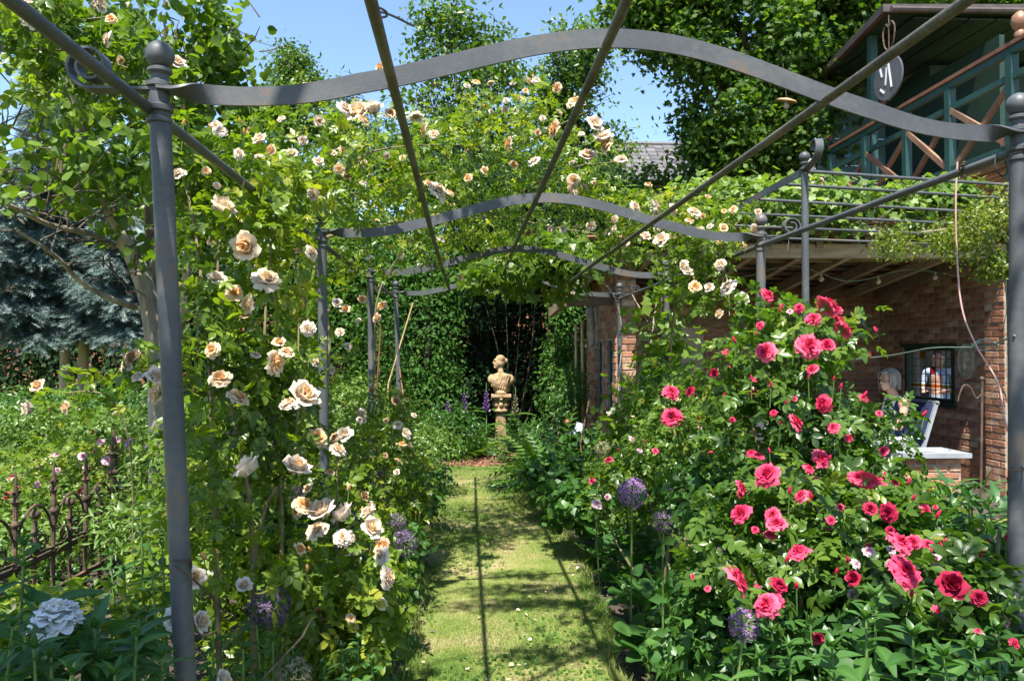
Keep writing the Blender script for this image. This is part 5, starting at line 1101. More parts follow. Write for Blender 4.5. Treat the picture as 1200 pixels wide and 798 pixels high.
# dry vine twigs along the shed's eave
dt = thing('dry_creeper', 'tangle of dry grey twigs along the front edge of the shed roof', 'creeper', (3.2, 8.8, 0)); mb = MB()
for _ in range(300):
    x = rnd.uniform(1.7, 6.0); p = Vector((x, 8.09 + rnd.uniform(-.08, .06), 2.95 + rnd.uniform(-.06, .12))); d = Vector((rnd.gauss(0, 1), rnd.gauss(0, .25), rnd.gauss(0, .22))).normalized() * rnd.uniform(.15, .5); mb.tube([p, p + d * .5 + Vector((0, 0, rnd.gauss(0, .03))), p + d], [.006, .005, .003], 4)
mb.build('twigs', M['dry_twig'], dt)['kind'] = 'stuff'
mb = MB()
for _ in range(60):
    x = rnd.uniform(2, 6.1); p = Vector((x, 8.10, 2.89)); mb.tube([p, p + Vector((rnd.gauss(0, .02), 0, -rnd.uniform(.05, .22)))], [.003, .002], 4)
mb.build('hanging_twigs', M['dry_twig'], dt)['kind'] = 'stuff'

# ================================================================== RUSTY IRON FENCE
fence = thing('iron_fence', 'rusty wrought iron garden fence with spear tips and scrolls at left', 'fence', (-2.6, 4.2, 0))
FX = -2.62
def spiral(mb, c, r, sgn, tilt=1.0, n=16, turns=1.1, start=0.0):
    pts = [Vector((c[0], c[1] + sgn * math.cos(start + turns * 2 * math.pi * k / n) * r * (1 - .55 * k / n), c[2] + math.sin(start + turns * 2 * math.pi * k / n) * r * (1 - .55 * k / n))) for k in range(n + 1)]
    mb.tube(pts, .0075, 5)
for k in range(-1, 12):
    y = 4.55 + .40 * k; big = k in (3, 9); z1 = .90 if not big else 1.02; w = .0145 if not big else .026
    mb = MB(); mb.tube([(FX, y, .0), (FX, y, z1 - .16)], w, 8)
    mb.lathe([(w, 0), (w * 1.7, .012), (w * 1.7, .026), (w, .04)], (FX, y, z1 - .30), 8); mb.lathe([(w, 0), (w * 1.9, .02), (w, .04)], (FX, y, z1 - .17), 8)
    mb.lathe([(w * .9, 0), (w * 1.1, .03), (w * .7, .09), (.002, .17)], (FX, y, z1 - .17 + .03), 8)
    mb.bar((FX, y - .045, z1 - .10), (FX, y + .045, z1 - .10), .014, .018); mb.build('post' if big else 'picket', M['rust_iron'], fence, smooth=True)
    y2 = y + .20
    mb = MB(); mb.tube([(FX, y2, 0), (FX, y2, .60)], .012, 8); mb.lathe([(.016, 0), (.026, .01), (.016, .03)], (FX, y2, .52), 8); mb.ball((FX, y2, .635), .030, 10, 7); mb.build('short_picket', M['rust_iron'], fence, smooth=True)
    mb = MB(); spiral(mb, (FX, y2 - .075, .45), .062, 1, start=-1.2); spiral(mb, (FX, y2 + .075, .45), .062, -1, start=-1.2); mb.build('scroll', M['rust_iron'], fence, smooth=True)
    mb = MB(); mb.tube([Vector((FX, y + .02 + .36 * t, .52 + .17 * math.sin(math.pi * t) ** .6)) for t in np.linspace(0, 1, 13)], .0085, 6); mb.build('arch_bar', M['rust_iron'], fence, smooth=True)
for z in (.36, .12): MB().bar((FX, 4.0, z), (FX, 9.2, z), .03, .028).build('rail', M['rust_iron'], fence)
MB().bar((FX, 4.0, .395), (FX, 9.2, .395), .016, .012).build('rail', M['rust_iron'], fence)

# ================================================================== BED PLANTING
def lance_leaf_mesh(name, w=.2, curve=.3, n=6, mat=None, fold=.25):
    V, F, C = [], [], []
    for j in range(n + 1):
        t = j / n; hw = w * math.sin(math.pi * (t ** .75)) ** .9 * (1 - .15 * t) + .004; z = -curve * t * t
        V += [(-hw, t, z + hw * fold), (-hw * .5, t, z + hw * fold * .3), (0, t, z), (hw * .5, t, z + hw * fold * .3), (hw, t, z + hw * fold)]
    for j in range(n):
        for i in range(4): a = j * 5 + i; F.append((a, a + 1, a + 6, a + 5))
    me = arr_mesh(name, np.array(V), np.array(F), np.array([.55 if i % 5 == 2 else .28 for i in range(len(V))]), smooth=True); me.materials.append(mat or M['herb_leaf']); return me
def heart_leaf_mesh(name, mat):
    V, F = [(0, .35, -.04)], []
    ring = []
    for k in range(20):
        a = 2 * math.pi * k / 20 - math.pi / 2; r = .5 * (1 - .28 * max(0, math.cos(a + math.pi / 2)) ** 6) * (1 + .25 * max(0, math.sin(a)) ** 5); ring.append((r * math.cos(a), .42 + r * math.sin(a), .05 * abs(math.cos(a)) + .03 * math.sin(3 * a)))
    V += [tuple(.5 * np.array(p) + .5 * np.array(V[0])) for p in ring] + ring
    F4 = [(21 + i, 21 + (i + 1) % 20, 1 + (i + 1) % 20, 1 + i) for i in range(20)] + [(0, 1 + 2 * i, 2 + 2 * i, 1 + (2 * i + 2) % 20) for i in range(10)]
    me = arr_mesh(name, np.array(V), np.array(F4), np.full(len(V), .3), smooth=True); me.materials.append(mat); return me
LEAF = {'phlox': [lance_leaf_mesh('leaf', .16, .25 + .12 * k, mat=M['herb_leaf']) for k in range(3)], 'peony': [lance_leaf_mesh('leaf', .16, .2 + .15 * k, mat=M['peony_leaf']) for k in range(3)], 'broad': [lance_leaf_mesh('leaf', .24, .25 + .15 * k, mat=M['herb_leaf']) for k in range(2)], 'heart': [heart_leaf_mesh('leaf', M['herb_leaf'])], 'strap': [lance_leaf_mesh('leaf', .05, .7 + .3 * k, n=8, mat=M['peony_leaf']) for k in range(2)]}
def put_leaf(parent, kind, p, d, s, roll=0.0):
    d = Vector(d).normalized(); q = d.to_track_quat('Y', 'Z') @ Euler((0, roll, 0)).to_quaternion()
    return link('leaf', rnd.choice(LEAF[kind]), parent, None, p, q.to_euler(), s)
def leafy_stems(name, label, cat, tops, kind, ls, gap_, group=None, n_leaf=99, droop=.25, tip=True, spread=1.0):
    """upright stems with leaf pairs; tops = photo pixel + distance of each stem's tip"""
    t0 = P(*tops[0]); t = thing(name, label, cat, (t0.x, t0.y, 0), group)
    for px, py, Y in tops:
        top = P(px, py, Y); b = Vector((top.x + rnd.gauss(0, .05), top.y + rnd.gauss(0, .05), 0)); L_ = (top - b).length
        MB().tube([b, b.lerp(top, .5) + Vector((rnd.gauss(0, .012), rnd.gauss(0, .012), 0)), top], [.007, .006, .003], 6).build('stem', M['green_stem'], t, smooth=True)
        h = L_; a = rnd.uniform(0, 6.28); k = 0
        while h > .12 and k < n_leaf + 3:
            f = min(1, .5 + .9 * (L_ - h) / .22)
            for s_ in (0, math.pi):
                aa = a + s_ + rnd.gauss(0, .25); up_ = .75 - .95 * min(1, (L_ - h) / .2) + rnd.gauss(0, .12)
                put_leaf(t, kind, b.lerp(top, h / L_), (math.cos(aa) * spread, math.sin(aa) * spread, max(-.5, up_ - droop * .3)), ls * f * rnd.uniform(.8, 1.15), rnd.gauss(0, .25))
            a += 1.57; h -= gap_ * rnd.uniform(.6, .9) * (.6 if k < 2 else 1); k += 1
        if tip:
            for k in range(4): put_leaf(t, kind, top, (math.cos(a + k * 1.57) * .35, math.sin(a + k * 1.57) * .35, .9), ls * .35)
    return t
# near left: dark lush stems around the white peony
PH = 'leafy green phlox stems'
leafy_stems('phlox_plant', 'dark green leafy stems at the bottom edge left of the near post', 'plant', [(110, 735, 1.9), (160, 745, 1.85), (60, 770, 1.75), (190, 770, 1.9), (135, 790, 1.7)], 'phlox', .12, .055, PH, 5)
leafy_stems('phlox_plant', 'leafy stems with pointed leaves at the lower left corner under the peony', 'plant', [(15, 735, 1.75), (40, 760, 1.7), (-5, 790, 1.6), (85, 790, 1.65), (28, 640, 2.15)], 'phlox', .125, .055, PH, 6)
leafy_stems('phlox_plant', 'slender upright green stems just left of the near post below the fence', 'plant', [(165, 600, 2.9), (190, 640, 2.8), (145, 670, 2.7), (178, 670, 2.6), (110, 700, 2.5)], 'phlox', .105, .07, PH, 8)
leafy_stems('phlox_plant', 'light green stems in front of the rusty fence scrolls', 'plant', [(85, 690, 3.0), (60, 710, 2.7), (130, 650, 3.2)], 'phlox', .10, .07, PH, 7)
leafy_stems('phlox_plant', 'leafy stems between the near post and the rose bush at bottom', 'plant', [(250, 740, 2.5), (285, 760, 2.5), (320, 750, 2.6), (345, 770, 2.6), (300, 720, 2.7)], 'phlox', .09, .06, PH, 6)
leafy_stems('phlox_plant', 'stems with dull green leaves at the left edge of the grass at bottom', 'plant', [(400, 760, 2.75), (420, 750, 2.8), (432, 735, 3.0), (380, 780, 2.65), (435, 775, 2.75), (410, 790, 2.6)], 'broad', .085, .05, PH, 6)
# near right: big lance leaves in shade
leafy_stems('phlox_plant', 'large glossy green leafy plant at the bottom below the pink roses', 'plant', [(1015, 725, 2.05), (1070, 745, 1.95), (1025, 700, 2.2), (975, 760, 2.0), (1105, 770, 1.9)], 'broad', .135, .06, PH, 6)
leafy_stems('phlox_plant', 'dark large-leaved plant at the bottom edge beside the right post', 'plant', [(1140, 760, 1.95), (1170, 740, 2.1), (1100, 730, 2.2), (1155, 790, 1.85)], 'broad', .12, .06, PH, 6)
leafy_stems('phlox_plant', 'leafy stems rising left of the big glossy plant at bottom right', 'plant', [(925, 760, 2.3), (890, 770, 2.3), (950, 730, 2.4), (905, 740, 2.4), (860, 780, 2.4)], 'phlox', .12, .06, PH, 6)
leafy_stems('phlox_plant', 'tall bright stems with narrow leaves right of the pink roses', 'plant', [(1075, 570, 2.9), (1100, 590, 2.8), (1135, 575, 2.9), (1160, 590, 2.8), (1010, 640, 2.45)], 'phlox', .105, .06, PH, 7)
def leaf_mass(name, label, cat, blobs, n, kind, ls, group=None, up=.5, stem_n=12):
    c = blobs[0][0]; t = thing(name, label, cat, (c[0], c[1], 0), group); p, u = in_blobs(blobs, n, .35, 3.0)
    for a, b in zip(p, u):
        put_leaf(t, kind, a, (b[0] + rnd.gauss(0, .5), b[1] + rnd.gauss(0, .5), up * rnd.uniform(-.4, 1.4)), ls * rnd.uniform(.65, 1.2), rnd.gauss(0, .35))
    mb = MB()
    for a in p[:: max(1, n // stem_n)]:
        mb.tube([(a[0] * .9 + c[0] * .1, a[1] * .9 + c[1] * .1, 0), tuple(a)], [.006, .004], 5)
    mb.build('stems', M['green_stem'], t)['kind'] = 'stuff'; return t
leaf_mass('peony_plant', 'sunlit peony foliage with divided leaves right of the grey bench slab', 'plant', [B(1110, 590, 3.3, 70, 30, .3), B(1150, 620, 3.1, 45, 40, .25), B(1090, 630, 3.0, 50, 30, .25)], 290, 'peony', .10, 'peony foliage', .9)
pe = leaf_mass('peony_plant', 'peony with one big white ruffled bloom at the lower left corner', 'plant', [B(60, 770, 1.95, 75, 35, .2), B(20, 750, 2.0, 50, 35, .2), B(110, 760, 2.0, 50, 35, .2)], 150, 'peony', .125, 'peony foliage', .5)
# white peony bloom built petal by petal
pc = P(66, 725, 1.95); pk = 1.95 / FPX
petal_me = []
for s in range(4):
    V, F = petal_patch(.60, .27, .15, .8 + .2 * s, .75, .018, 6, 7, 90 + s); me = arr_mesh('petal', V, F, np.full(len(V), .2 + .25 * s), smooth=True); me.materials.append(M['petal_white']); petal_me.append(me)
pbl = MB().lathe([(.01, -.03), (.022, -.02), (.02, 0), (.004, .012)], pc - Vector((0, 0, .01)), 10).build('bloom', M['green_stem'], pe, smooth=True); pbl['label'] = 'large white ruffled peony bloom'
for li, (cnt, tilt, s) in enumerate(((11, 1.15, 1.05), (13, .90, 1.0), (13, .65, .92), (12, .42, .85), (10, .2, .75), (7, .0, .62), (5, -.15, .5))):
    for k in range(cnt):
        a = 2 * math.pi * (k + .37 * li) / cnt + rnd.gauss(0, .1)
        link('petal', rnd.choice(petal_me), pbl, None, pc + Vector((0, 0, -.006 + .004 * li)), Euler((rnd.gauss(0, .1), tilt + rnd.gauss(0, .1), a)), 70 * pk * .70 * s)
MB().tube(spline([(pc.x + .05, pc.y + .05, 0), (pc.x + .03, pc.y + .03, .5), pc - Vector((0, 0, .02))], 5), .006, 6).build('stem', M['green_stem'], pe, smooth=True)
# heart-leaved plants along the right edge of the path
HE = 'heart-leaved plants along the path'
for i, (lab, bl, n, ls) in enumerate((('heart-leaved plant at the grass edge nearest the bottom right', [B(775, 750, 3.8, 40, 26, .22), B(800, 785, 3.4, 40, 24, .2)], 60, .115), ('heart-leaved plant around a small terracotta pot', [B(800, 705, 4.3, 50, 24, .25), B(748, 695, 4.5, 30, 20, .2)], 60, .11), ('green leafy clump where the tree shadow meets the path edge', [B(730, 655, 5.2, 36, 24, .3), B(708, 640, 5.5, 25, 20, .25)], 70, .115), ('clump of soft green leaves midway along the right path edge', [B(705, 600, 6.6, 30, 24, .3), B(740, 615, 6.0, 35, 24, .3), B(690, 575, 7.6, 25, 16, .3)], 90, .12), ('dark leafy clump below the alliums', [B(790, 650, 5.0, 45, 34, .3), B(835, 700, 4.0, 35, 34, .2)], 80, .115))):
    leaf_mass('heart_leaf_plant', lab, 'plant', bl, n, 'heart', ls, HE, .9)
# shrubs and ferns
def shrub(name, label, cat, base, blobs, n, size, mat, tpl='oval', per=4, clump=.05, gap=.36, group=None, up=.6, shell=.2):
    t = thing(name, label, cat, (base[0], base[1], 0), group)
    foliage('foliage', M[mat], t, tpl, blobs, n, size, gap=gap, gscale=3, per=per, clump=clump, up=up, outw=.8, rand=.7, shell=shell)
    mb = MB()
    for k in range(7):
        b = blobs[k % len(blobs)]; e = b[0] + rng.normal(size=3) * b[1] * .35; mb.tube([(base[0] + rnd.gauss(0, .06), base[1] + rnd.gauss(0, .06), 0), tuple(e)], [.012, .005], 5)
    mb.build('stems', M['bark_dark'], t)['kind'] = 'stuff'; return t
def ctr(blobs): return (blobs[0][0][0], blobs[0][0][1])
SH = [('box_shrub', 'rounded light green shrub at the left foot of the foxgloves', [B(500, 525, 8.6, 40, 28, .45), B(470, 540, 8.3, 30, 25, .35)], 900, .045, 'light_shrub', 'oval'),
 ('light_shrub', 'sunlit pale green shrub behind the second left post', [B(405, 480, 7.4, 45, 40, .45), B(440, 500, 7.2, 40, 35, .4), B(380, 510, 7.0, 40, 30, .4)], 1200, .045, 'light_shrub', 'oval'),
 ('low_shrub', 'low bright green shrub beneath the dark hedge at left', [B(60, 500, 8.4, 80, 26, .6), B(130, 505, 8.2, 60, 24, .5), B(0, 520, 8.0, 60, 30, .5), B(190, 500, 8.4, 50, 28, .5)], 2300, .05, 'light_shrub', 'oval'),
 ('low_shrub', 'leafy green growth directly behind the iron fence', [B(20, 640, 5.3, 60, 40, .35), B(80, 610, 6.0, 60, 40, .4), B(-20, 600, 5.6, 50, 50, .35), B(130, 600, 6.6, 50, 40, .4)], 1500, .05, 'light_shrub', 'oval'),
 ('dark_shrub', 'darker leafy shrub at the foot of the round-leaved tree', [B(160, 475, 9.5, 60, 24, .5), B(90, 478, 9.6, 60, 20, .5), B(20, 480, 9.6, 60, 24, .5)], 1200, .055, 'cover_leaf', 'oval'),
 ('fern_clump', 'arching green fern on the shaded right side of the path end', [B(650, 545, 8.4, 45, 25, .5), B(630, 540, 9.2, 22, 14, .4)], 0, 0, '', ''),
 ('feathery_shrub', 'feathery green shrub against the shed side wall', [B(662, 480, 10.6, 24, 30, .3), B(672, 450, 10.5, 16, 25, .25)], 500, .07, 'fern_leaf', 'lance'),
 ('golden_shrub', 'yellow green feathery shrub in the right bed below the roses', [B(800, 560, 5.4, 40, 30, .3), B(770, 540, 5.6, 30, 24, .3), B(830, 590, 5.0, 30, 30, .3)], 900, .045, 'light_shrub', 'lance'),
 ('edging_plant', 'light green leafy edging at the left rim of the path', [B(488, 590, 5.8, 24, 32, .22), B(465, 640, 4.8, 24, 28, .2), B(500, 560, 6.8, 22, 22, .25)], 900, .05, 'cover_leaf', 'oval'),
 ('edging_plant', 'leafy edging below the cream roses at the left rim', [B(450, 690, 4.0, 22, 28, .15), B(435, 740, 3.5, 26, 26, .15), B(415, 770, 3.2, 36, 25, .15)], 550, .055, 'cover_leaf', 'oval'),
 ('bed_shrub', 'dense green planting inside the left bed behind the near roses', [B(350, 600, 4.2, 60, 60, .4), B(300, 620, 4.0, 60, 60, .4), B(240, 600, 4.2, 60, 60, .4), B(340, 690, 3.8, 70, 60, .3), B(220, 680, 3.6, 60, 60, .3), B(320, 760, 3.3, 80, 40, .25), B(100, 735, 2.7, 80, 40, .2), B(30, 730, 2.6, 60, 40, .2), B(250, 520, 5.0, 60, 50, .4), B(330, 520, 5.0, 50, 60, .4)], 2900, .055, 'rose_leaf', 'oval'),
 ('bed_shrub', 'pale spiky planting between the fence and the roses', [B(200, 560, 5.8, 60, 50, .4), B(170, 620, 5.0, 55, 40, .4), B(240, 480, 6.4, 60, 40, .4)], 1300, .075, 'light_shrub', 'lance'),
 ('bed_shrub', 'dense dark planting filling the right bed under the pink roses', [B(860, 720, 2.9, 60, 60, .25), B(930, 760, 2.6, 70, 40, .25), B(1010, 720, 2.6, 70, 50, .25), B(1090, 720, 2.6, 70, 60, .25), B(1150, 700, 2.6, 50, 70, .25), B(850, 600, 3.6, 60, 60, .3), B(1120, 770, 2.3, 80, 40, .2), B(830, 770, 2.9, 40, 50, .15)], 2200, .065, 'cover_leaf', 'oval'),
 ('bed_shrub', 'green planting on the terrace edge before the shed', [B(900, 560, 5.0, 80, 45, .4), B(980, 560, 4.6, 70, 45, .4), B(820, 520, 6.0, 60, 50, .4), B(1060, 590, 4.4, 60, 30, .3), B(740, 540, 6.4, 50, 40, .4)], 2200, .055, 'rose_leaf', 'oval'),
 ('bed_shrub', 'shaded leafy planting below the shed side wall', [B(700, 540, 8.0, 45, 35, .4), B(660, 560, 7.2, 40, 28, .4), B(680, 590, 6.0, 35, 24, .3)], 1300, .065, 'cover_leaf', 'round'),
 ('low_shrub', 'green shrub on the left behind the foxgloves at the hedge foot', [B(540, 505, 11.6, 25, 28, .4), B(510, 500, 11.3, 25, 22, .4), B(632, 512, 12, 26, 16, .4)], 800, .06, 'cover_leaf', 'oval')]
for nm, lab, bl, n, s, mat, tpl in SH:
    if nm == 'fern_clump':
        t = thing(nm, lab, 'fern', (bl[0][0][0], bl[0][0][1], 0)); p, u = in_blobs(bl, 150, .2, 3)
        p[:, 2] = np.maximum(.08, p[:, 2] - .1); ax = nrmz(u * np.array([1, 1, .4]) + rng.normal(size=p.shape) * .5 + np.array([0, 0, .5])); V, F, C = leaves_np('frond', p, ax, np.array([0, 0, 1.0]) + rng.normal(size=p.shape) * .2, .42 + .2 * rng.random(len(p)), tints(p)); link('fronds', arr_mesh('fronds', V, F, C), t, M['fern_leaf']); continue
    shrub(nm, lab, 'shrub', ctr(bl), bl, n, s, mat, tpl)
for lab, bl in (('lacy fern at the foot of the stone column', [B(606, 512, 12.5, 14, 10, .2), B(565, 522, 12.0, 12, 8, .2)]), ('bright fern left of the stone column', [B(545, 525, 11.8, 20, 10, .3)])):
    t = thing('fern_clump', lab, 'fern', (bl[0][0][0], bl[0][0][1], 0)); p, u = in_blobs(bl, 90, .2, 3); p[:, 2] = np.maximum(.05, p[:, 2] - .1)
    ax = nrmz(u * np.array([1, 1, .4]) + rng.normal(size=p.shape) * .5 + np.array([0, 0, .6])); V, F, C = leaves_np('frond', p, ax, np.array([0, 0, 1.0]) + rng.normal(size=p.shape) * .2, .36 + .2 * rng.random(len(p)), tints(p) * .5 + .45); link('fronds', arr_mesh('fronds', V, F, C), t, M['fern_leaf'])
# low cover over the bare beds
def cover(n):
    x = rng.uniform(-3.2, 4.2, n); y = 1.6 + 9.5 * rng.random(n) ** 1.3; L_ = np.array([lawn_l(a) for a in y]); R_ = np.array([lawn_r(a) for a in y])
    k = ((x < L_ - .06) | (x > R_ + .06)) & ~((x > 1.6) & (y > 8.6)); p = np.stack([x, y, .02 + .10 * rng.random(n)], 1)[k]
    p = p[vnoise(p, 1.3) > .36]; ax, nr = orient(len(p), np.tile(np.array([[0, 0, .3]]), (len(p), 1)), 1, .4, .6)
    return leaves_np('oval', p, ax, nr, .04 + .05 * rng.random(len(p)), tints(p))
V, F, C = cover(20000)
tag(link('ground_cover', arr_mesh('ground_cover', V, F, C), None, M['cover_leaf']), 'low green leaves covering the soil of both beds', 'ground cover', kind='stuff')

# fallen petals and leaf litter on the grass
n = 70; y = 3.2 + 7 * rng.random(n); t_ = rng.random(n); x = np.array([lawn_l(a) for a in y]) * (1 - t_) + np.array([lawn_r(a) for a in y]) * t_; p = np.stack([x, y, np.full(n, .03)], 1)
V, F, C = leaves_np('round', p, nrmz(rng.normal(size=(n, 3)) * np.array([1, 1, .15])), np.array([0, 0, 1.0]) + rng.normal(size=(n, 3)) * .35, .012 + .016 * rng.random(n), rng.random(n))
tag(link('fallen_petals', arr_mesh('fallen_petals', V, F, C), None, M['petal_pale']), 'scattered pale fallen petals on the grass path', 'petals', kind='stuff')
n = 900; y = 3.0 + 7.5 * rng.random(n); s_ = rng.random(n) < .5; x = np.where(s_, np.array([lawn_l(a) for a in y]) + rng.normal(size=n) * .06, np.array([lawn_r(a) for a in y]) + rng.normal(size=n) * .06); p = np.stack([x, y, np.full(n, .022)], 1)
V, F, C = leaves_np('oval', p, nrmz(rng.normal(size=(n, 3)) * np.array([1, 1, .2])), np.array([0, 0, 1.0]) + rng.normal(size=(n, 3)) * .4, .025 + .03 * rng.random(n), rng.random(n))
tag(link('leaf_litter', arr_mesh('leaf_litter', V, F, C), None, M['dry_twig']), 'brown dry leaves littering the rims of the path', 'leaf litter', kind='stuff')
n = 5200; y = 3.2 + 6.5 * rng.random(n) ** 1.4; t_ = rng.random(n); x = np.array([lawn_l(a) for a in y]) * (1 - t_) + np.array([lawn_r(a) for a in y]) * t_; p = np.stack([x, y, .018 + .01 * rng.random(n)], 1); p = p[vnoise(p, 2.6) > .5]; n = len(p)
V, F, C = leaves_np('round', p, nrmz(rng.normal(size=(n, 3)) * np.array([1, 1, .2])), np.array([0, 0, 1.0]) + rng.normal(size=(n, 3)) * .3, .012 + .010 * rng.random(n), tints(p))
tag(link('clover', arr_mesh('clover', V, F, C), None, M['cover_leaf']), 'patches of small clover leaves in the grass path', 'clover', kind='stuff')
# alliums
def allium(label, px, py, dpx, Y, mat, dense=150):
    c = P(px, py, Y); r = dpx / 2 / FPX * Y; t = thing('allium', label, 'allium', (c.x, c.y + .03, 0), 'round allium flower heads')
    MB().tube(spline([(c.x + rnd.gauss(0, .03), c.y + .05, 0), (c.x + rnd.gauss(0, .02), c.y + .03, c.z * .5), c], 5), .005, 6).build('stem', M['green_stem'], t, smooth=True)
    u = nrmz(rng.normal(size=(dense, 3))); rr = r * (.85 + .18 * rng.random(dense)); cc = np.array(c); mb = MB()
    for d, q in zip(u, rr): mb.tube([c, c + Vector(d) * q], [.0012, .0010], 3, cap=False)
    fh_ = mb.build('flower_head', M['green_stem'], t)
    parts = []
    for k in range(6):
        rv = nrmz(np.cross(u, nrmz(rng.normal(size=(dense, 3))))); parts.append(leaves_np('lance', cc + u * rr[:, None], rv + u * .5, u, r * .26, np.clip(rng.random(dense), 0, 1)))
    V, F, C = merge(parts); link('florets', arr_mesh('florets', V, F, C), fh_, M[mat]); return t
for a in (('fading purple allium head right of the near left post', 316, 712, 46, 2.75, 'blossom_dark_purple'), ('purple allium head behind the cream rose cluster', 474, 636, 30, 3.5, 'blossom_dark_purple'), ('small purple allium head above the cream rose cluster', 466, 612, 20, 3.8, 'blossom_dark_purple'), ('allium head among leaves left of the cream roses', 412, 612, 24, 3.4, 'blossom_dark_purple'), ('purple allium head at the far left path edge', 502, 549, 14, 6.0, 'blossom_purple'), ('large lilac allium head rising beside the path on the right', 741, 577, 34, 4.0, 'blossom_purple'), ('dusky allium head right of the lilac one', 796, 571, 26, 4.0, 'blossom_dark_purple'), ('greenish purple allium head on a tall pale stem', 778, 611, 28, 3.6, 'blossom_dark_purple'), ('star-like seed head of allium beside the pink rose buds', 802, 638, 22, 3.0, 'seed_head'), ('purple allium head below the lowest left pink bloom', 872, 732, 36, 2.35, 'blossom_purple'), ('dull purple allium head behind the pink blooms', 835, 650, 26, 3.0, 'blossom_dark_purple'), ('faded allium head left of the lilac one', 706, 526, 18, 5.0, 'seed_head'), ('dark allium seed head at the bottom left of the path', 345, 790, 40, 2.6, 'seed_head')): allium(*a)
# foxgloves
def foxglove(label, px, py0, py1, Y, mat='blossom_purple'):
    a, b = P(px, py0, Y), P(px, py1, Y); t = thing('foxglove', label, 'foxglove', (a.x, a.y, 0), 'foxgloves before the dark hedge')
    MB().tube([(a.x, a.y, 0), a + Vector((0, 0, .12))], [.012, .005], 6).build('stem', M['green_stem'], t)
    n = 26
    for k in range(n):
        z = b.z + (a.z - b.z) * k / n; s = .055 * (1 - .6 * k / n); an = k * 2.4; d = Vector((math.cos(an), math.sin(an), -.45)).normalized()
        MB().lathe([(s * .18, 0), (s * .30, s * .3), (s * .42, s * .8), (s * .55, s * 1.1)], (a.x, a.y, z), 7, d).build('bell', M[mat], t, smooth=True)
    for k in range(16):
        z = rnd.uniform(.05, b.z); an = rnd.uniform(0, 6.28); put_leaf(t, 'broad', (a.x, a.y, z), (math.cos(an), math.sin(an), .35), rnd.uniform(.22, .36))
    return t
foxglove('tall purple foxglove nearest the stone column', 570, 457, 480, 12.0); foxglove('purple foxglove between the other two', 544, 460, 482, 12.0); foxglove('short purple foxglove by the hedge column', 525, 470, 490, 11.6); foxglove('whitish foxglove right of the stone column', 604, 462, 485, 12.2, 'seed_head')
for lab, pts in (('small violet iris flowers left behind the near post', ((228, 545, 5.2), (222, 540, 5.2), (232, 550, 5.2), (173, 522, 6.0), (176, 535, 6.0), (245, 540, 5.4))), ('small blue flowers at the far left path edge', ((495, 545, 6.2), (486, 568, 6.2), (495, 567, 6.1), (440, 562, 5.0), (444, 555, 5.0), (488, 556, 6.1)))):
    c0 = P(*pts[0]); t = thing('violet_flower', lab, 'flower', (c0.x, c0.y, 0), 'small violet flowers')
    for px, py, Y in pts:
        c = P(px, py, Y); MB().tube([(c.x, c.y, 0), c], [.004, .003], 5).build('stem', M['green_stem'], t)
        n = 14; u = nrmz(rng.normal(size=(n, 3))); V, F, C = leaves_np('oval', np.tile(np.array(c), (n, 1)), u, rng.normal(size=(n, 3)), .035, rng.random(n) * .6); link('bloom', arr_mesh('bloom', V, F, C), t, M['blossom_purple'])

# ================================================================== STATUE, STAKES, SMALL ORNAMENTS
YS = 12.6; sc = P(587, 515, YS); k_ = YS / FPX
colm = thing('stone_column', 'fluted stone column with carved capital at the end of the path', 'column', (sc.x, YS, 0))
zt = P(587, 482, YS).z; zc = P(587, 463, YS).z
mb = MB(); nfl = 16; prof = []; vs_, fs = [], []
for j, (z, r) in enumerate(((.12, .094), (zt * .5, .090), (zt, .084))):
    for k in range(nfl * 4):
        a = 2 * math.pi * k / (nfl * 4); rr = r * (1 - .11 * (k % 4 in (1, 2))); vs_.append((sc.x + rr * math.cos(a), YS + rr * math.sin(a), z))
m_ = nfl * 4
for j in range(2):
    for k in range(m_): fs.append((j * m_ + k, j * m_ + (k + 1) % m_, (j + 1) * m_ + (k + 1) % m_, (j + 1) * m_ + k))
mb.add(vs_, fs); mb.build('shaft', M['stone'], colm)
MB().lathe([(.20, 0), (.20, .07), (.16, .09), (.17, .13), (.13, .15)], (sc.x, YS, 0), 24).build('base', M['stone'], colm, smooth=True)
mb = MB(); mb.lathe([(.10, 0), (.125, .01), (.125, .035), (.10, .045), (.105, .10), (.12, .19), (.15, .245)], (sc.x, YS, zt), 24); mb.box((sc.x, YS, zt + .262), (.32, .32, .045))
for k in range(8):
    a = 2 * math.pi * k / 8; d = Vector((math.cos(a), math.sin(a), 0)); mb.ball(Vector((sc.x, YS, zt + .12)) + d * .11, .036, 8, 6, (1, 1, 1.5)); mb.ball(Vector((sc.x, YS, zt + .205)) + d * .135, .030, 8, 6)
mb.build('capital', M['stone'], colm, smooth=True)
zb = zt + .285; bo = Vector((sc.x, YS, zb))
bust = thing('stone_bust', 'weathered stone bust of a figure with hair in a bun on the column', 'bust', bo)
mb = MB()
def cap(mb, a, b, r0, r1, n=12):
    a, b = Vector(a), Vector(b); mb.tube([a, b], [r0, r1], n); mb.ball(a, r0, n, 8); mb.ball(b, r1, n, 8)
def E(c, r, sc_): mb.ball(bo + Vector(c), r, 18, 12, sc_)
E((0, 0, .20), .20, (1.05, .62, 1.0)); E((0, 0, .34), .18, (1.35, .62, .6)); E((-.21, 0, .30), .10, (1, .95, 1.15)); E((.21, .01, .30), .10, (1, .95, 1.15)); E((-.09, -.09, .22), .08, (1, .7, 1)); E((.09, -.09, .22), .08, (1, .7, 1)); E((0, .02, .14), .17, (1.15, .7, .9)); mb.lathe([(.13, 0), (.15, .03), (.12, .08)], bo, 18)
cap(mb, bo + Vector((0, 0, .38)), bo + Vector((-.015, 0, .56)), .075, .065)
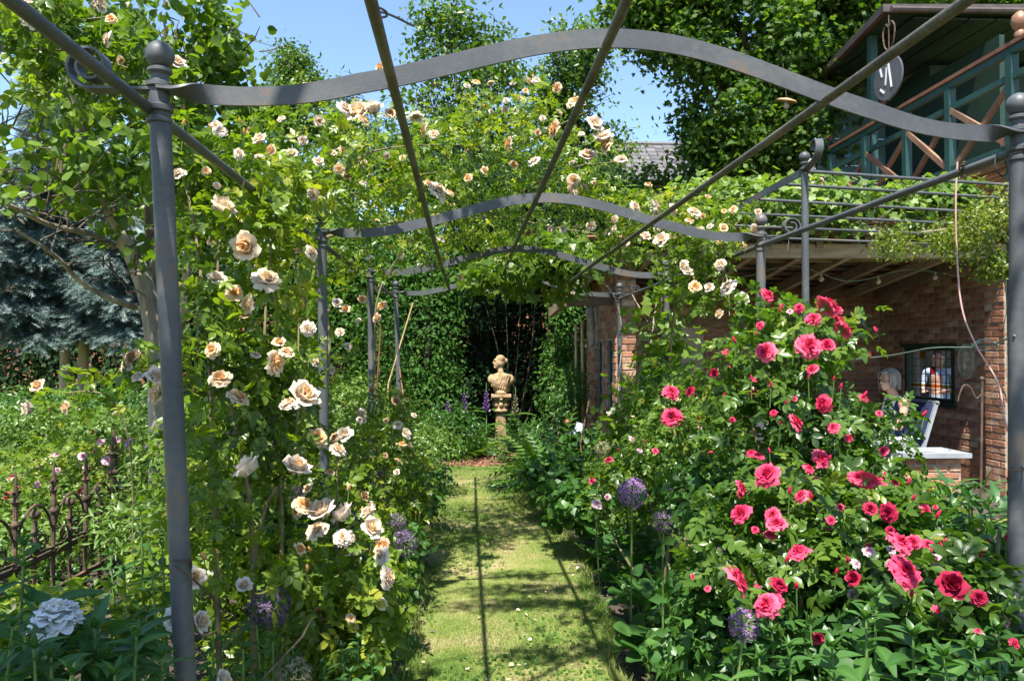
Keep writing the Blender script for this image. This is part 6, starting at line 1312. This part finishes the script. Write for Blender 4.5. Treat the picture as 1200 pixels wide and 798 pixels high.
hc = Vector((-.03, 0, .665))
E(hc, .125, (1.0, .84, 1.08)); E(hc + Vector((-.055, -.01, -.035)), .085, (.9, .85, 1.2)); E(hc + Vector((-.135, -.02, -.01)), .024, (1.2, .8, 1.5)); E(hc + Vector((-.105, -.02, -.105)), .035, (1, 1, .8)); E(hc + Vector((-.118, -.02, -.062)), .022, (1, 1.3, .6)); E(hc + Vector((-.10, -.02, .045)), .05, (.8, 1.2, .5)); E(hc + Vector((.13, .01, .03)), .062, (1.05, .9, .95)); E(hc + Vector((.02, 0, .07)), .115, (1.0, .95, .75)); E(hc + Vector((-.01, -.095, -.02)), .025, (.8, .6, 1.4))
for k in range(7): cap(mb, bo + Vector((.20 - .06 * k, -.10 - .01 * (k % 2), .40 - .015 * k)), bo + Vector((.08 - .05 * k, -.12, .10 + .012 * k)), .026, .018, 8)
fg = remesh_object(mb, 'figure', M['stone'], bust, .0085, 2)
for v in fg.data.vertices: v.co = bo + (v.co - bo) * Vector((.70, .74, .78))
def stake(label, pts, r, mat, grp):
    o = MB().tube([Vector(p) for p in pts], r, 8).build('stake', M[mat], smooth=True); return tag(o, label, 'stake', grp)
SG = 'wooden plant stakes'
stake('reddish stake leaning against the third left arbor post', [P(440, 520, 7.0), P(441, 470, 7.0), P(447, 370, 7.0)], .008, 'handrail', SG)
stake('pale stake leaning left of the fourth left arbor post', [(P(452, 560, 8.2).x, 8.2, .0), P(455, 450, 8.2), P(484, 355, 8.3)], .008, 'bamboo', SG)
stake('brown stake leaning across the fourth left arbor post', [P(492, 600, 6.6), P(480, 520, 7.2), P(468, 430, 8.0)], .007, 'handrail', SG)
stake('slim bamboo cane beside the shed corner', [(P(675, 520, 10.8).x, 10.8, 0), P(675, 450, 10.8), P(675, 380, 10.8)], .020, 'bamboo', SG)
stake('taller bamboo cane next to the shed side wall', [(P(684, 520, 10.6).x, 10.6, 0), P(683, 450, 10.6), P(682, 375, 10.6)], .022, 'bamboo', SG)
stake('thin rusty rod by the lower path edge on the right', [P(684, 548, 7.6), P(680, 520, 7.7), P(690, 470, 8.0)], .008, 'rust_iron', SG)
stake('thin dark wire stake slanting between near post and allium', [P(305, 798, 2.5), P(355, 745, 2.5), P(365, 725, 2.5)], .003, 'dry_twig', SG)
# small feeder ornament on a post
on = P(670, 512, 9.4); fe = thing('garden_ornament', 'small grey bird figure ornament on a wooden stump at the end of the path', 'ornament', (on.x, 9.4, 0)); k_ = 9.4 / FPX
MB().tube([(on.x, 9.4, 0), (on.x + .02, 9.4, on.z - .1)], [.10, .085], 12).build('stump', M['bark_dark'], fe, smooth=True)
mb = MB(); mb.ball(on + Vector((-.04, 0, -.02)), .085, 14, 10, (1.15, .9, .9)); mb.ball(on + Vector((.0, 0, .05)), .05, 12, 8); remesh_object(mb, 'body', M['stone_grey'], fe, .012, 2)
MB().ball(P(664, 494, 9.4), .035, 12, 8).build('terracotta_ball', M['terracotta'], fe, smooth=True)
MB().box(P(679, 501, 9.4), (.11, .03, .12), Euler((0, .3, 0)).to_matrix()).build('name_plate', M['white_plastic'], fe)
MB().bar(P(662, 517, 9.35), P(673, 505, 9.35), .012, .045).build('tag', M['white_plastic'], fe)
# hanging mushroom-shaped feeder in the maple
hm = P(922, 118, 13.8); mu = thing('hanging_feeder', 'beige mushroom-shaped bird feeder hanging under the maple', 'feeder', hm)
MB().lathe([(.03, .045), (.15, .018), (.19, -.008), (.185, -.027), (.045, -.018)], hm, 22, (.15, -.25, 1)).build('cap', M['bamboo'], mu, smooth=True)
MB().lathe([(.027, 0), (.045, .075), (.054, .135), (.022, .165)], hm - Vector((.01, .01, .0)), 14, (0, 0, -1)).build('stem', M['plaster'], mu, smooth=True)
MB().tube([hm, hm + Vector((0, .3, 1.3))], .004, 5).build('cord', M['wire_dark'], mu)
pot = PZ(790, 722, .05); mb = MB(); mb.lathe([(.035, 0), (.05, .07), (.056, .075), (.056, .095), (.047, .095), (.04, .02)], (pot.x, pot.y, .0), 20); tag(mb.build('flower_pot', M['terracotta'], smooth=True), 'small terracotta pot half hidden by leaves beside the path', 'flower pot')

# ================================================================== SHED FURNISHINGS AND PEOPLE
md = Vector((XE - .03, 9.10, 1.50)); med = thing('oval_medallion', 'oval stone relief medallion with a profile head beside the leaded window', 'medallion', md)
mb = MB(); n = 36
def oval(mb, rx, rz, x0, x1):
    vs_ = [(x, md.y + rx * math.cos(2 * math.pi * k / n), md.z + rz * math.sin(2 * math.pi * k / n)) for x in (x0, x1) for k in range(n)]
    mb.add(vs_, [tuple(range(n - 1, -1, -1)), tuple(range(n, 2 * n))] + [(k, (k + 1) % n, n + (k + 1) % n, n + k) for k in range(n)])
oval(mb, .155, .215, XE + .03, XE - .035); mb.build('plate', M['stone_grey'], med)
mb = MB(); mb.tube([Vector((XE - .04, md.y + .145 * math.cos(2 * math.pi * k / n), md.z + .205 * math.sin(2 * math.pi * k / n))) for k in range(n + 1)], .016, 8); mb.build('rim', M['stone_grey'], med, smooth=True)
mb = MB(); q = md + Vector((-.01, 0, 0)); mb.ball(q + Vector((0, 0, .05)), .075, 16, 10, (.5, .85, 1.05)); mb.ball(q + Vector((0, -.065, .035)), .02, 8, 6); mb.ball(q + Vector((0, .05, .08)), .05, 12, 8, (.6, 1, 1)); mb.tube([q + Vector((0, .01, 0)), q + Vector((0, .02, -.10))], .035, 10); mb.ball(q + Vector((0, .01, -.14)), .09, 14, 8, (.35, 1.1, .55)); remesh_object(mb, 'relief_head', M['stone_grey'], med, .008, 2)
rl = Vector((XW - .02, 10.72, 1.97)); rel = thing('wall_relief', 'carved stone cherub relief mounted on the shed side wall', 'relief', rl)
MB().box(rl + Vector((.01, 0, -.02)), (.05, .42, .58)).build('slab', M['stone_grey'], rel)
mb = MB(); q = rl + Vector((-.03, 0, 0)); mb.ball(q + Vector((-.02, .02, .20)), .085, 14, 10); mb.ball(q + Vector((-.01, .0, .04)), .11, 14, 10, (.6, 1, 1.2)); cap(mb, q + Vector((-.02, -.06, .1)), q + Vector((-.03, -.16, -.02)), .04, .028, 8); cap(mb, q + Vector((-.02, .08, .1)), q + Vector((-.03, .15, .18)), .04, .028, 8); cap(mb, q + Vector((-.01, -.04, -.06)), q + Vector((-.02, -.10, -.24)), .055, .035, 8); cap(mb, q + Vector((-.01, .05, -.06)), q + Vector((-.02, .03, -.26)), .055, .035, 8); mb.ball(q + Vector((0, .14, .06)), .07, 10, 8, (.4, .8, 1.5)); remesh_object(mb, 'cherub', M['stone_grey'], rel, .011, 2)

def hand(mb, w, d, up, r=.0085, curl=.5, side=1):
    """palm and five fingers from wrist w along d"""
    d = Vector(d).normalized(); up = Vector(up); sd = d.cross(up).normalized(); up = sd.cross(d).normalized()
    cap(mb, w, w + d * .085, .022, .026, 8); cap(mb, w + sd * .018 + d * .02, w + d * .08 + sd * .026, .017, .016, 8); cap(mb, w - sd * .018 + d * .02, w + d * .08 - sd * .026, .017, .016, 8)
    for i, l in enumerate((.066, .076, .072, .056)):
        a = w + d * .085 + sd * (.028 - .019 * i) * 1.0; b = a + d * l * .55 - up * l * .2 * curl; cap(mb, a, b, r, r * .95, 6); cap(mb, b, b + d * l * .35 - up * l * .45 * curl, r * .95, r * .8, 6)
    a = w + d * .03 + sd * .03 * side; b = a + d * .03 + sd * .03 * side; cap(mb, a, b, r * 1.2, r * 1.05, 6); cap(mb, b, b + d * .03 + sd * .008 * side, r * 1.05, r * .85, 6)
def head(mb, c, f, size=1.0):
    """skull, jaw, nose, ears, brow; f = facing direction"""
    f = Vector(f).normalized(); s = f.cross(Z3).normalized(); u = s.cross(f).normalized(); k = size
    def pt(a, b, e): return c + (f * a + s * b + u * e) * k
    def e(a, b, ee, r): mb.ball(pt(a, b, ee), r * k, 12, 9)
    e(0, 0, .03, .088); e(-.02, 0, .035, .092); e(.03, 0, -.03, .066); e(.055, 0, -.075, .034); e(.02, .03, -.05, .05); e(.02, -.03, -.05, .05); e(.103, 0, -.012, .014); e(.092, 0, .008, .011); e(.086, 0, -.048, .014); e(.08, .03, .028, .018); e(.08, -.03, .028, .018); e(-.005, .088, -.005, .02); e(-.005, -.088, -.005, .02)
def paint(o, fn):
    me = o.data; mi = [fn(p.center) for p in me.polygons]; me.polygons.foreach_set("material_index", mi); me.update()
# seated person
ph_ = P(1042, 452, 9.0); hx = ph_.x
pelv = Vector((hx + .07, 9.02, .53))
per = thing('person', 'seated person with grey hair, glasses, sleeveless dark top and pale trousers', 'person', (pelv.x, pelv.y, 0))
fdir = Vector((-.96, -.25, -.06)); hcv = Vector((hx - .01, 9.0, 1.27))
mb = MB()
cap(mb, pelv, pelv + Vector((-.01, 0, .16)), .16, .145); cap(mb, pelv + Vector((-.01, 0, .16)), pelv + Vector((.02, 0, .42)), .145, .13); cap(mb, pelv + Vector((.03, -.15, .47)), pelv + Vector((.03, .15, .47)), .075, .075); cap(mb, pelv + Vector((.03, 0, .46)), hcv + Vector((.01, 0, -.05)), .065, .05)
head(mb, hcv, fdir, 1.06)
for s_ in (-1, 1):
    hip = pelv + Vector((-.02, s_ * .09, -.01)); kn = pelv + Vector((-.44, s_ * .13 - .05, .0)); an = Vector((kn.x - .02, kn.y - .02, .10)); cap(mb, hip, kn, .088, .062); cap(mb, kn, an, .060, .040); cap(mb, Vector((an.x, an.y, .045)), Vector((an.x - .16, an.y - .02, .035)), .036, .03)
    sh = pelv + Vector((.03, s_ * .19, .47)); el = sh + Vector((-.10, s_ * .04, -.27)); wr = el + Vector((-.23, -s_ * .06, .02)); cap(mb, sh, el, .052, .040); cap(mb, el, wr, .039, .026); hand(mb, wr, (-1, -s_ * .1, -.05), (0, 0, 1), side=-s_)
body = remesh_object(mb, 'body', [M['skin'], M['navy_cloth'], M['cloth_grey'], M['cloth_white']], per, .0075, 3)
def seat_paint(c):
    if c.z < .10: return 3
    armish = abs(c.y - pelv.y) > .155 and c.z > .66 or c.x < pelv.x - .19 and c.z > .64
    if c.z > 1.035 or armish: return 0
    if c.z < .60 and c.x < pelv.x + .3 or c.x < pelv.x - .2: return 2
    return 1
paint(body, seat_paint)
mb = MB(); fn_ = fdir.normalized(); sn = fn_.cross(Z3).normalized()
mb.ball(hcv - fn_ * .035 + Z3 * .055, .106, 16, 10, (1.0, 1.0, .95)); mb.ball(hcv - fn_ * .065 - Z3 * .01, .085, 14, 10, (.9, .95, 1.2)); mb.ball(hcv + fn_ * .03 + Z3 * .10, .06, 12, 8, (1.1, 1.1, .6))
for s_ in (-1, 1): mb.ball(hcv - fn_ * .03 + sn * s_ * .075, .045, 10, 8, (1, .8, 1.5))
hr = remesh_object(mb, 'hair', M['hair_grey'], per, .009, 3)
mb = MB()
for k in range(95):
    a = rnd.uniform(-2.3, 2.3); st = hcv + Z3 * (.145 - .02 * abs(rnd.gauss(0, 1))) - fn_ * .02 + sn * rnd.gauss(0, .03); od = -fn_ * math.cos(a) + sn * math.sin(a); l = rnd.uniform(.0, .07)
    mb.tube(spline([st, hcv + od * .102 + Z3 * .10 - fn_ * .01, hcv + od * .118 + Z3 * .02 - fn_ * .015, hcv + od * (.108 + rnd.uniform(-.01, .015)) - Z3 * (.05 + l) - fn_ * .015], 4), [.008] * 9 + [.006, .005, .004, .002], 5)
mb.build('hair_strands', M['hair_grey'], hr, smooth=True)
mb = MB()
for s_ in (-1, 1):
    g0 = hcv + fn_ * .102 + sn * s_ * .034 + Z3 * .006; mb.tube([g0 + (sn * math.cos(a) * .024 + Z3 * math.sin(a) * .018) for a in np.linspace(0, 6.283, 13)], .003, 5, cap=False); mb.tube([g0 + sn * s_ * .026, hcv + sn * s_ * .098 - fn_ * .01], .003, 5)
mb.build('glasses', M['wire_dark'], per)
mb = MB(); 
for s_ in (-1, 1): mb.tube(spline([pelv + Vector((-.10, s_ * .07, .36)), pelv + Vector((-.02, s_ * .10, .545)), pelv + Vector((.10, s_ * .10, .46))], 6), .022, 8)
mb.build('shoulder_straps', M['cloth_white'], per, smooth=True)
# reclining garden chair
ch = thing('garden_chair', 'white garden chair with navy cushion under the seated person', 'chair', (pelv.x, 9.02, 0))
bt0, bt1 = Vector((pelv.x + .17, 9.0, .42)), Vector((pelv.x + .36, 9.0, 1.02))
mb = MB()
for s_ in (-1, 1): mb.bar(bt0 + Vector((0, s_ * .25, 0)), bt1 + Vector((0, s_ * .25, 0)), .035, .04, (0, 1, 0))
mb.bar(bt1 + Vector((0, -.27, 0)), bt1 + Vector((0, .27, 0)), .04, .04); mb.bar(bt0.lerp(bt1, .5) + Vector((0, -.24, 0)), bt0.lerp(bt1, .5) + Vector((0, .24, 0)), .03, .05); mb.build('back_frame', M['slab_grey'], ch)
dn = (bt1 - bt0).normalized(); nn_ = dn.cross(Y3).normalized()
MB().box(bt0.lerp(bt1, .52) - nn_ * .0 + Vector((-.035, 0, .01)), (.05, .46, .56), Matrix((dn.cross(Y3).normalized() * -1, Y3, dn)).transposed()).build('cushion', M['navy_cloth'], ch)
MB().box((pelv.x - .05, 9.02, .375), (.50, .52, .04)).build('seat', M['white_plastic'], ch)
for sx in (-.28, .18):
    for s_ in (-.24, .24): MB().bar((pelv.x + sx, 9.02 + s_, .02), (pelv.x + sx + .02, 9.02 + s_, .37), .035, .035, (0, 1, 0)).build('leg', M['white_plastic'], ch)
for s_ in (-.27, .27): MB().bar((pelv.x - .30, 9.02 + s_, .60), (pelv.x + .20, 9.02 + s_, .62), .05, .03).build('armrest', M['white_plastic'], ch)
tb = thing('garden_table', 'white garden table in front of the seated person', 'table', (pelv.x - .85, 9.0, 0))
MB().box((pelv.x - .86, 9.0, .70), (.95, .9, .035)).build('tabletop', M['white_plastic'], tb)
for sx in (-.42, .42):
    for s_ in (-.40, .40): MB().box((pelv.x - .86 + sx, 9.0 + s_, .361), (.065, .065, .642)).build('leg', M['white_plastic'], tb)
bn = thing('slab_bench', 'low grey slab bench on a brick base beside the end wall', 'bench', (5.1, 8.3, 0))
bq0, bq1 = P(1052, 533, 8.15), P(1132, 533, 8.15)
MB().box(((bq0.x + bq1.x) / 2, 8.32, bq0.z), (bq1.x - bq0.x, .55, .05)).build('slab', M['slab_grey'], bn)
brick_wall(bn, (bq0.x + .06, 8.12, 0), (1, 0, 0), bq1.x - bq0.x - .14, 0, bq0.z - .03, (0, -1, 0), thick=.40, name='base')
# iron shepherd's hook
hk = thing('iron_hook_stand', 'slim iron stand with scroll arms before the end wall', 'plant stand', (P(1150, 560, 8.0).x, 8.0, 0)); hb = P(1151, 448, 8.0)
MB().tube([(hb.x - .03, 8.0, 0), hb + Vector((0, 0, .03))], .013, 8).build('rod', M['rust_iron'], hk, smooth=True); MB().ball(hb + Vector((0, 0, .04)), .025, 10, 8).build('knob', M['rust_iron'], hk, smooth=True)
for s_ in (-1, 1):
    pts = [hb - Vector((0, 0, .12)), hb + Vector((s_ * .07, 0, -.17)), hb + Vector((s_ * .13, 0, -.06)), hb + Vector((s_ * .20, 0, -.03)), hb + Vector((s_ * .25, 0, -.12)), hb + Vector((s_ * .27, 0, -.20))]; MB().tube(spline(pts, 6), .008, 6).build('scroll_arm', M['rust_iron'], hk, smooth=True)
# people beyond the leaded window and on the gallery
def standing(label, x, y, z, f, top, legs, hair, h=1.65):
    t = thing('person', label, 'person', (x, y, z)); f = Vector(f).normalized(); s = f.cross(Z3).normalized(); o = Vector((x, y, z)); k = h / 1.65; mb = MB()
    def pt(a, b, c): return o + (f * a + s * b) * k + Z3 * c * k
    cap(mb, pt(0, 0, .86), pt(0, 0, 1.05), .145 * k, .135 * k); cap(mb, pt(0, 0, 1.05), pt(.01, 0, 1.25), .135 * k, .13 * k); cap(mb, pt(0, -.14, 1.34), pt(0, .14, 1.34), .07 * k, .07 * k); cap(mb, pt(0, 0, 1.34), pt(.02, 0, 1.48), .06 * k, .05 * k); head(mb, pt(.03, 0, 1.55), f, k)
    for q in (-1, 1):
        cap(mb, pt(0, q * .08, .86), pt(.03, q * .10, .46), .085 * k, .058 * k); cap(mb, pt(.03, q * .10, .46), pt(0, q * .10, .08), .056 * k, .038 * k); cap(mb, pt(0, q * .10, .04), pt(.15, q * .11, .035), .034 * k, .03 * k)
        cap(mb, pt(0, q * .19, 1.34), pt(.06, q * .23, 1.07), .05 * k, .038 * k); cap(mb, pt(.06, q * .23, 1.07), pt(.24, q * .12, 1.06), .037 * k, .026 * k); hand(mb, pt(.24, q * .12, 1.06), f - s * q * .25, Z3, side=-q)
    b = remesh_object(mb, 'body', [M['skin'], M[top], M[legs]], t, .011, 2)
    def fn(c):
        w = (c.z - z) / k; a = (c - o).dot(f) / k
        if w > 1.40 or (a > .10 and 1.0 < w < 1.3): return 0
        return 2 if w < .92 else 1
    paint(b, fn); mb = MB(); hc_ = pt(.03, 0, 1.55)
    mb.ball(hc_ - f * .03 + Z3 * .055, .105 * k, 14, 10); mb.ball(hc_ - f * .06 - Z3 * .02, .085 * k, 12, 8, (1, 1, 1.2)); remesh_object(mb, 'hair', M[hair], t, .011, 2); return t
standing('person in a light blue shirt seen through the leaded window', 6.95, 11.15, .0, (-.75, -.6, 0), 'cloth_blue', 'cloth_white', 'hair_brown', 1.62)
standing('person in mauve seen through the left half of the leaded window', 6.75, 11.75, .0, (.4, -.9, 0), 'cloth_mauve', 'cloth_white', 'hair_brown', 1.66)
ld = P(948, 240, 12.2)
lnd = thing('wooden_landing', 'wooden stair landing left of the green house gallery', 'landing', (ld.x, 12.2, 0))
LZ = P(948, 193, 12.2).z - 1.58
for k in range(6): MB().box((ld.x - .4 + k * .16, 12.3, LZ - .03), (.145, 1.2, .05)).build('board', M['brown_wood'], lnd)
for sx in (-.35, .35):
    for sy in (-.5, .5): MB().box((ld.x + sx, 12.3 + sy, (LZ - .06) / 2), (.10, .10, LZ - .06)).build('leg', M['brown_wood'], lnd)
standing('person in a pale pink shirt half hidden behind the roof vine', ld.x, 12.2, LZ, (.2, 1, 0), 'cloth_pink', 'cloth_grey', 'hair_grey', 1.62)

# ================================================================== WIRES AND CABLES
def wire(name, label, pts, r, mat, cat):
    return tag(MB().tube(spline(pts, 8), r, 6).build(name, M[mat], smooth=True), label, cat)
wire('hanging_cable', 'pinkish cable hanging from the right arbor rail down past the right post', [P(1122, 190, 2.75), P(1120, 232, 2.75), P(1121, 290, 2.75), P(1127, 360, 2.72), P(1144, 405, 2.7), P(1170, 450, 2.65), P(1178, 495, 2.6), P(1198, 540, 2.55), P(1215, 575, 2.5)], .0032, 'cable_pink', 'cable')
wire('green_wire', 'twisted green wire strung from the right post towards the shed', [P(1189, 393, 2.34), P(1160, 405, 2.6), P(1130, 407, 2.9), P(1090, 408, 3.3), P(1040, 417, 3.8), P(980, 423, 4.4)], .0028, 'wire_green', 'wire')
wire('green_wire', 'small coil of wire looped beside the oval medallion', [P(1140, 405, 2.7), P(1150, 398, 2.7), P(1170, 404, 2.65), P(1155, 411, 2.7), P(1138, 404, 2.7), P(1150, 401, 2.72)], .0025, 'wire_green', 'wire')
wire('tie_wire', 'dark wire tied round the second rail at the top of the picture', [P(433, 12, 1.75), P(440, 8, 1.70), P(452, 14, 1.72), P(452, 20, 1.78), P(440, 20, 1.80), P(436, 14, 1.76), P(455, 17, 1.80), P(485, 31, 2.0)], .003, 'wire_dark', 'wire')
wire('tie_wire', 'wire tied round the near left post holding a rose cane', [P(203, 657, 2.02), P(213, 659, 2.0), P(223, 656, 2.03), P(222, 668, 2.05), P(205, 664, 2.02), P(225, 677, 2.02), P(248, 700, 2.3), P(265, 718, 2.5)], .003, 'rust_iron', 'wire')
wire('tie_wire', 'dark wire tie dangling from the right arbor rail', [P(1168, 180, 2.45), P(1166, 196, 2.45), P(1175, 207, 2.45), P(1181, 200, 2.45), P(1178, 188, 2.45)], .0028, 'wire_dark', 'wire')
wire('tie_wire', 'copper wire wound round the right arbor rail above the cable', [P(1125, 196, 2.62), P(1130, 190, 2.6), P(1134, 198, 2.62), P(1128, 203, 2.62), P(1124, 197, 2.62), P(1130, 193, 2.6), P(1122, 207, 2.65)], .003, 'rust_iron', 'wire')
wire('tie_wire', 'wire hook bound low on the right post', [P(1186, 550, 2.32), P(1196, 552, 2.30), P(1200, 548, 2.32), P(1188, 546, 2.36), P(1183, 552, 2.34), P(1182, 565, 2.36)], .003, 'rust_iron', 'wire')
